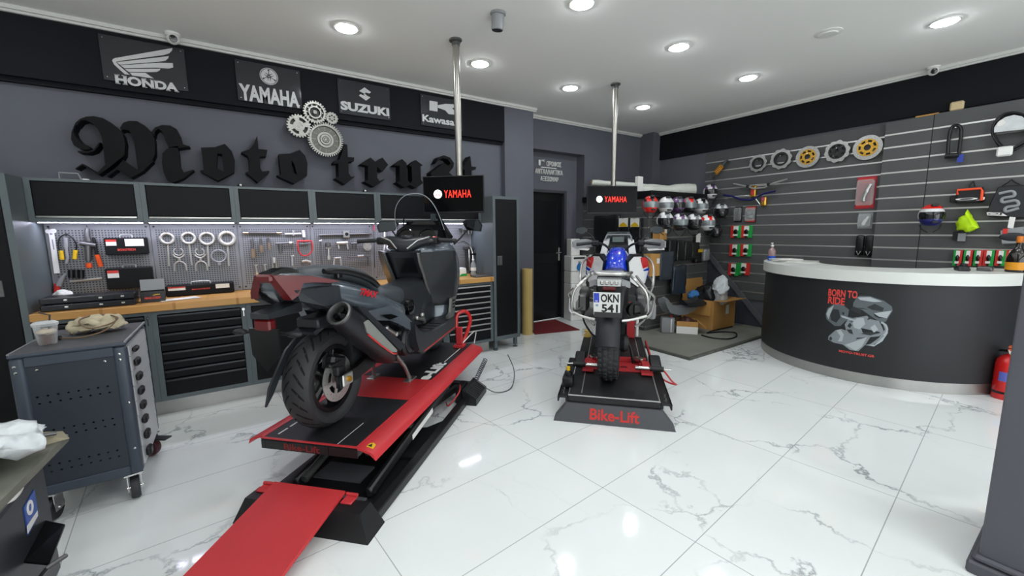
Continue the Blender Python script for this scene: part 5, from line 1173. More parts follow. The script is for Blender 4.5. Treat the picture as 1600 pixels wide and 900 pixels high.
# ================================================================ TELEVISIONS ON POLES
M_SCR = mat('screen_glass', '#050507', .2, spec=.12)
M_LITR = mat('screen_red', '#ff2a1c', .5, emit=1.6)
M_LITW = mat('screen_white', '#ffffff', .5, emit=1.0)
def tv_pole(x, y, deg, w_, h_, z, off, which):
    t = thing('ceiling_pole', f'polished steel pole from the ceiling holding the {which} television', 'pole', (x, y, ZC), group='ceiling poles with televisions')
    bm = NB(); tube(bm, [(0, 0, -.02), (0, 0, -(ZC-z)-.1)], .03, 20); obj('shaft', bm, mat('pole_steel', '#a9a69f', .3, metal=1), t)
    bm = NB(); lathe(bm, [(.055, 0), (.055, -.014), (.048, -.02), (.034, -.024), (.034, -.05)], 24); obj('flange', bm, M_DSTEEL, t)
    a = math.radians(deg); n = Vector((math.cos(a), math.sin(a), 0)); d = Vector((-n.y, n.x, 0))
    c = Vector((x, y, z))+n*.075+d*off
    tv = hang('television', f'flat black television lit with a red brand name, {"left, above the scooter" if which == "left" else "right, above the white and blue motorcycle"}', 'television', c, a+PI/2, group='televisions on ceiling poles')
    bm = NB(); box(bm, -w_/2, w_/2, -h_/2, h_/2, -.018, 0, bev=.004); box(bm, -w_*.35, w_*.35, -h_*.35, h_*.3, -.045, -.018, bev=.01); obj('casing', bm, M_BLACK, tv)
    bm = NB(); box(bm, -w_/2+.008, w_/2-.008, -h_/2+.016, h_/2-.008, .0, .0012); sc = obj('screen', bm, M_SCR, tv, ang=0)
    text('screen_lettering', 'YAMAHA', sc, (.04, h_*.02, .0013), M_LITR, w=w_*.44, h=h_*.2, depth=.0006, bold=.0, space=1.12)
    bm = join_meshes([loops_mesh([circ(h_*.115, 32)], .0006)]); bmesh.ops.transform(bm, matrix=T(-w_*.29+.02, h_*.02, .0013), verts=bm.verts); ro = obj('screen_roundel', bm, M_LITW, sc, ang=0)
    bm = NB()
    for k in range(3): box(bm, h_*.01, h_*.09, -h_*.012, h_*.012, .0006, .0009, M=T(-w_*.29+.02, h_*.02, .0013) @ RZ(PI/2+k*2*PI/3))
    obj('fork_mark', bm, M_LITR, ro, ang=0)
    bm = NB(); box(bm, -.03, .03, -.06, .06, -.06, -.045, bev=.003); obj('bracket', bm, M_DSTEEL, tv)
tv_pole(1.757, 3.433, 228, .56, .33, 1.78, -.04, 'left')
tv_pole(3.771, 3.432, 246, .62, .32, 1.80, -.04, 'right')
# ================================================================ SLATWALLS
def slat_panel(name, label, p, face, w_, z0, z1, zs, d=.02, group='slatwall panels'):
    t = hang(name, label, 'slatwall panel', (p[0], p[1], z0), face, group)
    h_ = z1-z0; cuts = [z-z0 for z in zs if z0+.02 < z < z1-.02]; lev = [0]+sorted(cuts)+[h_]
    bm = NB(); box(bm, 0, w_, 0, h_, 0, d-.008)
    for a, b in zip(lev, lev[1:]): box(bm, 0, w_, a+(.009 if a > 0 else 0), b-(.009 if b < h_ else 0), d-.008, d, bev=.0015)
    obj('board', bm, M_SLAT, t, ang=0)
    for c in cuts:
        bm = NB(); box(bm, 0, w_, c-.0085, c+.0085, d-.0075, d-.001, bev=.001); obj('rail', bm, M_ALU, t, ang=0)
    return t
ZS = [2.478-.1395*i for i in range(-1, 18)]
slat_panel('slatwall', 'far grey slatwall panel with aluminium rails, holding the brake discs', (6.318, 3.82), 'R', 2.18, .41, 2.62, ZS)
slat_panel('slatwall', 'narrow middle grey slatwall panel standing slightly proud of the far one', (6.24, 1.64), 'R', .385, .41, 2.618, ZS)
slat_panel('slatwall', 'near grey slatwall panel behind the counter, holding the U-shaped lock', (6.24, 1.249), 'R', 1.75, .41, 2.625, ZS)
bm = NB(); box(bm, 6.242, XR, -.5, 1.64, .4, 2.6); struct('wall_batten', bm, M_SLAT, ang=0)
slat_panel('slatwall', 'grey slatwall face of the boxed-in stair, holding the row of helmets', (4.742, 3.69), 'L', 1.5, .05, 1.88, [z-.02 for z in ZS])
slat_panel('slatwall', 'short grey slatwall end of the boxed-in stair behind the white and blue motorcycle', (4.76, 4.94), 'R', 1.25, .05, 1.88, [z-.02 for z in ZS])
bm = NB(); box(bm, 4.70, 6.02, 3.6, 4.93, 1.89, 1.975, bev=.004); box(bm, 4.695, 6.02, 3.595, 3.6, 1.925, 1.935)
single('shelf_top', bm, M_SATIN, 'black top board of the boxed-in stair carrying white plastic rolls', 'shelf')
# rolls and parcel on top
def roll(a, b, r, label, bulge=0):
    t = thing('plastic_roll', label, 'roll', a, group='white plastic rolls on the black shelf')
    d = Vector(b)-Vector(a); bm = NB(); N_ = 14
    tube(bm, [d*(k/N_) for k in range(N_+1)], [r*(1+.1*math.sin(k*2.1))+(bulge if k > 10 else 0) for k in range(N_+1)], 16); crumple(bm, .008, 3, 12); obj('sheeting', bm, mat('milky_plastic', '#c9ccc2', .35, noise=(10, .15)), t, ang=60)
    bm = NB(); u = d.normalized(); tube(bm, [u*-.012, u*.03], r*.55, 14); obj('core', bm, M_CARD, t)
roll((4.78, 4.8, 2.2), (6.0, 3.95, 2.07), .045, 'long white roll of plastic sheeting, the higher one, tilted')
roll((4.78, 4.55, 2.04), (5.98, 3.8, 2.055), .065, 'fat white roll of plastic sheeting lying along the front of the black shelf', .03)
bm = NB(); box(bm, -.05, .05, -.03, .03, 0, .2, bev=.004); o = single('white_bracket_box', bm, M_WHITE, 'small white upright box among the white plastic rolls', 'box', loc=(4.72, 3.83, 1.976))
# ================================================================ THINGS HUNG ON THE RIGHT WALL
def hq(name, label, cat, px, py, X=6.295, group=None):
    p = onX(px, py, X); t = hang(name, label, cat, p, 'R', group)
    def q(x, y, z=0): v = onX(x, y, X); return (-(v.y-p.y), v.z-p.z, z)
    return t, q
def lq(name, label, cat, px, py, Y=YP, group=None):
    p = onY(px, py, Y); t = hang(name, label, cat, p, 'L', group)
    def q(x, y, z=0): v = onY(x, y, Y); return (v.x-p.x, v.z-p.z, z)
    return t, q
# shock absorber
t, q = hq('shock_absorber', 'yellow coil-over shock absorber hanging aslant at the top of the far slatwall', 'shock absorber', 1127, 264)
a, b = Vector(q(1116, 277, .06)), Vector(q(1138, 252, .06))
bm = NB(); tube(bm, [a, a.lerp(b, .3)], .018, 12); tube(bm, [a.lerp(b, .25), a.lerp(b, .8)], .014, 10); cyl(bm, a.lerp(b, .22), a.lerp(b, .26), .034, 16); cyl(bm, a.lerp(b, .72), a.lerp(b, .76), .034, 16); tube(bm, [a.lerp(b, .74), b], .022, 12)
for e in (a, b): tube(bm, [e+Vector((0, 0, -.03)), e+Vector((0, 0, .02))], .02, 12)
obj('damper', bm, M_DSTEEL, t)
u = (b-a).normalized(); s_ = u.orthogonal().normalized(); v_ = u.cross(s_); bm = NB(); L = (b-a).length
tube(bm, [a+u*L*(.25+.48*k/90)+(s_*math.cos(k*.42)+v_*math.sin(k*.42))*.03 for k in range(91)], .008, 8); obj('spring', bm, mat('spring_yellow', '#e0971c', .3, coat=.4), t)
# brake discs
def disc(px, py, rp, style, label, tilt):
    t, q = hq('brake_disc', label, 'brake disc', px, py, group='brake discs on the far slatwall'); R = abs(q(px, py-rp)[1])
    wav = lambda n, a_: [(R*(1+a_*math.sin(n*2*PI*k/96))*math.cos(2*PI*k/96), R*(1+a_*math.sin(n*2*PI*k/96))*math.sin(2*PI*k/96)) for k in range(96)]
    outer = wav(10, .05) if style in ('wave', 'blackwave') else circ(R, 56)
    ls = [outer, circ(R*.68, 40)]
    for k in range(20):
        for f in (.76, .88): a = 2*PI*(k+(.5 if f > .8 else 0))/20; ls.append(circ(R*.03, 6, R*f*math.cos(a), R*f*math.sin(a)))
    bm = join_meshes([loops_mesh(ls, .006)]); bmesh.ops.transform(bm, matrix=T(0, 0, .03), verts=bm.verts); obj('friction_ring', bm, M_STEEL, t, ang=0)
    bm = NB()
    inner = {'gold': [circ(R*.7, 40)]+[sector(R*.44, R*.6, k*2*PI/7+.12, (k+1)*2*PI/7-.22, 4) for k in range(7)]+[circ(R*.24, 24)], 'ring': [circ(R*.7, 32), circ(R*.52, 32)]}
    k_ = 'gold' if style in ('gold', 'blackwave') else 'ring'
    bm = join_meshes([loops_mesh(inner[k_], .008)]); bmesh.ops.transform(bm, matrix=T(0, 0, .032), verts=bm.verts)
    obj('carrier', bm, M_GOLD if style == 'gold' else M_SATIN, t, ang=0)
    bm = NB(); cyl(bm, (0, R*.3, -.0), (0, R*.3, .06), .006); obj('hook', bm, M_CHROME, t)
disc(1186, 255.5, 13, 'wave', 'small silver wavy brake disc with a thin black ring, furthest of the five', 0)
disc(1222, 248.8, 15.3, 'wave', 'silver wavy brake disc with a black ring, second from the yellow shock absorber', 0)
disc(1263.5, 245.5, 16.6, 'gold', 'round silver brake disc with a gold centre, middle one of the five', 0)
disc(1309.5, 237, 16.6, 'blackwave', 'wavy silver brake disc with a black centre, between the two gold-centred ones', 0)
disc(1357, 231, 19, 'gold', 'largest silver brake disc with a gold centre, nearest to the counter', 0)
# handlebars
hz4 = lambda q, *pts, z=.08: [q(1130+x/13.33, 270+y/13.33, z) for x, y in pts]
t, q = hq('handlebar', 'silver motorcycle handlebar with a cross brace on the far slatwall', 'handlebar', 1180, 290, group='spare handlebars on the far slatwall')
bm = NB(); tube(bm, hz4(q, (270, 235), (420, 265), (560, 290), (690, 335), (930, 315), (1000, 265), (1150, 210), (1400, 140)), .0125, 10); obj('bar', bm, M_ALU, t)
bm = NB(); tube(bm, hz4(q, (570, 285), (620, 268), (1000, 240)), .008, 8); obj('cross_brace', bm, M_ALU, t)
bm = NB()
for p in hz4(q, (575, 290), (1005, 250)): box(bm, p[0]-.02, p[0]+.02, p[1]-.02, p[1]+.02, p[2]-.02, p[2]+.02, bev=.006)
obj('clamp', bm, M_BLACK, t)
bm = NB(); a = q(1130+650/13.33, 270+390/13.33, .03); box(bm, a[0]-.035, a[0]+.035, a[1]-.08, a[1]+.08, .0, .05, bev=.01, M=None); obj('mount', bm, M_GOLD, t)
bm = NB(); box(bm, a[0]-.02, a[0]+.02, a[1]-.05, a[1]+.05, .05, .06, bev=.004); obj('card', bm, M_REDC, t)
t, q = hq('handlebar', 'dark blue motorcycle handlebar hanging below the silver one', 'handlebar', 1175, 305, group='spare handlebars on the far slatwall')
bm = NB(); tube(bm, hz4(q, (60, 465), (250, 495), (430, 560), (640, 570), (780, 500), (900, 440), (1140, 385)), .0135, 10); obj('bar', bm, mat('anodised_blue', '#25276b', .3, metal=.5), t)
bm = NB(); tube(bm, hz4(q, (300, 500), (430, 488), (600, 478)), .008, 8); obj('cross_brace', bm, M_ALU, t)
bm = NB(); a = q(1130+870/13.33, 270+590/13.33, .03); box(bm, a[0]-.035, a[0]+.035, a[1]-.07, a[1]+.06, .0, .06, bev=.015); obj('mount', bm, M_GOLD, t)
bm = NB(); tube(bm, hz4(q, (745, 550), (830, 660), z=.09), .008, 8); obj('strut', bm, M_ALU, t)
bm = NB(); box(bm, a[0]-.02, a[0]+.025, a[1]+.0, a[1]+.05, .06, .07, bev=.004); obj('card', bm, mat('card_pink', '#b44a6a', .5), t)
# blister packs
M_CLEAR = glass('clear_blister', '#d9dedd', .08, .18)
def pack(label, px, py, wp, hp, card, body, X=6.295, band=None, cat='blister pack', name='blister_pack', shape='pods', group='blister packs on the far slatwall'):
    t, q = hq(name, label, cat, px, py, X, group); w_ = q(px+wp/2, py)[0]-q(px-wp/2, py)[0]; h_ = q(px, py-hp/2)[1]-q(px, py+hp/2)[1]
    bm = NB(); box(bm, -w_/2, w_/2, -h_/2, h_/2, .0, .004, bev=.0015); obj('backing_card', bm, card, t, ang=0)
    if band is not None:
        bm = NB(); box(bm, -w_*.42, w_*.42, -h_*.46, -h_*.28, .004, .006); box(bm, -w_*.42, w_*.42, h_*.3, h_*.46, .004, .006); obj('print_band', bm, band, t, ang=0)
    bm = NB()
    if shape == 'pods':
        ell(bm, (-w_*.05, h_*.08, .03), w_*.25, h_*.14, .022); ell(bm, (w_*.05, -h_*.14, .03), w_*.22, h_*.12, .022)
    elif shape == 'elbow': tube(bm, curvepts([(w_*.25, h_*.25, .03), (w_*.1, h_*.05, .035), (-w_*.05, -h_*.18, .03), (w_*.02, -h_*.28, .03)], 5), [w_*.09]*5+[w_*.13]*11, 12)
    else: box(bm, -w_*.3, w_*.3, -h_*.36, h_*.36, .006, .05, bev=.02, seg=2)
    obj('product', bm, body, t)
    bm = NB(); box(bm, -w_*.44, w_*.44, -h_*.4, h_*.4, .0062, .062, bev=.016); obj('clear_shell', bm, M_CLEAR, t, ang=30)
    return t
M_SMOKE = mat('matt_charcoal', '#26282a', .5)
pack('narrow black part in a clear pack, left of the black and red carded pack', 1154, 335, 12, 25, M_SMOKE, M_SATIN, shape='box')
pack('black and red carded pack under the blue handlebar', 1173.5, 335, 17, 26, M_SMOKE, M_GREY, band=M_REDC)
pack('large red carded pack with a chrome elbow under the largest brake disc', 1353, 301, 31, 50, mat('card_crimson', '#a8233a', .4), M_CHROME, shape='elbow', band=M_REDC)
pack('small clear pack with a white part, below the large red and white pack', 1352, 345, 23, 25, M_GREY, M_WHITE, shape='elbow')
t, q = hq('foot_pegs', 'pair of black foot pegs hanging at the bottom of the clear packs', 'foot pegs', 1352, 383)
for s in (-1, 1):
    bm = NB(); box(bm, s*.045-.04, s*.045+.04, -.13, .12, .01, .05, bev=.02, seg=2); pg_ = obj('peg', bm, M_SATIN, t)
    bm = NB(); tube(bm, [(s*.045-.02, -.07, .052), (s*.045, -.12, .052), (s*.045+.02, -.07, .052)], .005); obj('chevron', bm, M_ALU, pg_)
# red and green cards
def brake_card(label, px, py, wp=16.5, hp=19, grp='red and green brake pad cards on the far slatwall', flip=False, X=6.295, crown=False):
    t, q = hq('brake_pad_card', label, 'brake pad pack', px, py, X, grp); w_ = q(px+wp/2, py)[0]-q(px-wp/2, py)[0]; h_ = q(px, py-hp/2)[1]-q(px, py+hp/2)[1]
    a, b = (M_GREEN, M_REDC) if flip else (M_REDC, M_GREEN)
    bm = NB(); box(bm, -w_/2, 0, -h_/2, h_/2, 0, .035, bev=.002); obj('red_side' if not flip else 'green_side', bm, a, t, ang=0)
    bm = NB(); box(bm, 0, w_/2, -h_/2, h_/2, 0, .035, bev=.002); obj('green_side' if not flip else 'red_side', bm, b, t, ang=0)
    bm = NB(); box(bm, -w_*.22, w_*.24, h_*.1, h_*.46, .035, .037); box(bm, -w_*.25, w_*.2, -h_*.34, -h_*.2, .035, .037); split_obj('white_print', bm, M_PAPER, t, ang=0)
    bm = NB(); ell(bm, (0, 0, .04), w_*.2, h_*.2, .014); box(bm, -w_*.12, w_*.15, -h_*.46, -h_*.36, .035, .05, bev=.003); obj('pads', bm, M_SATIN, t)
for r_, (y, nm) in enumerate(((362, 'top'), (391, 'middle'), (421, 'bottom'))):
    brake_card(f'red and green brake pad card, left of the {nm} pair', 1151.5-r_*2, y); 
    if r_ < 2: brake_card(f'orange-red and green brake pad card, right of the {nm} pair', 1168-r_*1.2, y)
brake_card('tilted red brake pad card, right of the bottom pair', 1163.5, 420, 17, 19, flip=True)
# near panel: lock, cable lock, pouch, rucksack, bag, helmet, device, cards
XN = 6.215
t, q = hq('u_lock', 'black U-shaped lock with a blue tag on the near slatwall', 'bicycle lock', 1492, 224, XN)
zz = lambda *pts, z=.04: [q(1470+x/9, 160+y/9, z) for x, y in pts]
bm = NB(); tube(bm, curvepts(zz((110, 740), (120, 560), (145, 410), (180, 345), (230, 328), (280, 345), (300, 410), (285, 560), (262, 740)), 4), .014, 12); obj('shackle', bm, M_SATIN, t)
bm = NB(); a, b = zz((75, 760), (275, 745)); tube(bm, [a, b], .026, 14); obj('crossbar', bm, M_BLACK, t)
bm = NB(); a = zz((290, 790))[0]; box(bm, a[0]-.022, a[0]+.022, a[1]-.04, a[1]+.035, .05, .054, M=None); obj('blue_tag', bm, mat('tag_blue', '#2a3f9a', .4), t, ang=0)
bm = NB(); a = zz((228, 365))[0]; cyl(bm, (a[0], a[1], -.01), (a[0], a[1], .07), .006); obj('hook', bm, M_CHROME, t)
t, q = hq('cable_lock', 'coiled black cable lock with a white pictured card, top right of the near slatwall', 'cable lock', 1578, 215, XN)
bm = NB()
for k in range(3):
    pts = curvepts(zz((750, 470), (755, 400), (800, 300), (900, 215), (1050, 185), (1200, 230), (1290, 350), (1280, 480), (1180, 600), (1000, 690), (870, 650), (790, 560), z=.03+.02*k), 4, True)
    tube(bm, [(x+.008*math.sin(k*2), y+.01*k, z) for x, y, z in [tuple(p) for p in pts]], .01, 8, closed=True)
obj('cable', bm, M_BLACK, t)
bm = NB(); prism(bm, [p[:2] for p in zz((770, 440), (775, 370), (830, 290), (930, 225), (1050, 195), (1160, 215), (1250, 290), (1285, 385))], .085, .09); cdd = obj('picture_card', bm, mat('card_grey', '#c9cccd', .4, noise=(14, .3)), t, ang=0)
bm = NB(); prism(bm, [p[:2] for p in zz((810, 340), (850, 275), (910, 262), (935, 300), (890, 345), (840, 355))], .09, .092); obj('round_print', bm, M_PAPER, cdd, ang=0)
bm = NB(); a = zz((915, 700), z=.06)[0]; box(bm, a[0]-.05, a[0]+.05, a[1]-.045, a[1]+.045, .05, .1, bev=.012, M=None); obj('lock_body', bm, M_WHITE, t)
zb = lambda q, *pts, z=.04: [q(1470+x/5.62, 280+y/5.62, z) for x, y in pts]
def cushion(bm, P2, z0, z1, ins=.82):
    c = sum((Vector(p[:2]) for p in P2), Vector((0, 0)))/len(P2)
    secs = [[(*(c+(Vector(p[:2])-c)*f), z0+(z1-z0)*g) for p in P2] for f, g in ((.96, 0), (1, .35), (.97, .7), (ins, 1))]
    loft(bm, secs)
t, q = hq('orange_pouch', 'black zip pouch with an orange border on the near slatwall', 'pouch', 1518, 303, XN)
bm = NB(); cushion(bm, zb(q, (150, 90), (380, 70), (400, 180), (370, 205), (140, 215), (135, 170)), .0, .09); obj('body', bm, M_BLACK, t, ang=50)
bm = NB(); tube(bm, zb(q, (165, 140), (165, 100), (370, 85), (380, 110), (372, 190), z=.095), .011, 8); obj('orange_edge', bm, mat('neon_orange', '#f0532d', .5), t)
pz = zb(q, (270, 178), z=.0)[0]; text('print', 'OJ', t, (pz[0], pz[1], .0905), M_PAPER, w=.2, h=.03, depth=.001, bold=.02)
bm = NB(); tube(bm, curvepts(zb(q, (255, 70), (270, 40), (290, 22), (300, 45), (305, 68), z=.03), 4), .006); obj('loop', bm, M_BLACK, t)
bm = NB(); a = zb(q, (125, 165), z=.03)[0]; box(bm, a[0]-.03, a[0]+.025, a[1]-.04, a[1]+.02, .02, .035, bev=.004); obj('tag', bm, M_BLACK, t)
t, q = hq('drawstring_bag', 'large black drawstring bag with a grey looping stripe, right edge of the near slatwall', 'bag', 1580, 315, XN)
bm = NB(); cushion(bm, zb(q, (510, 70), (600, 55), (740, 50), (830, 70), (880, 180), (900, 330), (760, 350), (430, 330), (405, 310), (440, 210)), 0, .1, .9); obj('body', bm, M_SMOKE, t, ang=50)
bm = NB(); tube(bm, curvepts(zb(q, (525, 130), (640, 110), (655, 150), (560, 170), (560, 205), (670, 190), (690, 230), (590, 250), (590, 285), (700, 255), z=.098), 5), .013, 8); obj('grey_stripe', bm, mat('stripe_grey', '#8d9092', .5), t)
bm = NB(); prism(bm, [p[:2] for p in zb(q, (420, 292), (550, 296), (600, 325), (425, 318))], .1, .103); lb = obj('white_label', bm, M_PAPER, t, ang=0); c_ = zb(q, (490, 308))[0]; text('label_print', 'OJ', lb, (c_[0], c_[1], .1031), M_SMOKE, w=.09, h=.022, depth=.001, bold=.02)
bm = NB(); tube(bm, curvepts(zb(q, (530, 70), (600, 25), (625, 5), (650, 25), (720, 60), z=.03), 4), .006); obj('cord', bm, M_BLACK, t)
t, q = hq('neon_bag', 'crumpled neon yellow stuff bag with two small tags on the near slatwall', 'bag', 1513, 346, XN)
bm = NB(); P2 = zb(q, (150, 380), (170, 340), (230, 310), (245, 265), (262, 310), (300, 350), (345, 425), (300, 450), (255, 465), (210, 450), (150, 445)); cushion(bm, P2, 0, .11, .6)
bmesh.ops.subdivide_edges(bm, edges=bm.edges[:], cuts=2, use_grid_fill=True); crumple(bm, .012, 5, 25); obj('body', bm, mat('neon_yellow', '#c6f01e', .5), t, ang=60)
for k, (x, y) in enumerate(((143, 495), (190, 510))):
    bm = NB(); a = zb(q, (x, y), z=.03)[0]; box(bm, a[0]-.028, a[0]+.028, a[1]-.04, a[1]+.04, .025+.01*k, .03+.01*k, bev=.001); obj('tag', bm, M_BLACK if k == 0 else M_GREY, t, ang=0)
t, q = hq('grey_device', 'grey plastic device with a white tag, hanging above the bottle', 'device', 1580, 365, XN)
bm = NB(); cushion(bm, zb(q, (530, 450), (620, 425), (740, 415), (770, 560), (545, 570)), 0, .1, .92); obj('body', bm, M_GREY, t, ang=40)
bm = NB(); a = zb(q, (650, 505))[0]; ell(bm, (a[0], a[1], .1), .09, .04, .012); obj('handle_recess', bm, M_SMOKE, t)
bm = NB(); prism(bm, [p[:2] for p in zb(q, (620, 330), (672, 335), (650, 432), (600, 425))], .1, .104); obj('white_tag', bm, M_PAPER, t, ang=0)
bm = NB(); prism(bm, [p[:2] for p in zb(q, (560, 435), (605, 430), (600, 475), (558, 480))], .1, .104); obj('red_tag', bm, M_REDC, t, ang=0)
for k, (x, nm) in enumerate(((1497, 'first from the left'), (1513, 'second from the left'), (1529, 'third from the left'), (1545.5, 'fourth from the left'), (1564, 'fifth from the left'), (1580, 'last on the right'))):
    brake_card(f'green and red brake pad card over the counter, {nm}', x, 403, 14 if k < 3 else 17, 25, 'red and green brake pad cards over the counter', k < 3, XN)
bm = NB(); box(bm, 0, .05, -.05, .05, 0, .09, bev=.012); p = onX(1493, 174, XN); single('tape_roll', bm, mat('tan_tape', '#c9b48c', .6), 'small tan block standing on top of the near slatwall', 'block', loc=(XN+.01, p.y, 2.626))
bm = NB(); box(bm, 0, .06, -.09, .09, 0, .016, bev=.002); p = onX(1448, 180, XN); single('wood_offcut', bm, M_CARD, 'thin wooden strip lying on top of the narrow slatwall', 'wood strip', loc=(XN+.01, p.y, 2.619))
# ---------------------------------------------------------------- helmets
def shell_mesh(scale=1.0):
    """full-face helmet, x forward, z up, centred"""
    bm = NB(); bmesh.ops.create_uvsphere(bm, u_segments=28, v_segments=20, radius=1)
    for v in bm.verts:
        x, y, z = v.co; fx = .128 if x < 0 else .125
        sx = x*fx; sy = y*.112; sz = z*.128
        if z < -.1: sx += .03*max(0, x)*min(1, (-z-.1)*1.6); sz = max(sz, -.112); sy *= 1-.12*(-z)
        v.co = (sx*scale, sy*scale, sz*scale)
    return bm
def helmet(label, loc, rz, shell, accent, vis, chin=None, tilt=0, group='motorcycle helmets on the slatwalls', visor_dark=True):
    t = thing('helmet', label, 'helmet', loc, rz, group=group); t.scale = (.92,)*3
    bm = shell_mesh()
    for f in bm.faces:
        c = f.calc_center_median()
        if chin is not None and c.z < -.045 and c.x > -.02: f.material_index = 1
        if accent is not None and c.z > .02 and (abs(c.y) < .03 or abs(abs(c.y)-.085) < .012): f.material_index = 2
    obj('shell', bm, [shell, chin or shell, accent or shell], t, ang=180)
    bm = shell_mesh(1.025)
    dl = [f for f in bm.faces if not (f.calc_center_median().x > .03 and -.045 < f.calc_center_median().z < .045)]
    bmesh.ops.delete(bm, geom=dl, context='FACES'); obj('visor', bm, vis, t, ang=180)
    bm = NB(); box(bm, .125, .165, -.03, .03, -.085, -.06, bev=.008); box(bm, .06, .1, -.03, .03, .1, .128, bev=.008); split_obj('vent', bm, M_SMOKE, t)
    dv = Vector((-math.cos(rz), -math.sin(rz), 0)); L_ = min([(3.668-loc[1])/dv.y if dv.y > .2 and loc[0] < 6.05 else 9, (6.22-loc[0])/dv.x if dv.x > .2 else 9])/.92
    if L_ > .12: bm = NB(); cyl(bm, (-.08, 0, .01), (-L_, 0, .01), .01); obj('peg', bm, M_CHROME, t)
    for s in (-1, 1):
        bm = NB(); tube(bm, curvepts([(0, s*.09, -.1), (.02, s*.07, -.15), (.03, s*.02, -.19)], 3), .006); obj('strap', bm, M_BLACK, t)
    return t
M_VD = mat('visor_dark', '#15171a', .08, coat=.5); M_VG = mat('visor_grey', '#7d8587', .1, metal=.3, coat=.5)
M_HW = mat('helmet_white', '#dcdcdc', .25, coat=.5); M_HR = mat('helmet_red', '#e0231a', .25, coat=.5); M_HB = mat('helmet_black', '#17181a', .3, coat=.4); M_HG = mat('helmet_grey', '#7b7e82', .3, coat=.4); M_HP = mat('helmet_purple', '#5b3a68', .3, coat=.4); M_HN = mat('helmet_navy', '#25267a', .3, coat=.5)
FC = math.radians(236)   # they face the room
def hy(px, py, Y): return onY(px, py, Y)
for lab, px, py, Y, sh, ac, vi, ch in (
    ('bright red full-face helmet with a grey visor, at the left end of the upper row', 1016, 320, 3.53, M_HR, M_HB, M_VG, None),
    ('white full-face helmet with a grey visor, right of the bright red one', 1040.5, 321, 3.53, M_HW, None, M_VG, None),
    ('purple and grey helmet with a dark visor in the upper row', 1058.5, 321, 3.53, M_HP, M_HG, M_VD, None),
    ('dark helmet with a red top in the upper row', 1076, 321, 3.53, M_HG, M_HR, M_VG, M_HB),
    ('white and black helmet at the right end of the upper row', 1095, 322.5, 3.5, M_HW, M_HB, M_VG, None),
    ('black helmet with white sides, at the left end of the lower row', 1039, 345.5, 3.28, M_HW, M_HG, M_VD, M_HB),
    ('white helmet with purple stripes in the lower row', 1062, 347.5, 3.30, M_HW, M_HP, M_VG, M_HB),
    ('large white and black helmet in the lower row', 1084, 347.5, 3.28, M_HW, M_HG, M_VD, M_HB),
    ('white helmet with a red and green front, at the right end of the lower row', 1105, 348.5, 3.30, M_HW, M_HR, M_VG, None)):
    helmet(lab, hy(px, py, Y), FC, sh, ac, vi, ch)
helmet('white helmet with black and purple lines, alone above the rows near the corner', onX(1110, 300, 6.15), FC, M_HW, M_HP, M_VD, None)
helmet('white open visor helmet right of the rows, nearest the red and green cards', onX(1126.5, 330, 6.12), FC-.3, M_HW, M_HG, M_VD, M_HB)
helmet('dark smoked helmet below the white one in the corner', onX(1117, 361, 6.15), FC-.3, M_HB, None, M_VD, M_HB)
hm = helmet('red, white and blue helmet hanging alone on the middle slatwall', onX(1455, 337, 6.05), math.radians(205), M_HW, None, M_VD, M_HN)
bm = shell_mesh(1.012)
dl = [f for f in bm.faces if not (f.calc_center_median().z > .068 and f.calc_center_median().x > -.06)]
bmesh.ops.delete(bm, geom=dl, context='FACES'); obj('red_crown', bm, M_HR, hm, ang=180)
# small tags and packs below the helmets
def hang_pack(name, label, cat, px, py, wp, hp, m, Y=3.64, group=None, bump=.01, seed=1, card=None):
    t, q = lq(name, label, cat, px, py, Y, group); w_ = q(px+wp/2, py)[0]-q(px-wp/2, py)[0]; h_ = q(px, py-hp/2)[1]-q(px, py+hp/2)[1]
    bm = NB(); box(bm, -w_/2, w_/2, -h_/2, h_/2, .0, .05, bev=.01); bmesh.ops.subdivide_edges(bm, edges=bm.edges[:], cuts=4, use_grid_fill=True); crumple(bm, bump, seed, 22); obj('bag', bm, m, t, ang=70)
    if card is not None: bm = NB(); box(bm, -w_*.4, w_*.4, h_*.28, h_*.5, .062, .065); obj('header_card', bm, card, t, ang=0)
    bm = NB(); cyl(bm, (0, h_*.46, -.09), (0, h_*.46, .09), .004); obj('hook', bm, M_CHROME, t)
    return t
M_BAGB = mat('black_poly_bag', '#1d1f21', .22, bump=(25, .6)); M_BAGC = mat('clear_poly_bag', '#3a4148', .2, bump=(25, .6))
for k, (x, nm) in enumerate(((1047, 'left of the four'), (1060, 'second of the four'), (1072, 'third of the four'), (1083, 'right of the four'))):
    hang_pack('strap_pack', f'black glossy pack of straps hanging below the lower helmet row, {nm}', 'pack', x, 391+k*.3, 11, 34-k*2.5, M_BAGB, 3.62, 'black strap packs on the stair slatwall', .012, k)
hang_pack('poly_bag', 'wide dark see-through bag below the cardboard box on the stair slatwall', 'bag', 1038, 415, 21, 44, M_BAGC, 3.6, None, .014, 7)
hang_pack('poly_bag', 'blue-black plastic bag hanging lowest on the stair slatwall', 'bag', 1058, 437, 20, 44, mat('blue_poly_bag', '#2b343d', .18, bump=(18, .7)), 3.58, None, .014, 9)
hang_pack('yellow_label_pack', 'small black pack with a round yellow label', 'pack', 1088, 400, 9, 22, M_BAGB, 3.62, None, .006, 4, M_YELLOW)
hang_pack('grey_pack', 'small grey pack beside the yellow labelled one', 'pack', 1100, 398, 9, 18, M_GREY, 3.63, None, .006, 5)
bm = NB(); a = onY(1091, 372, 3.6); box(bm, -.055, .055, -.004, .004, -.07, .07, bev=.002); single('price_tag', bm, M_PAPER, 'white paper tag hanging under the white and red helmet', 'tag', loc=a)
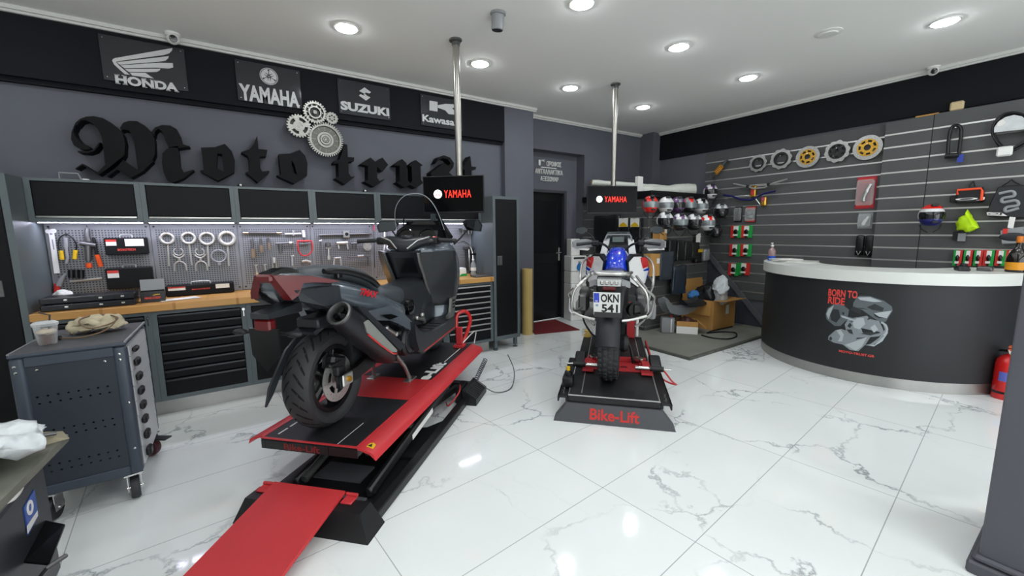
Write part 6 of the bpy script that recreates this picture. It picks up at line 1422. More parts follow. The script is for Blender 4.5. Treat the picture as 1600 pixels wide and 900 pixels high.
for lab, px, py, s_ in (('small cardboard carton beside the mirror of the white and blue motorcycle', 1032, 366, .075), ('taller cardboard carton on the stair slatwall, right of the motorcycle tank', 1019, 414, .1)):
    t = thing('carton', lab, 'carton', onY(px, py, 3.56))
    bm = NB(); box(bm, -s_, s_, -.05, .07, -s_*(1 if s_ < .08 else 1.5), s_*(1 if s_ < .08 else 1.5), bev=.002); obj('box', bm, M_CARD, t, ang=0)
    bm = NB(); box(bm, s_*.3, s_*.9, -.052, -.05, s_*.2, s_*.9); obj('label', bm, M_PAPER, t, ang=0)
    bm = NB(); box(bm, -s_, s_, -.06, .112, -s_*(1 if s_ < .08 else 1.5)-.015, -s_*(1 if s_ < .08 else 1.5), bev=.002); obj('bracket', bm, M_SATIN, t, ang=0)
# packs on the end face of the stair box
def end_pack(name, label, cat, px, py, wp, hp, m, head=None, X=4.72, seed=0, grp=None, shell=True):
    t, q = hq(name, label, cat, px, py, X, grp); w_ = q(px+wp/2, py)[0]-q(px-wp/2, py)[0]; h_ = q(px, py-hp/2)[1]-q(px, py+hp/2)[1]
    bm = NB(); box(bm, -w_/2, w_/2, -h_/2, h_/2, 0, .04, bev=.008); bmesh.ops.subdivide_edges(bm, edges=bm.edges[:], cuts=5, use_grid_fill=True); crumple(bm, .012, seed, 14); obj('bag', bm, m, t, ang=70)
    if head: 
        bm = NB(); box(bm, -w_*.46, w_*.46, h_*.1, h_*.5, .05, .055); hd = obj('header_card', bm, M_PAPER, t, ang=0)
        bm = NB(); prism(bm, [(-w_*.42, h_*.11), (w_*.42, h_*.11), (w_*.36, h_*.2), (0, h_*.32), (-w_*.36, h_*.2)], .055, .057); obj('yellow_print', bm, M_YELLOW, hd, ang=0)
    bm = NB(); cyl(bm, (0, h_*.47, -.02), (0, h_*.47, .08), .004); obj('hook', bm, M_CHROME, t)
end_pack('garment_bag', 'big black garment in plastic hanging left of the yellow headed packs', 'bag', 949, 368, 40, 62, M_BAGB, None, seed=3)
for k, (x, y, nm) in enumerate(((977.5, 352, 'left one, under the right television'), (995.5, 352, 'right one, under the right television'))):
    end_pack('glove_pack', f'hanging pack with a white and yellow header card, {nm}', 'pack', x, y+6, 15, 34, M_BAGB, True, 4.71, k, 'yellow headed packs')
for k, (x, y, nm) in enumerate(((977.5, 385, 'left one of the lower pair'), (996, 384, 'right one of the lower pair'))):
    end_pack('dark_pack', f'dark pack with yellow lettering behind the motorcycle bars, {nm}', 'pack', x, y, 14, 22, M_BAGB, None, 4.71, k+5, 'dark packs on the stair end')
# ================================================================ RECEPTION COUNTER
CC = Vector((5.92, 1.45)); CRX, CRY = 1.165, 1.085
def cpt(a, z, o=0): return (CC.x+(CRX+o)*math.cos(a), CC.y+(CRY+o)*math.sin(a), z)
def arc_wall(bm, o0, o1, z0, z1, a0=98, a1=266, n=56):
    secs = []
    for k in range(n+1):
        a = math.radians(a0+(a1-a0)*k/n); secs.append([cpt(a, z0, o1), cpt(a, z1, o1), cpt(a, z1, o0), cpt(a, z0, o0)])
    loft(bm, secs)
ct = thing('reception_counter', 'black curved reception counter with a thick pale top and a steel plinth', 'counter', (0, 0, 0))
bm = NB(); arc_wall(bm, -.06, 0, .1, .957); body_c = obj('front_panel', bm, mat('counter_black', '#1d1f21', .5, noise=(5, .12)), ct, ang=40)
bm = NB(); arc_wall(bm, -.1, -.005, 0, .1); obj('plinth', bm, M_STEEL, ct, ang=40)
bm = NB(); arc_wall(bm, -.5, .03, .957, 1.06, 95, 269); obj('counter_top', bm, mat('counter_white', '#d9dbd6', .3), ct, ang=40)
def onC(px, py, o=.0):
    v = ray(px, py); rx, ry = CRX+o, CRY+o
    a = (v.x/rx)**2+(v.y/ry)**2; b = -2*(CC.x*v.x/rx**2+CC.y*v.y/ry**2); c = (CC.x/rx)**2+(CC.y/ry)**2-1
    return CAMP+v*((-b-math.sqrt(max(0, b*b-4*a*c)))/(2*a))
def ang_of(p): return math.atan2((p.y-CC.y)/CRY, (p.x-CC.x)/CRX)
def wrap(me_or_bm, a0, z0, o):
    """local x runs along the curve, y up, z outwards"""
    for v in me_or_bm.vertices if hasattr(me_or_bm, 'vertices') else me_or_bm.verts:
        a = a0+v.co.x/1.13; v.co = cpt(a, z0+v.co.y, o+v.co.z)
def curved_print(name, polys, m, o, parent, sc=7.5, ox=1280, oy=440):
    ms = []
    c = onC(1340, 505); a0 = ang_of(c)
    for P in polys:
        L = []
        for x, y in P:
            w_ = onC(ox+x/sc, oy+y/sc); L.append((((ang_of(w_)-a0+PI) % (2*PI)-PI)*1.13, w_.z-c.z))
        ms.append(loops_mesh([L], .0006))
    bm = join_meshes(ms); bmesh.ops.subdivide_edges(bm, edges=[e for e in bm.edges if e.calc_length() > .08], cuts=2); wrap(bm, a0, c.z, o)
    return obj(name, bm, m, parent, ang=0)
M_P1 = mat('print_grey', '#82898d', .5); M_P2 = mat('print_mid', '#5b6266', .5); M_P3 = mat('print_dark', '#2c3033', .5); M_P4 = mat('print_light', '#a9b0b3', .5); M_PR = mat('print_red', '#d8433c', .5)
pr = curved_print('engine_print', [[(440, 180), (480, 165), (600, 170), (760, 225), (850, 290), (862, 340), (780, 470), (730, 480), (660, 440), (500, 330), (395, 300), (400, 250)],
    [(75, 380), (100, 310), (170, 265), (265, 262), (350, 330), (330, 440), (250, 520), (180, 520), (85, 440)], [(250, 400), (280, 395), (450, 440), (430, 500), (300, 450)]], M_P2, .0006, body_c)
curved_print('crank_print', [[(300, 500), (340, 440), (430, 420), (560, 400), (600, 440), (700, 460), (740, 540), (760, 600), (700, 640), (600, 650), (540, 740), (460, 815), (360, 800), (280, 740), (250, 700), (320, 600)],
    [(110, 640), (190, 570), (260, 555), (340, 580), (420, 560), (430, 640), (390, 710), (290, 740), (170, 715), (105, 680)], [(540, 745), (620, 750), (720, 690), (790, 600), (812, 560), (790, 500), (740, 480), (770, 560), (700, 660), (600, 730)]], M_P1, .0012, body_c)
curved_print('light_facets', [[(450, 185), (600, 180), (740, 235), (640, 240), (480, 215)], [(640, 370), (850, 340), (790, 430), (700, 410)], [(85, 380), (110, 320), (175, 275), (150, 330), (110, 440)], [(250, 395), (285, 400), (440, 455), (430, 470), (270, 420)], [(390, 480), (440, 430), (520, 425), (540, 500), (470, 560), (410, 540)], [(300, 740), (420, 700), (560, 650), (500, 760), (430, 810)],
    [(600, 540), (650, 500), (690, 560), (640, 600)], [(200, 570), (250, 560), (290, 620), (270, 700), (220, 700), (250, 640)], [(540, 740), (650, 740), (760, 640), (800, 570), (806, 600), (740, 700), (640, 760)]], M_P4, .0018, body_c)
curved_print('dark_facets', [[(560, 300), (650, 260), (760, 310), (740, 350), (620, 330)], [(130, 380), (170, 320), (230, 330), (250, 420), (200, 480), (140, 450)], [(330, 520), (360, 480), (385, 510), (360, 545)], [(115, 670), (135, 640), (155, 665), (140, 695)], [(480, 610), (600, 590), (720, 600), (600, 630)], [(590, 400), (640, 430), (560, 450)], [(320, 560), (380, 560), (400, 620), (350, 600)], [(400, 290), (500, 330), (480, 380), (360, 330)]], M_P3, .0024, body_c)
gearp = [[(700+112*math.cos(math.radians(a))*(1.0 if k % 2 else .9), 560+100*math.sin(math.radians(a))*(1.0 if k % 2 else .9)) for k, a in enumerate(range(-75, 60, 5))]+[(700+84*math.cos(math.radians(a)), 560+75*math.sin(math.radians(a))) for a in range(55, -80, -10)]]
curved_print('gear_print', gearp, M_P4, .0022, body_c)
def ctext(body, px, py, w_, h_, m):
    me = text_mesh(body, w_, h_, .0008, .03, align='LEFT'); bm = NB(); bm.from_mesh(me); bpy.data.meshes.remove(me)
    bmesh.ops.recalc_face_normals(bm, faces=bm.faces[:])
    p = onC(px, py); wrap(bm, ang_of(p), p.z, .0006); return obj('print_lettering', bm, m, body_c, ang=0)
ctext('BORN TO', 1294.5, 456.5, .235, .07, M_PR); ctext('RIDE', 1294, 468.5, .14, .07, M_PR); ctext('MOTO-TRUST.GR', 1311, 548, .27, .022, M_PR)
# things on the counter
ZT = 1.061
def bottle(t, prof, m, n=20): bm = NB(); lathe(bm, prof, n); return obj('body', bm, m, t)
p = onZ(1199, 408, ZT); t = thing('sanitiser_bottle', 'clear pump bottle with a blue base at the far end of the counter', 'bottle', (5.52, 2.42, ZT))
bm = NB(); lathe(bm, [(.04, 0), (.042, .01), (.042, .055)], 18); obj('blue_base', bm, mat('bottle_blue', '#2456b8', .3, coat=.3), t)
bm = NB(); lathe(bm, [(.041, .055), (.042, .11), (.03, .14), (.014, .155), (.014, .17)], 18); obj('body', bm, mat('bottle_pink', '#c9a6a6', .2, trans=.5), t)
bm = NB(); lathe(bm, [(.017, .17), (.017, .185), (.006, .19), (.006, .21)], 12); box(bm, -.035, .012, -.007, .007, .207, .217, bev=.003); obj('pump', bm, M_WHITE, t)
for k, (x, y, a, nm) in enumerate(((5.42, 2.22, .3, 'tallest pile'), (5.36, 2.02, -.2, 'spread sheets'))):
    t = thing('paper_pile', f'{"messy stack" if k == 0 else "loose spread"} of white papers on the far end of the counter', 'papers', (x, y, ZT), a)
    for j in range(4 if k == 0 else 2):
        bm = NB(); box(bm, -.1, .1, -.14, .14, .009*j*(1 if k == 0 else .3), .009*j*(1 if k == 0 else .3)+.006*(1 if k == 0 else .3), M=RZ(.25*j)); obj('sheet', bm, M_PAPER, t, ang=0)
p = onZ(1535, 432, ZT); t = thing('card_terminal', 'small black device on the counter in front of the brake pad cards', 'device', (5.38, .78, ZT), .4)
bm = NB(); box(bm, -.06, .06, -.04, .04, 0, .03, bev=.008); obj('base', bm, M_SMOKE, t)
bm = NB(); lathe(bm, [(.045, .03), (.04, .04), (.02, .05), (.018, .065), (0, .07)], 14, M=T(-.01, 0, 0), caps=False); obj('top', bm, M_BLACK, t)
bm = NB(); box(bm, -.06, .06, -.045, .045, 0, .035, bev=.006); single('grey_box', bm, M_DSTEEL, 'small dark grey box on the counter beside the bottle', 'box', loc=(5.52, .66, ZT))
t = thing('liquor_bottle', 'dark bottle with an orange label and orange cap at the near end of the counter', 'bottle', tuple(onZ(1586, 425, ZT)))
bm = NB(); lathe(bm, [(.06, 0), (.062, .01), (.062, .12), (.045, .17), (.02, .21), (.017, .25)], 24); obj('glass', bm, mat('bottle_glass', '#15100a', .06, coat=.5), t)
bm = NB(); lathe(bm, [(.0628, .02), (.0628, .085)], 24, caps=False); obj('label', bm, mat('label_orange', '#d9921f', .45), t)
bm = NB(); lathe(bm, [(.019, .25), (.02, .252), (.02, .3), (.017, .305), (0, .306)], 16, caps=False); obj('cap', bm, mat('cap_orange', '#c9701e', .35), t)
# ================================================================ FIRE EXTINGUISHER
p = onZ(1568, 622, 0); t = thing('fire_extinguisher', 'red fire extinguisher standing on the floor half behind the near column', 'fire extinguisher', (p.x, p.y, 0))
bm = NB(); lathe(bm, [(.074, 0), (.078, .01), (.078, .05)], 28); lathe(bm, [(.078, .07), (.078, .30), (.07, .34), (.045, .37), (.02, .385)], 28); obj('cylinder', bm, M_REDG, t)
bm = NB(); lathe(bm, [(.0785, .05), (.0785, .07)], 28); obj('band', bm, M_BLACK, t, ang=0)
bm = NB(); n = 8
secs = [[(.0788*math.cos(math.radians(150+9*k)), .0788*math.sin(math.radians(150+9*k)), z) for z in (.16, .24)] for k in range(n)]
loft(bm, secs, closed=False, caps=False); obj('label', bm, mat('label_blue', '#5a63b4', .5), t, ang=0)
bm = NB(); cyl(bm, (0, 0, .385), (0, 0, .43), .016); box(bm, -.08, .02, -.012, .012, .425, .44, bev=.003); box(bm, -.075, .02, -.012, .012, .45, .462, bev=.003); obj('valve_handle', bm, mat('valve_orange', '#c25a35', .4), t)
bm = NB(); tube(bm, [(.0+.028*math.cos(a)-.06, .028*math.sin(a)*.3, .415+.022*math.sin(a)) for a in [2*PI*k/16 for k in range(16)]], .004, 6, closed=True); obj('pin_ring', bm, M_ALU, t)
bm = NB(); tube(bm, curvepts([(.01, .02, .41), (.06, .08, .38), (.075, .06, .25), (.06, .06, .1)], 5), .01); obj('hose', bm, M_BLACK, t)
# ================================================================ BY THE DOOR
t = thing('water_cooler', 'tall white water cooler with a blue drop mark beside the dark door', 'water cooler', (4.60, 4.96, 0), -.25)
bm = NB(); box(bm, -.14, .14, -.13, .13, 0, .6, bev=.012); box(bm, -.14, .14, -.12, .13, .6, .8, bev=.012); box(bm, -.14, .14, -.13, .13, .8, 1.05, bev=.012); obj('cabinet', bm, M_WHITE, t)
bm = NB(); box(bm, -.1, .1, -.135, -.12, 1.0, 1.03, bev=.004); obj('dispenser_slot', bm, M_SMOKE, t, ang=0)
bm = NB(); box(bm, -.02, .02, -.145, -.13, .94, .965, bev=.004); obj('tap', bm, M_GREY, t)
bm = NB(); prism(bm, [(0, .09), (.045, .02), (.05, -.015), (.03, -.05), (0, -.06), (-.03, -.05), (-.05, -.015), (-.045, .02)], -.132, -.1305, M=Matrix(((1, 0, 0, 0), (0, 0, 1, 0), (0, 1, 0, .87), (0, 0, 0, 1)))); obj('drop_mark', bm, mat('drop_blue', '#1f6fae', .4), t, ang=0)
bm = NB(); box(bm, -.11, .05, -.06, .1, 1.05, 1.32, bev=.01); obj('cup_holder', bm, M_WHITE, t)
t = thing('cardboard_tube', 'tall yellow-brown cardboard tube standing by the pillar', 'tube', (3.375, 4.615, 0))
bm = NB(); lathe(bm, [(.075, 0), (.075, .93), (.066, .93), (.066, .01)], 24, caps=False); obj('wall', bm, mat('kraft_yellow', '#c9ad6b', .7, noise=(4, .06)), t)
bm = NB(); lathe(bm, [(.066, .015), (0, .015)], 24, caps=False); obj('bottom', bm, M_CARD, t)
bm = NB(); prism(bm, [(3.435, 4.515), (4.13, 4.34), (4.30, 5.1), (3.72, 5.12)], .001, .009); single('door_mat', bm, mat('mat_red', '#6e1f22', .9, bump=(250, .4)), 'dark red mat lying in front of the dark door', 'mat', ang=0)
t = thing('trolley_jack', 'small red-handled tool standing between the tall cabinet and the cardboard tube', 'tool', (3.16, 4.6, 0))
bm = NB(); tube(bm, [(0, 0, .02), (.0, .02, .3)], .012); box(bm, -.06, .06, -.03, .03, 0, .035, bev=.008); obj('rod', bm, M_DSTEEL, t)
bm = NB(); tube(bm, [(0, .02, .3), (0, .025, .42)], .02); obj('red_grip', bm, M_RED, t)
# ================================================================ BOXES ON THE PLINTH
t = thing('cardboard_box', 'large open cardboard box in the corner, piled with bags', 'box', (5.52, 3.12, .0305))
W_, D_, H_ = .58, .5, .42
bm = NB()
for b_ in ((0, W_, 0, .006), (0, W_, D_-.006, D_)): box(bm, *b_, 0, H_)
for b_ in ((0, .006, 0.006, D_-.006), (W_-.006, W_, .006, D_-.006)): box(bm, *b_, 0, H_)
box(bm, .006, W_-.006, .006, D_-.006, 0, .006); obj('walls', bm, M_CARD, t, ang=0)
bm = NB(); box(bm, .02, W_-.02, 0, .005, 0, .26, M=T(0, D_, H_) @ RXm(-.12)); obj('flap', bm, M_CARD, t, ang=0)
bm = NB(); box(bm, -.005, 0, .03, D_-.03, -.22, 0, M=T(-.002, 0, H_) @ RY(.1)); obj('flap', bm, M_CARD, t, ang=0)
bm = NB(); box(bm, .02, W_-.02, -.005, 0, 0, .16, M=T(0, 0, H_) @ RXm(1.5)); obj('flap', bm, M_CARD, t, ang=0)
bm = NB(); box(bm, .32, .4, -.002, 0, .2, .33); obj('paper_label', bm, M_PAPER, t, ang=0)
def bag(name, label, cat, c, r, m, seed, amp=.05, f=7, fold=None):
    bm = NB(); bmesh.ops.create_icosphere(bm, subdivisions=4, radius=1)
    for v in bm.verts: v.co = Vector((v.co.x*r[0], v.co.y*r[1], v.co.z*r[2]))
    crumple(bm, amp, seed, f); crumple(bm, amp*.4, seed+1, f*3)
    z0 = min(v.co.z for v in bm.verts)
    for v in bm.verts: v.co.z -= z0
    return single(name, bm, m, label, cat, loc=c, ang=180)
bag('black_bag', 'black bag in the big cardboard box, left of the white plastic bag', 'bag', (5.72, 3.34, .26), (.17, .16, .2), M_BAGB, 3, .05)
bag('plastic_bag', 'crumpled white plastic bag drooping out of the big cardboard box', 'bag', (5.72, 3.16, .36), (.13, .1, .19), mat('white_poly', '#c9ced0', .3, bump=(30, .6)), 5, .07)
bag('blue_cloth', 'crumpled blue cloth on the left edge of the big cardboard box', 'cloth', (5.56, 3.46, .42), (.09, .08, .07), mat('cloth_blue', '#3b78b4', .7), 8, .03, 14)
t = thing('hammer', 'yellow tool with a dark handle lying across the right edge of the big cardboard box', 'tool', (5.95, 3.2, .451), .5)
bm = NB(); tube(bm, [(-.05, 0, .02), (.16, .02, .06)], .016); obj('handle', bm, M_SMOKE, t)
bm = NB(); box(bm, -.11, -.03, -.03, .03, .0, .05, bev=.012); obj('head', bm, M_YELLOW, t)
t = thing('parts_box', 'low white box with a torn brown rim, full of reddish parts', 'box', (4.985, 3.33, .0305), math.radians(-53))
bm = NB(); 
for b_ in ((0, .27, 0, .005), (0, .27, .265, .27)): box(bm, *b_, 0, .1)
for b_ in ((0, .005, .005, .265), (.265, .27, .005, .265)): box(bm, *b_, 0, .1)
box(bm, .005, .265, .005, .265, 0, .005); obj('walls', bm, M_PAPER, t, ang=0)
bm = NB()
for b_ in ((0, .27, 0, .005), (0, .27, .265, .27)): box(bm, *b_, .1, .17)
for b_ in ((0, .005, .005, .265), (.265, .27, .005, .265)): box(bm, *b_, .1, .17)
obj('rim', bm, M_CARD, t, ang=0)
bm = NB(); box(bm, 0, .14, .02, .2, 0, .004, M=T(.27, 0, .17) @ RY(.7)); obj('flap', bm, M_CARD, t, ang=0)
bm = NB(); bmesh.ops.create_icosphere(bm, subdivisions=3, radius=.115); bmesh.ops.transform(bm, matrix=T(.135, .135, .12) @ Matrix.Diagonal((1, 1, .75, 1)), verts=bm.verts); crumple(bm, .04, 4, 18)
single('scrap_parts', bm, mat('rusty_parts', '#4a2c26', .6, noise=(30, .5)), 'dark reddish parts heaped in the low white box', 'parts', loc=None, ang=60).matrix_world = t.matrix_basis
t = thing('canister', 'grey plastic canister with a silver stripe, left of the low white box', 'canister', (4.93, 3.44, .0305), math.radians(-40))
bm = NB(); box(bm, -.09, .09, -.05, .05, 0, .22, bev=.02, seg=2); obj('body', bm, M_GREY, t)
bm = NB(); box(bm, .03, .05, -.053, -.049, .01, .2); obj('stripe', bm, M_ALU, t, ang=0)
bm = NB(); lathe(bm, [(.02, .22), (.02, .24), (0, .242)], 14, M=T(.05, 0, 0), caps=False); obj('cap', bm, M_REDC, t)
def fairing(label, pts, Y, m, dp):
    W3 = [onY(1040+x/7.5, 440+y/7.5, Y) for x, y in pts]; c = sum(W3, Vector())/len(W3)
    t = thing('mudguard', label, 'motorcycle mudguard', c, group='loose mudguards on the boxes'); n = len(W3)
    bm = NB(); loft(bm, [[(p.x-c.x, k*dp, p.z-c.z+(.03 if k == .5 else 0)) for p in W3] for k in (0, .5, 1)])
    obj('shell', bm, m, t, ang=50)
    return t
fairing('silver-tipped pale crescent mudguard resting over the grey canister and the low white box', [(5, 215), (28, 205), (60, 250), (110, 298), (180, 312), (260, 300), (380, 300), (330, 345), (250, 385), (150, 395), (60, 370), (30, 320), (2, 250)], 3.30, mat('guard_grey', '#84888a', .35, metal=.3), .12)
fairing('dark crescent mudguard with two points, leaning on the large cardboard box', [(235, 245), (300, 252), (350, 228), (390, 195), (420, 225), (510, 255), (450, 285), (360, 300), (270, 290)], 3.22, M_SMOKE, .1)
bm = NB(); tube(bm, curvepts([(5.134, 3.05, .04), (5.11, 2.88, .04), (5.22, 2.74, .04), (5.42, 2.74, .04), (5.62, 2.86, .04), (5.5, 3.0, .04), (5.3, 3.06, .04), (5.42, 3.08, .045), (5.95, 3.07, .04)], 8), .009, 8)
single('black_hose', bm, M_BLACK, 'thin black hose coiled on the concrete in front of the large cardboard box', 'hose')
# ================================================================ TOOL TROLLEY
t = thing('tool_trolley', 'dark blue-grey wheeled tool trolley with a perforated side and white-edged drawers', 'tool trolley', (-.93, 2.9, 0))
M_TRO = mat('trolley_blue', '#3a414c', .45, noise=(5, .06)); M_TRP = mat('trolley_panel', '#2a3039', .5)
bm = NB(); w_, d_ = .42, .62
for x in (0, w_-.055):
    for y in (0, d_-.055): box(bm, x, x+.055, y, y+.055, .15, .87, bev=.018, seg=3)
box(bm, .05, w_-.05, .004, .04, .15, .2, bev=.004); box(bm, .05, w_-.05, .004, .04, .82, .87, bev=.004); box(bm, .01, w_-.01, .05, d_-.01, .15, .17); box(bm, .0, .012, .05, d_-.05, .17, .87); box(bm, .04, w_-.04, d_-.02, d_, .17, .87)
obj('frame', bm, M_TRO, t)
bm = NB(); box(bm, .05, w_-.05, .012, .02, .2, .82); sp = obj('side_panel', bm, M_TRP, t, ang=0)
bm = NB()
for zb_ in (.27, .45, .63):
    for r_ in range(2):
        for k in range(8):
            x = .075+.036*k+(.0 if r_ else .004); z = zb_+.035*r_
            prism(bm, [(x-.006, z), (x, z+.005), (x+.006, z), (x, z-.005)], .0, .0012, M=Matrix(((1, 0, 0, 0), (0, 0, -1, .012), (0, 1, 0, 0), (0, 0, 0, 1))))
hh = obj('tool_holes', bm, M_GLOSSB, sp, ang=0); hh['kind'] = 'stuff'
for x, z in ((.02, .83), (.022, .80), (w_-.03, .83), (w_-.03, .80), (.09, .80), (w_-.09, .80), (w_-.02, .56), (w_-.022, .3)):
    bm = NB(); lathe(bm, [(.007, 0), (.006, .004), (0, .005)], 10, M=T(x, .004 if x < .06 or x > w_-.06 else .012, z) @ RXm(PI/2), caps=False); obj('screw', bm, M_CHROME, t)
bm = NB(); box(bm, .0, w_, 0, d_, .87, .888, bev=.006); obj('top_tray', bm, M_TRO, t)
def rib_mat():
    mt = bpy.data.materials.new('ribbed_mat'); mt.use_nodes = True; nt = mt.node_tree; b = nt.nodes['Principled BSDF']; N = nt.nodes.new; Lk = nt.links.new
    tc = N('ShaderNodeTexCoord'); wv = N('ShaderNodeTexWave'); wv.wave_type = 'BANDS'; wv.bands_direction = 'Y'; wv.inputs['Scale'].default_value = 38; Lk(tc.outputs['Object'], wv.inputs['Vector'])
    mx = N('ShaderNodeMix'); mx.data_type = 'RGBA'; Lk(wv.outputs['Fac'], mx.inputs[0]); mx.inputs[6].default_value = lin('#2b2b2d'); mx.inputs[7].default_value = lin('#57585a'); Lk(mx.outputs[2], b.inputs['Base Color']); b.inputs['Roughness'].default_value = .6
    bp = N('ShaderNodeBump'); bp.inputs['Strength'].default_value = .5; bp.inputs['Distance'].default_value = .003; Lk(wv.outputs['Fac'], bp.inputs['Height']); Lk(bp.outputs[0], b.inputs['Normal'])
    return mt
bm = NB(); box(bm, .012, w_-.012, .012, d_-.012, .888, .892); obj('ribbed_top', bm, rib_mat(), t, ang=0)
bm = NB(); box(bm, w_-.008, w_, .01, d_-.01, .888, .894); box(bm, 0, .008, .01, d_-.01, .888, .894); split_obj('top_edging', bm, M_GREY, t, ang=0)
z1 = .855
for k, hh_ in enumerate((.06, .085, .085, .085, .085, .085, .095, .105)):
    bm = NB(); loft(bm, [[(w_-.05, .06, z1), (w_+.001, .06, z1), (w_+.003, .06, z1-hh_+.004), (w_-.05, .06, z1-hh_+.006)], [(w_-.05, d_-.06, z1), (w_+.001, d_-.06, z1), (w_+.003, d_-.06, z1-hh_+.004), (w_-.05, d_-.06, z1-hh_+.006)]]); dd = obj('drawer', bm, mat('drawer_grey', '#b9bbbd', .4), t, ang=0)
    bm = NB(); box(bm, w_+.004, w_+.028, .1, .17, z1-hh_*.78, z1-hh_*.3, bev=.008); obj('handle', bm, M_BLACK, dd)
    z1 -= hh_
for k, (x, y, a) in enumerate(((.05, .05, 1.35), (w_-.05, .05, 1.75), (.05, d_-.05, 1.57), (w_-.05, d_-.05, -.6))):
    wt = thing('caster', None, None, (x, y, 0), a); wt.parent = t
    bm = NB(); box(bm, -.04, .04, -.04, .04, .142, .15); box(bm, -.035, .035, -.03, -.026, .05, .142); box(bm, -.035, .035, .026, .03, .05, .142); cyl(bm, (0, -.034, .06), (0, .034, .06), .008); obj('fork', bm, M_CHROME, wt)
    bm = NB(); lathe(bm, [(.025, -.02), (.056, -.02), (.06, -.012), (.06, .012), (.056, .02), (.025, .02)], 28, M=T(0, 0, .06) @ RXm(PI/2)); obj('wheel', bm, M_RUBBER if k != 3 else mat('wheel_maroon', '#4a2228', .5), wt)
    if k == 3: bm = NB(); box(bm, .02, .13, -.03, .03, .115, .125, bev=.004); obj('brake_pedal', bm, M_SMOKE, wt)
ZTT = .8925
t = thing('drink_cup', 'clear plastic cup with brown iced coffee on the tool trolley', 'cup', (-.835, 3.08, ZTT))
bm = NB(); lathe(bm, [(.034, 0), (.045, .095), (.047, .1), (.044, .1), (.033, .004)], 24, caps=False); obj('cup_wall', bm, glass('cup_plastic', '#e9ecec', .05, .05), t)
bm = NB(); lathe(bm, [(0, .004), (.032, .004), (.0375, .05), (0, .05)], 24, caps=False); obj('coffee', bm, mat('coffee', '#4a2413', .2, coat=.4), t)
bm = NB(); bmesh.ops.create_icosphere(bm, subdivisions=3, radius=.036); bmesh.ops.transform(bm, matrix=T(0, 0, .066) @ Matrix.Diagonal((1, 1, .45, 1)), verts=bm.verts); crumple(bm, .008, 2, 60); obj('ice', bm, mat('ice_milk', '#bfae98', .3), t)
bm = NB(); lathe(bm, [(.049, .1), (.05, .112), (.036, .122), (0, .124)], 24, caps=False); obj('lid', bm, glass('cup_lid', '#eef0f0', .08, .3), t)
bm = NB(); tube(bm, [(.01, 0, .06), (.02, .01, .15), (-.02, .02, .165)], .004, 8); obj('straw', bm, M_SMOKE, t)
bm = NB(); bmesh.ops.create_icosphere(bm, subdivisions=4, radius=1)
for v in bm.verts: v.co = Vector((v.co.x*.13, v.co.y*.09, max(-.3, v.co.z)*.055))
crumple(bm, .03, 11, 12); crumple(bm, .02, 12, 30); crumple(bm, .01, 13, 70); z0 = min(v.co.z for v in bm.verts)
for v in bm.verts: v.co.z -= z0
single('rag', bm, mat('rag_beige', '#b3a98f', .9, noise=(20, .15)), 'crumpled beige rag lying on the tool trolley', 'rag', loc=(-.68, 3.3, ZTT), ang=180)
t = thing('inspection_probe', 'brown cable looped over the beige rag with a black plug on the tool trolley', 'cable', (-.69, 3.24, ZTT))
bm = NB(); tube(bm, curvepts([(-.12, -.08, .01), (-.03, -.12, .01), (.06, -.1, .03), (.1, -.02, .075), (.06, .05, .095), (-.02, .04, .1), (-.05, -.03, .085), (0, -.09, .05), (.08, -.06, .06), (.1, .02, .08), (.04, .07, .09)], 8), .004, 6); obj('wire', bm, mat('wire_brown', '#6b5540', .5), t)
bm = NB(); tube(bm, [(-.16, -.06, .014), (-.12, -.08, .012)], .013, 10); obj('plug', bm, M_SMOKE, t)
# ================================================================ MACHINE AT THE LEFT EDGE
t = thing('parts_bench', 'dark steel cabinet with a worn metal top and a blue sticker at the left edge', 'bench', (0, 0, 0))
bm = NB(); box(bm, -1.25, -.69, 1.35, 2.3, .1, .56, bev=.01); obj('cabinet', bm, mat('bench_dark', '#2b2e31', .4, noise=(6, .1)), t)
bm = NB(); box(bm, -1.25, -.69, 1.35, 2.2, .56, .645, bev=.006); obj('upper_box', bm, M_SATIN, t)
bm = NB(); prism(bm, [(-1.35, 1.2), (-.64, 1.7), (-.6, 2.26), (-.64, 2.3), (-1.35, 2.36)], .645, .672); obj('metal_top', bm, mat('worn_metal', '#7c7d72', .5, metal=.5, noise=(9, .3)), t, ang=0)
def quad_on(nm, P, X, m, par, th=.0015):
    Q = [onX(px, py, X) for px, py in P]; bm = NB(); loft(bm, [[(X, p.y, p.z) for p in Q], [(X+th, p.y, p.z) for p in Q]]); return obj(nm, bm, m, par, ang=0)
st = quad_on('blue_sticker', [(36, 793), (52, 765), (58.5, 806), (43, 836)], -.69, mat('sticker_blue', '#2b4fa0', .4), t, .003)
quad_on('sticker_mark', [(42, 822), (58, 798), (58.5, 806), (43, 834)], -.687, M_PAPER, st)
c = onX(46.5, 793, -.687); bm = NB(); lathe(bm, [(.026, 0), (.026, .002), (.014, .002), (.014, 0)], 24, M=T(-.687, c.y, c.z) @ RY(PI/2), caps=False); obj('sticker_ring', bm, M_PAPER, st, ang=0)
A, B, C_, D_ = onX(38, 880, -.69), onX(72, 816, -.69), onX(102, 822, -.6), onX(78, 884, -.615)
bm = NB(); up = Vector((0, 0, .008)); loft(bm, [[A, B, C_, D_], [A+up, B+up, C_+up, D_+up]]); obj('side_flap', bm, M_SATIN, t, ang=0)
bm = NB(); tube(bm, [onX(60, 905, -.66), onX(76, 886, -.61), onX(103, 868, -.58)], .008); obj('pedal_bar', bm, M_DSTEEL, t)
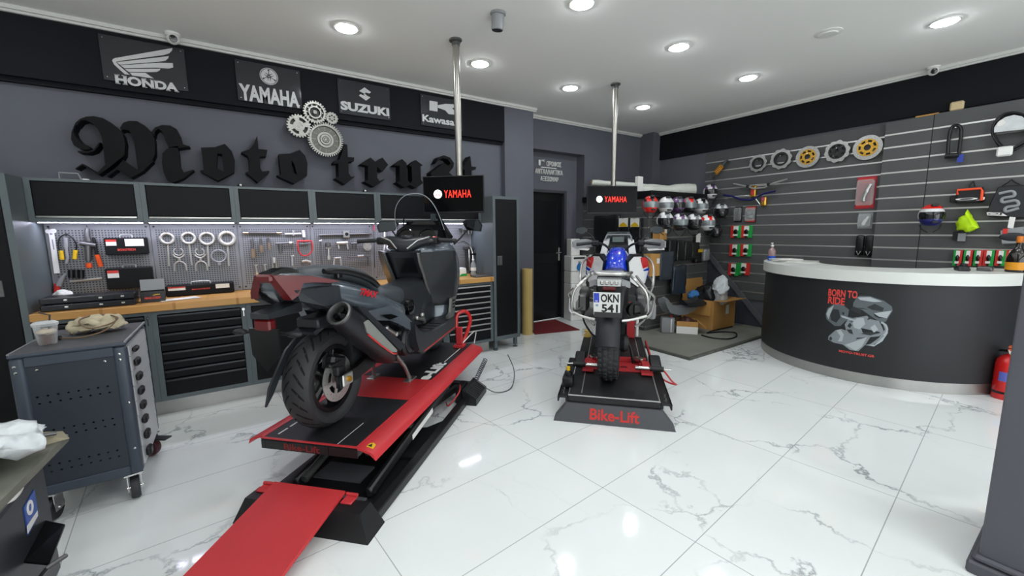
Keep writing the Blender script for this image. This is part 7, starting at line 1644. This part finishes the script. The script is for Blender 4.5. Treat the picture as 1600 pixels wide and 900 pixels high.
bm = NB(); tube(bm, curvepts([onX(8, 786, -.68), onX(20, 776, -.67), onX(29, 764, -.67), onX(29, 754, -.68)], 4), [.006, .008, .01, .012, .012, .012, .012, .012, .012, .01, .009, .008, .006]); obj('curved_handle', bm, M_WHITE, t)
for x in (-1.2, -.74):
    for y in (1.4, 2.25): bm = NB(); cyl(bm, (x, y, 0), (x, y, .1), .025); obj('foot', bm, M_SATIN, t)
bag('plastic_bag', 'crumpled white plastic bag on the metal top at the left edge', 'bag', (-.79, 2.05, .673), (.17, .15, .05), mat('white_poly', '#c9ced0', .3, bump=(30, .6)), 21, .07, 9)
t = thing('casting', 'rough beige metal casting on the metal top behind the plastic bag', 'metal part', (-.68, 2.23, .673), .4)
bm = NB(); loft(bm, [[(-.12, -.05, 0), (.08, -.06, 0), (.08, .05, 0), (-.12, .06, 0)], [(-.1, -.03, .06), (.0, -.02, .035), (.0, .03, .035), (-.1, .04, .06)]]); box(bm, -.12, -.02, -.03, .04, .055, .075, bev=.008); obj('block', bm, mat('casting_beige', '#8a836c', .7, noise=(14, .3)), t)
bm = NB(); tube(bm, [(-.02, -.05, .045), (.05, -.045, .03)], .008); obj('bolt', bm, M_DSTEEL, t)
# ================================================================ ON THE WORKTOP
ZW = .919
t = thing('parts_tray', 'long black plastic case stack lying at the left end of the worktop', 'case', (-1.15, 4.2, ZW), .03)
for k in range(2):
    bm = NB(); box(bm, 0, .5, 0, .2, .05*k, .05*k+.045, bev=.006); cs = obj('case', bm, mat('case_navy', '#15171f', .3), t)
    for x in (.12, .3, .42): bm = NB(); box(bm, x, x+.02, -.004, .004, .05*k+.018, .05*k+.03, bev=.002); obj('latch', bm, M_ALU, cs, ang=0)
t = thing('spares_box', 'black open carton with red and yellow print on the worktop', 'carton', (-.63, 4.28, ZW), .08)
bm = NB()
for b_ in ((0, .15, 0, .003), (0, .15, .117, .12), (0, .003, .003, .117), (.147, .15, .003, .117)): box(bm, *b_, 0, .085)
box(bm, .003, .147, .003, .117, 0, .003); obj('walls', bm, M_SATIN, t, ang=0)
bm = NB(); box(bm, 0, .15, 0, .003, 0, .09, M=T(0, .12, .085) @ RXm(-.25)); obj('lid', bm, M_GREY, t, ang=0)
text('print', 'MALOSSI', t, (.072, -.0005, .035), M_PR, w=.1, h=.018, depth=.0008, bold=.03, shear=.3, M=RXm(PI/2))
bm = NB(); prism(bm, [(.07, .053), (.12, .057), (.12, .062), (.09, .062)], 0, .0008, M=RXm(PI/2)); obj('yellow_flash', bm, M_YELLOW, t, ang=0)
def tool_case(label, px0, px1, py0, py1, Y, dp, lab2=True, hang_=True, word=True):
    a, b = onY(px0, py1, Y), onY(px1, py0, Y); w_, h_ = b.x-a.x, b.z-a.z
    t = hang('tool_case', label, 'tool case', (a.x, Y+dp+(.004 if Y > YP-.1 and hang_ else 0), a.z), 'L', 'black metal tool cases')
    bm = NB(); box(bm, 0, w_, 0, h_, 0, dp, bev=.005); obj('body', bm, M_CABD, t)
    bm = NB(); tube(bm, curvepts([(w_*.36, h_, dp*.5), (w_*.38, h_+.022, dp*.5), (w_*.62, h_+.022, dp*.5), (w_*.64, h_, dp*.5)], 4), .005); obj('handle', bm, M_ALU, t)
    bm = NB(); box(bm, w_*.04, w_*.28, h_*.55, h_*.9, dp, dp+.001); l_ = obj('paper_label', bm, M_PAPER, t, ang=0)
    bm = NB(); box(bm, w_*.04, w_*.28, h_*.77, h_*.9, dp+.001, dp+.0015); obj('label_header', bm, M_REDC, l_, ang=0)
    if lab2: bm = NB(); box(bm, w_*.48 if word == 1 else w_*.72, w_*.93, h_*.5, h_*.92, dp, dp+.001); obj('picture_label', bm, M_PAPER, t, ang=0)
    if word: text('brand_lettering', 'BOXOTECH', t, (w_*.5, h_*.3 if word == 1 else h_*.55, dp), M_PR, w=w_*.42 if word == 1 else w_*.26, h=h_*.13, depth=.001, bold=.03)
    return t
tool_case('short black tool case with two labels hung on the first tool board', 165, 228, 371, 399, YP-.09, .085, True, True, 1)
tool_case('larger black tool case with one label hung below the short one', 168, 236, 417, 453, YP-.09, .085, False, True, 0)
tool_case('long black tool case with a handle standing on the worktop', 259.5, 365, 441, 464, 4.53, .12, True, False, 2)
for k, (x, y, a) in enumerate(((-.4, 4.35, .1),)):
    t = thing('leaflet', 'white and grey leaflets lying on the worktop in front of the long tool case', 'papers', (x, y, ZW), a)
    for j in range(2):
        bm = NB(); box(bm, -.13, .13, -.06, .06, .002*j, .002*j+.0015, M=RZ(.25*j)); obj('sheet', bm, M_PAPER if j else M_GREY, t, ang=0)
bag('white_cloth', 'small crumpled white cloth at the far left end of the worktop', 'cloth', (-1.1, 4.5, ZW), (.06, .05, .06), M_PAPER, 14, .02, 18)
t = thing('water_bottle', 'clear plastic water bottle on the right end of the worktop', 'bottle', (2.42, 4.42, ZW))
bm = NB(); lathe(bm, [(.032, 0), (.034, .01), (.032, .05), (.034, .09), (.033, .13), (.014, .17), (.013, .185)], 20); obj('body', bm, mat('bottle_clear', '#cfd6da', .08, trans=.6), t)
bm = NB(); lathe(bm, [(.016, .185), (.016, .2), (0, .201)], 14, caps=False); obj('cap', bm, M_WHITE, t)
bm = NB(); lathe(bm, [(.0345, .06), (.0345, .1)], 20, caps=False); obj('label', bm, M_PAPER, t, ang=0)
t = thing('tissue_pack', 'white tissue pack with a green corner at the right end of the worktop', 'tissues', (2.24, 4.48, ZW))
bm = NB(); box(bm, -.11, .09, -.06, .06, 0, .1, bev=.02, seg=2); obj('pack', bm, M_WHITE, t)
bm = NB(); prism(bm, [(-.02, .0), (.088, .0), (.088, .03), (.02, .03)], .0605, .062, M=RXm(PI/2)); obj('green_corner', bm, M_GREEN, t, ang=0)
t = thing('bench_lamp', 'chrome bench stand with a curved arm on the right end of the worktop', 'stand', (2.5, 4.58, ZW))
bm = NB(); lathe(bm, [(.035, 0), (.035, .05), (.016, .06), (.014, .14)], 16); obj('base', bm, M_SATIN, t)
bm = NB(); tube(bm, curvepts([(0, 0, .13), (0, 0, .26), (-.04, 0, .36), (-.12, 0, .41), (-.2, 0, .40)], 6), .01); obj('arm', bm, M_CHROME, t)
bm = NB(); cyl(bm, (-.03, 0, .25), (.05, 0, .25), .014); obj('clamp', bm, M_SATIN, t)
bm = NB(); box(bm, -.1, .11, -.07, .07, 0, .02, bev=.003); single('notebook', bm, M_DSTEEL, 'flat grey notebook on the right corner of the worktop', 'notebook', loc=(2.42, 4.25, ZW))
for k, (x, m, nm) in enumerate(((1.77, M_RED, 'red pot, left of three'), (1.86, M_REDC, 'red pot, tallest of three'), (1.97, M_REDG, 'red pot, right of three'))):
    t = thing('oil_can', f'small {nm}, on the worktop behind the scooter seat', 'can', (x, 4.5, ZW), group='small red pots behind the scooter')
    bm = NB(); lathe(bm, [(.025, 0), (.026, .06+.02*(k == 1)), (.01, .08+.02*(k == 1)), (.006, .12)], 14); obj('body', bm, m, t)
    bm = NB(); lathe(bm, [(.008, .12), (.008, .135), (0, .137)], 10, caps=False); obj('nozzle', bm, M_YELLOW if k == 1 else M_BLACK, t)
# ================================================================ TOOLS ON THE PEGBOARDS
def ptool(name, label, cat, px, py, group=None): return lq(name, label, cat, px, py, YP, group)
def hook(t, p, L_=.05): bm = NB(); tube(bm, [(p[0], p[1]+.006, 0), (p[0], p[1]+.006, L_), (p[0], p[1]+.016, L_+.006)], .003, 6); return obj('hook', bm, M_CHROME, t)
c1 = lambda q, *pts, z=.02: [q(60+x/6.428, 340+y/6.428, z) for x, y in pts]
t, q = ptool('setting_gauge', 'long white T-headed gauge hanging at the left of the first tool board', 'gauge', 80, 360)
bm = NB(); prism(bm, [p[:2] for p in c1(q, (75, 140), (80, 120), (170, 112), (188, 128), (185, 150), (165, 158), (172, 190), (222, 555), (165, 560), (115, 190), (108, 158), (85, 156))], .012, .016); obj('blade', bm, M_WHITE, t, ang=0)
bm = NB(); tube(bm, [(*c1(q, (135, 165))[0][:2], .016), (*c1(q, (135, 165))[0][:2], .018)], .008, 12); prism(bm, [p[:2] for p in c1(q, (140, 220), (152, 218), (170, 320), (158, 322))], .016, .0168); obj('engraving', bm, M_GREY, t, ang=0); hook(t, c1(q, (130, 125))[0])
t, q = ptool('ear_cable', 'looped black cable with two yellow ends on the first tool board', 'tool', 107, 375)
bm = NB(); tube(bm, curvepts(c1(q, (230, 350), (212, 270), (230, 200), (290, 170), (350, 200), (392, 270), (385, 350), z=.03), 6), .005, 8); obj('cable', bm, M_SATIN, t)
for x, y, s_ in ((240, 375, 1), (385, 370, -1)):
    bm = NB(); a, b = c1(q, (x, y-45), (x+s_*10, y+45), z=.03); tube(bm, [a, b], .014, 12); obj('yellow_end', bm, M_YELLOW, t)
bm = NB(); tube(bm, c1(q, (285, 200), (290, 300), z=.03), .014, 12); tube(bm, c1(q, (290, 300), (305, 400), (290, 460), z=.03), .01, 10); obj('probe', bm, M_GREY, t); hook(t, c1(q, (300, 170))[0])
t, q = ptool('riveter', 'grey hand riveter with an orange grip on the first tool board', 'tool', 142, 385)
bm = NB(); tube(bm, c1(q, (505, 110), (500, 180), (515, 240), z=.035), [.012, .018, .02], 12); tube(bm, c1(q, (430, 255), (590, 280), z=.035), .02, 12); tube(bm, c1(q, (510, 280), (515, 430), z=.035), .02, 12); obj('body', bm, M_DSTEEL, t)
bm = NB(); tube(bm, c1(q, (565, 200), (585, 300), (600, 380), z=.035), .011, 10); obj('lever', bm, M_BLACK, t)
bm = NB(); tube(bm, c1(q, (600, 370), (640, 490), z=.035), .016, 10); tube(bm, c1(q, (515, 455), (525, 500), z=.035), .019, 10); obj('orange_grip', bm, mat('grip_orange', '#e0531d', .45), t); hook(t, c1(q, (505, 100))[0])
t, q = ptool('socket_rail', 'grey rail of black sockets low on the first tool board', 'socket rail', 130, 432)
bm = NB(); tube(bm, c1(q, (330, 640), (650, 605), z=.03), .01, 8); obj('rail', bm, M_ALU, t)
for k, x in enumerate((345, 395, 445)):
    bm = NB(); tube(bm, c1(q, (x, 520), (x+2, 600), z=.04), .019, 14); obj('socket', bm, M_SATIN, t)
t, q = ptool('air_gun', 'small red and grey air tool at the bottom left of the first tool board', 'tool', 96, 440)
bm = NB(); tube(bm, c1(q, (290, 560), (240, 620), (215, 680), z=.035), [.006, .018, .02], 10); obj('body', bm, M_GREY, t)
bm = NB(); tube(bm, c1(q, (205, 660), (200, 745), z=.035), .018, 10); obj('red_grip', bm, M_REDC, t)
t, q = ptool('file_set', 'black and grey tool roll lying low on the first tool board', 'tool', 107, 462)
bm = NB(); tube(bm, c1(q, (170, 800), (300, 775), (450, 770), z=.05), .014, 8); obj('bar', bm, M_DSTEEL, t); bm = NB(); tube(bm, c1(q, (165, 830), (460, 800), z=.05), .012, 8); obj('black_bar', bm, M_SATIN, t)
c2 = lambda q, *pts, z=.03: [q(220+x/6.667, 270+y/6.667, z) for x, y in pts]
for cx, cy, rr, hx, hy_, nm in ((277, 683, 72, 295, 900, 'first from the left'), (498, 680, 74, 535, 890, 'second from the left'), (690, 685, 78, 712, 905, 'third from the left'), (898, 682, 82, 918, 900, 'fourth from the left, the thickest')):
    t, q = ptool('ring_wrench', f'large pale ring wrench with a straight handle, {nm}', 'wrench', 220+cx/6.667, 270+cy/6.667, 'large ring wrenches on the second tool board')
    R = abs(q(220+(cx+rr)/6.667, 270+cy/6.667)[0]); bm = NB(); tk = .016 if 'thickest' in nm else .0115
    for z in (.014, .026): tube(bm, [(R*.92*math.cos(2*PI*k/28), R*.92*math.sin(2*PI*k/28), z) for k in range(28)], tk, 8, closed=True)
    obj('ring', bm, mat('tool_pale', '#b4b3ab', .4, metal=.6), t)
    bm = NB(); tube(bm, [(0, -R, .02)]+c2(q, (hx, hy_+70), z=.02), .008, 10); obj('handle', bm, mat('tool_pale', '#b4b3ab', .4, metal=.6), t); hook(t, (0, R*.9))
t, q = ptool('strap_ring', 'thin pale ring with a short tab, below the fourth ring wrench', 'wrench', 220+812/6.667, 400)
R = .055; bm = NB(); tube(bm, [(R*math.cos(2*PI*k/28), R*math.sin(2*PI*k/28), .02) for k in range(28)], .008, 8, closed=True); obj('ring', bm, M_GREY, t)
bm = NB(); box(bm, -.012, .012, -.085, -.055, .012, .026, bev=.003); obj('tab', bm, M_GREY, t); hook(t, (0, R))
for cx, nm in ((400, 'left one'), (622, 'right one')):
    t, q = ptool('pin_spanner', f'pale double-forked spanner below the ring wrenches, {nm}', 'spanner', 220+cx/6.667, 270+880/6.667, 'forked spanners on the second tool board')
    bm = NB(); Rr = .032
    tube(bm, [(Rr*math.cos(a), .05+Rr*math.sin(a), .02) for a in [math.radians(60-300*k/16) for k in range(17)]], .006, 8)
    tube(bm, curvepts([(-.04, .03, .02), (-.03, .01, .02), (0, -.005, .02), (.03, .01, .02), (.04, .03, .02)], 4), .008, 8); tube(bm, [(0, -.005, .02), (0, -.03, .02)], .01, 8)
    tube(bm, curvepts([(-.042, -.12, .02), (-.036, -.06, .02), (0, -.035, .02), (.036, -.06, .02), (.042, -.12, .02)], 4), .007, 8); obj('forged_body', bm, mat('tool_pale', '#b4b3ab', .4, metal=.6), t); hook(t, (0, .08))
c3 = lambda q, *pts, z=.03: [q(370+x/6.4, 340+y/6.4, z) for x, y in pts]
t, q = ptool('torque_bar', 'dark steel bar with chrome ends, top of the third tool board', 'bar', 408, 363)
bm = NB(); tube(bm, c3(q, (110, 150), (400, 152)), .013, 12); obj('bar', bm, M_DSTEEL, t)
for a in ((60, 150, 115, 150), (395, 152, 445, 150)): bm = NB(); tube(bm, c3(q, a[:2], a[2:]), .016, 12); obj('chrome_end', bm, M_CHROME, t)
for (x, y0, y1, y2, r_, nm) in ((158, 215, 310, 400, .022, 'longest'), (238, 210, 275, 345, .019, 'middle'), (315, 205, 250, 318, .013, 'shortest')):
    t, q = ptool('hose_reel_key', f'grey hanging tool with a bronze cylinder end, {nm} of three', 'tool', 370+x/6.4, 340+y0/6.4, 'cylinder ended tools on the third tool board')
    bm = NB(); tube(bm, c3(q, (x-4, y0), (x+2, y1)), .011, 10); obj('stem', bm, M_DSTEEL, t)
    bm = NB(); tube(bm, c3(q, (x+4, y1), (x+8, y2)), r_, 14); obj('cylinder', bm, mat('bronze', '#8c7c6a', .45, metal=.6), t); hook(t, c3(q, (x, y0))[0])
t, q = ptool('tee_bar', 'slim pale T-bar with a centre ring on the third tool board', 'bar', 457, 364)
bm = NB(); tube(bm, c3(q, (480, 165), (640, 160)), .008, 8); tube(bm, c3(q, (560, 125), (562, 180)), .01, 8); obj('bar', bm, M_ALU, t)
t, q = ptool('red_clamp', 'red U-shaped clamp with a white screw handle on the third tool board', 'clamp', 475, 385)
bm = NB(); tube(bm, c3(q, (600, 235), (745, 232)), .009, 8); tube(bm, curvepts(c3(q, (602, 235), (612, 320), (640, 370), (690, 380), (735, 350), (752, 300), (745, 235)), 4), .007, 8); obj('frame', bm, M_RED, t)
bm = NB(); tube(bm, c3(q, (660, 125), (668, 195)), .013, 10); obj('handle', bm, M_WHITE, t); bm = NB(); tube(bm, c3(q, (668, 195), (672, 265)), .007, 8); tube(bm, c3(q, (640, 265), (710, 262)), .008, 8); obj('screw', bm, M_DSTEEL, t)
for x0, y0, x1, y1, nm in ((190, 470, 215, 655, 'left one'), (275, 465, 310, 680, 'right one')):
    t, q = ptool('wood_wrench', f'ratchet wrench with a long pale wooden handle, {nm}', 'wrench', 370+x0/6.4, 340+y0/6.4, 'wooden handled wrenches on the third tool board')
    bm = NB(); tube(bm, c3(q, (x0, y0), (x0+2, y0+8)), .02, 14); tube(bm, c3(q, (x0, y0), (x0+(x1-x0)*.45, y0+(y1-y0)*.45)), .01, 8); obj('head', bm, M_ALU, t)
    bm = NB(); tube(bm, c3(q, (x0+(x1-x0)*.4, y0+(y1-y0)*.42), (x1, y1)), [.011, .014], 10); hook(t, c3(q, (x0, y0-12))[0]); obj('wooden_handle', bm, mat('pale_wood', '#cdb58f', .55), t)
t, q = ptool('pliers', 'long pale adjustable pliers hanging behind the scooter tail', 'pliers', 428, 405)
bm = NB(); tube(bm, c3(q, (370, 395), (372, 450)), .022, 12); tube(bm, c3(q, (355, 440), (365, 610)), .008, 8); tube(bm, c3(q, (390, 440), (398, 530)), .008, 8); obj('jaws_and_legs', bm, M_ALU, t)
def misc(label, px, py, parts, m=M_DSTEEL, name='puller', cat='tool', z=.03):
    t, q = ptool(name, label, cat, px, py)
    hook(t, c3(q, parts[0][1][0], z=0)[0])
    for nm, P, r_, mm in parts: bm = NB(); tube(bm, c3(q, *P, z=z), r_, 10); obj(nm, bm, mm or m, t)
    return t, q
misc('dark two-arm puller left of the red clamp', 440, 385, (('beam', ((385, 260), (560, 250)), .01, None), ('arm', ((430, 260), (440, 360)), .013, None), ('arm', ((550, 250), (556, 320)), .006, None), ('screw', ((520, 250), (545, 255)), .014, M_ALU)))
misc('slim pale puller rod above the scooter tail', 456, 410, (('rod', ((550, 380), (552, 480)), .007, M_ALU), ('head', ((535, 382), (568, 380)), .009, M_ALU)))
misc('pale bearing splitter above the scooter tail, right of the slim rod', 477, 410, (('body', ((645, 440), (690, 430), (735, 445)), .014, M_ALU), ('bolt', ((655, 440), (655, 470)), .008, None), ('bolt', ((725, 440), (725, 470)), .008, None)), name='bearing_splitter')
t, q = ptool('alignment_bar', 'long dark bar with a square steel block in the middle, fourth tool board', 'bar', 538, 367)
bm = NB(); tube(bm, c3(q, (815, 175), (1340, 160)), .012, 10); obj('bar', bm, M_DSTEEL, t)
a = c3(q, (1088, 165))[0]; bm = NB(); box(bm, a[0]-.032, a[0]+.032, a[1]-.04, a[1]+.04, .01, .05, bev=.006); obj('block', bm, M_STEEL, t); bm = NB(); lathe(bm, [(.018, .05), (.018, .054), (0, .055)], 16, M=T(a[0], a[1], 0), caps=False); obj('bore', bm, M_SATIN, t)
t, q = ptool('slotted_disc', 'round pale disc with three slots on the fourth tool board', 'disc tool', 573, 385)
bm = join_meshes([loops_mesh([circ(.045, 32)]+[sector(.012, .038, k*2*PI/3+.4, k*2*PI/3+.6, 2) for k in range(3)], .008)]); bmesh.ops.transform(bm, matrix=T(0, 0, .02), verts=bm.verts); obj('disc', bm, mat('tool_pale', '#b4b3ab', .4, metal=.6), t, ang=0); hook(t, (0, .03))
misc('valve spring compressor with a round head, fourth tool board', 512, 390, (('head', ((905, 250), (910, 290)), .026, None), ('collar', ((885, 300), (935, 300)), .012, M_ALU), ('stem', ((912, 300), (915, 380)), .01, M_ALU), ('foot', ((913, 380), (915, 420)), .018, M_ALU)), name='valve_compressor')
misc('pale two-leg puller on the fourth tool board', 534, 380, (('beam', ((990, 255), (1100, 250)), .016, M_ALU), ('leg', ((1005, 250), (1015, 310)), .008, M_ALU), ('leg', ((1095, 250), (1105, 315)), .008, M_ALU)))
misc('dark three-leg puller left of the slotted disc', 553, 382, (('hub', ((1130, 260), (1210, 255)), .011, None), ('leg', ((1150, 240), (1158, 310)), .007, None), ('leg', ((1190, 240), (1196, 320)), .007, None)))
misc('pale fork puller directly over the scooter seat', 526, 410, (('leg', ((970, 410), (962, 480)), .009, M_ALU), ('leg', ((1030, 405), (1038, 475)), .009, M_ALU), ('beam', ((965, 405), (1035, 400)), .011, M_ALU)), name='fork_puller')
misc('row of small dark fittings on a rail, fourth tool board', 559, 402, (('rail', ((1105, 395), (1320, 385)), .007, None), ('fitting', ((1200, 385), (1260, 380)), .012, M_ALU), ('fitting', ((1130, 400), (1140, 390)), .011, None), ('fitting', ((1305, 390), (1310, 470)), .012, None)), name='fitting_rail')
misc('thin steel rod with a small head at the left of the fourth tool board', 500, 390, (('rod', ((830, 230), (850, 470)), .005, None), ('head', ((820, 235), (845, 228)), .01, M_ALU)), name='steel_rod')
misc('thin red and black strap between the fourth and fifth tool boards', 583, 375, (('red_end', ((1362, 75), (1364, 130)), .008, mat('strap_red', '#c4405a', .5)), ('strap', ((1364, 130), (1372, 500)), .004, M_SATIN)), name='red_strap')
misc('white stemmed gauge on the fifth tool board, left of the scooter bars', 600, 380, (('stem', ((1470, 130), (1466, 400)), .009, M_WHITE), ('head', ((1470, 125), (1520, 120)), .014, M_WHITE), ('foot', ((1480, 430), (1490, 490)), .012, M_ALU)), name='stem_gauge')
t, q = lq('tool_rack', 'small grey metal rack of hooks on the last tool board beside the scooter mirror', 'rack', 728, 358)
bm = NB(); box(bm, -.1, .1, -.01, .01, 0, .09, bev=.003); obj('plate', bm, M_DSTEEL, t)
for k in range(5): bm = NB(); tube(bm, [(-.08+.04*k, -.01, .07), (-.08+.04*k, -.06, .07)], .004, 6); obj('peg', bm, M_ALU, t)
t, q = lq('pipe_set', 'bundle of dark and chrome pipes hanging on the last tool board', 'pipes', 733, 388)
for k in range(4): bm = NB(); tube(bm, [(-.06+.035*k, .0, .04), (-.06+.035*k, -.28-.02*(k % 2), .04)], .009, 8); obj('pipe', bm, M_CHROME if k % 2 else M_SATIN, t)
bm = NB(); box(bm, -.09, .07, -.01, .025, 0, .06, bev=.005); obj('holder', bm, M_DSTEEL, t)
# small things on top of the wall cabinets
def cab_top(label, px, py, r_):
    p = onY(px, py, 4.55); t = thing('cable_grommet', label, 'cable grommet', (p.x, 4.55, 1.866), group='small round grommets on the wall cabinets')
    bm = NB(); lathe(bm, [(r_, 0), (r_, .02), (r_*.8, .03), (0, .032)], 16, caps=False); obj('collar', bm, M_BLACK, t)
    bm = NB(); ell(bm, (0, -r_*.5, .02), r_*.5, r_*.6, .012); obj('white_plug', bm, M_WHITE, t)
cab_top('small black and white grommet on the wall cabinets under the first letter t', 376, 290, .025); cab_top('small black and white grommet on the wall cabinets under the letter r', 570, 298, .025)
t = thing('wire_bracket', 'small pale metal bracket on top of the first wall cabinet', 'bracket', (-1.02, 4.5, 1.866))
bm = NB(); tube(bm, [(0, 0, .0), (0, 0, .05), (.1, 0, .05), (.115, 0, .0)], .006, 8); obj('wire', bm, M_GREY, t); bm = NB(); box(bm, .12, .16, -.02, .02, 0, .012, bev=.004); obj('foot', bm, M_WHITE, t)
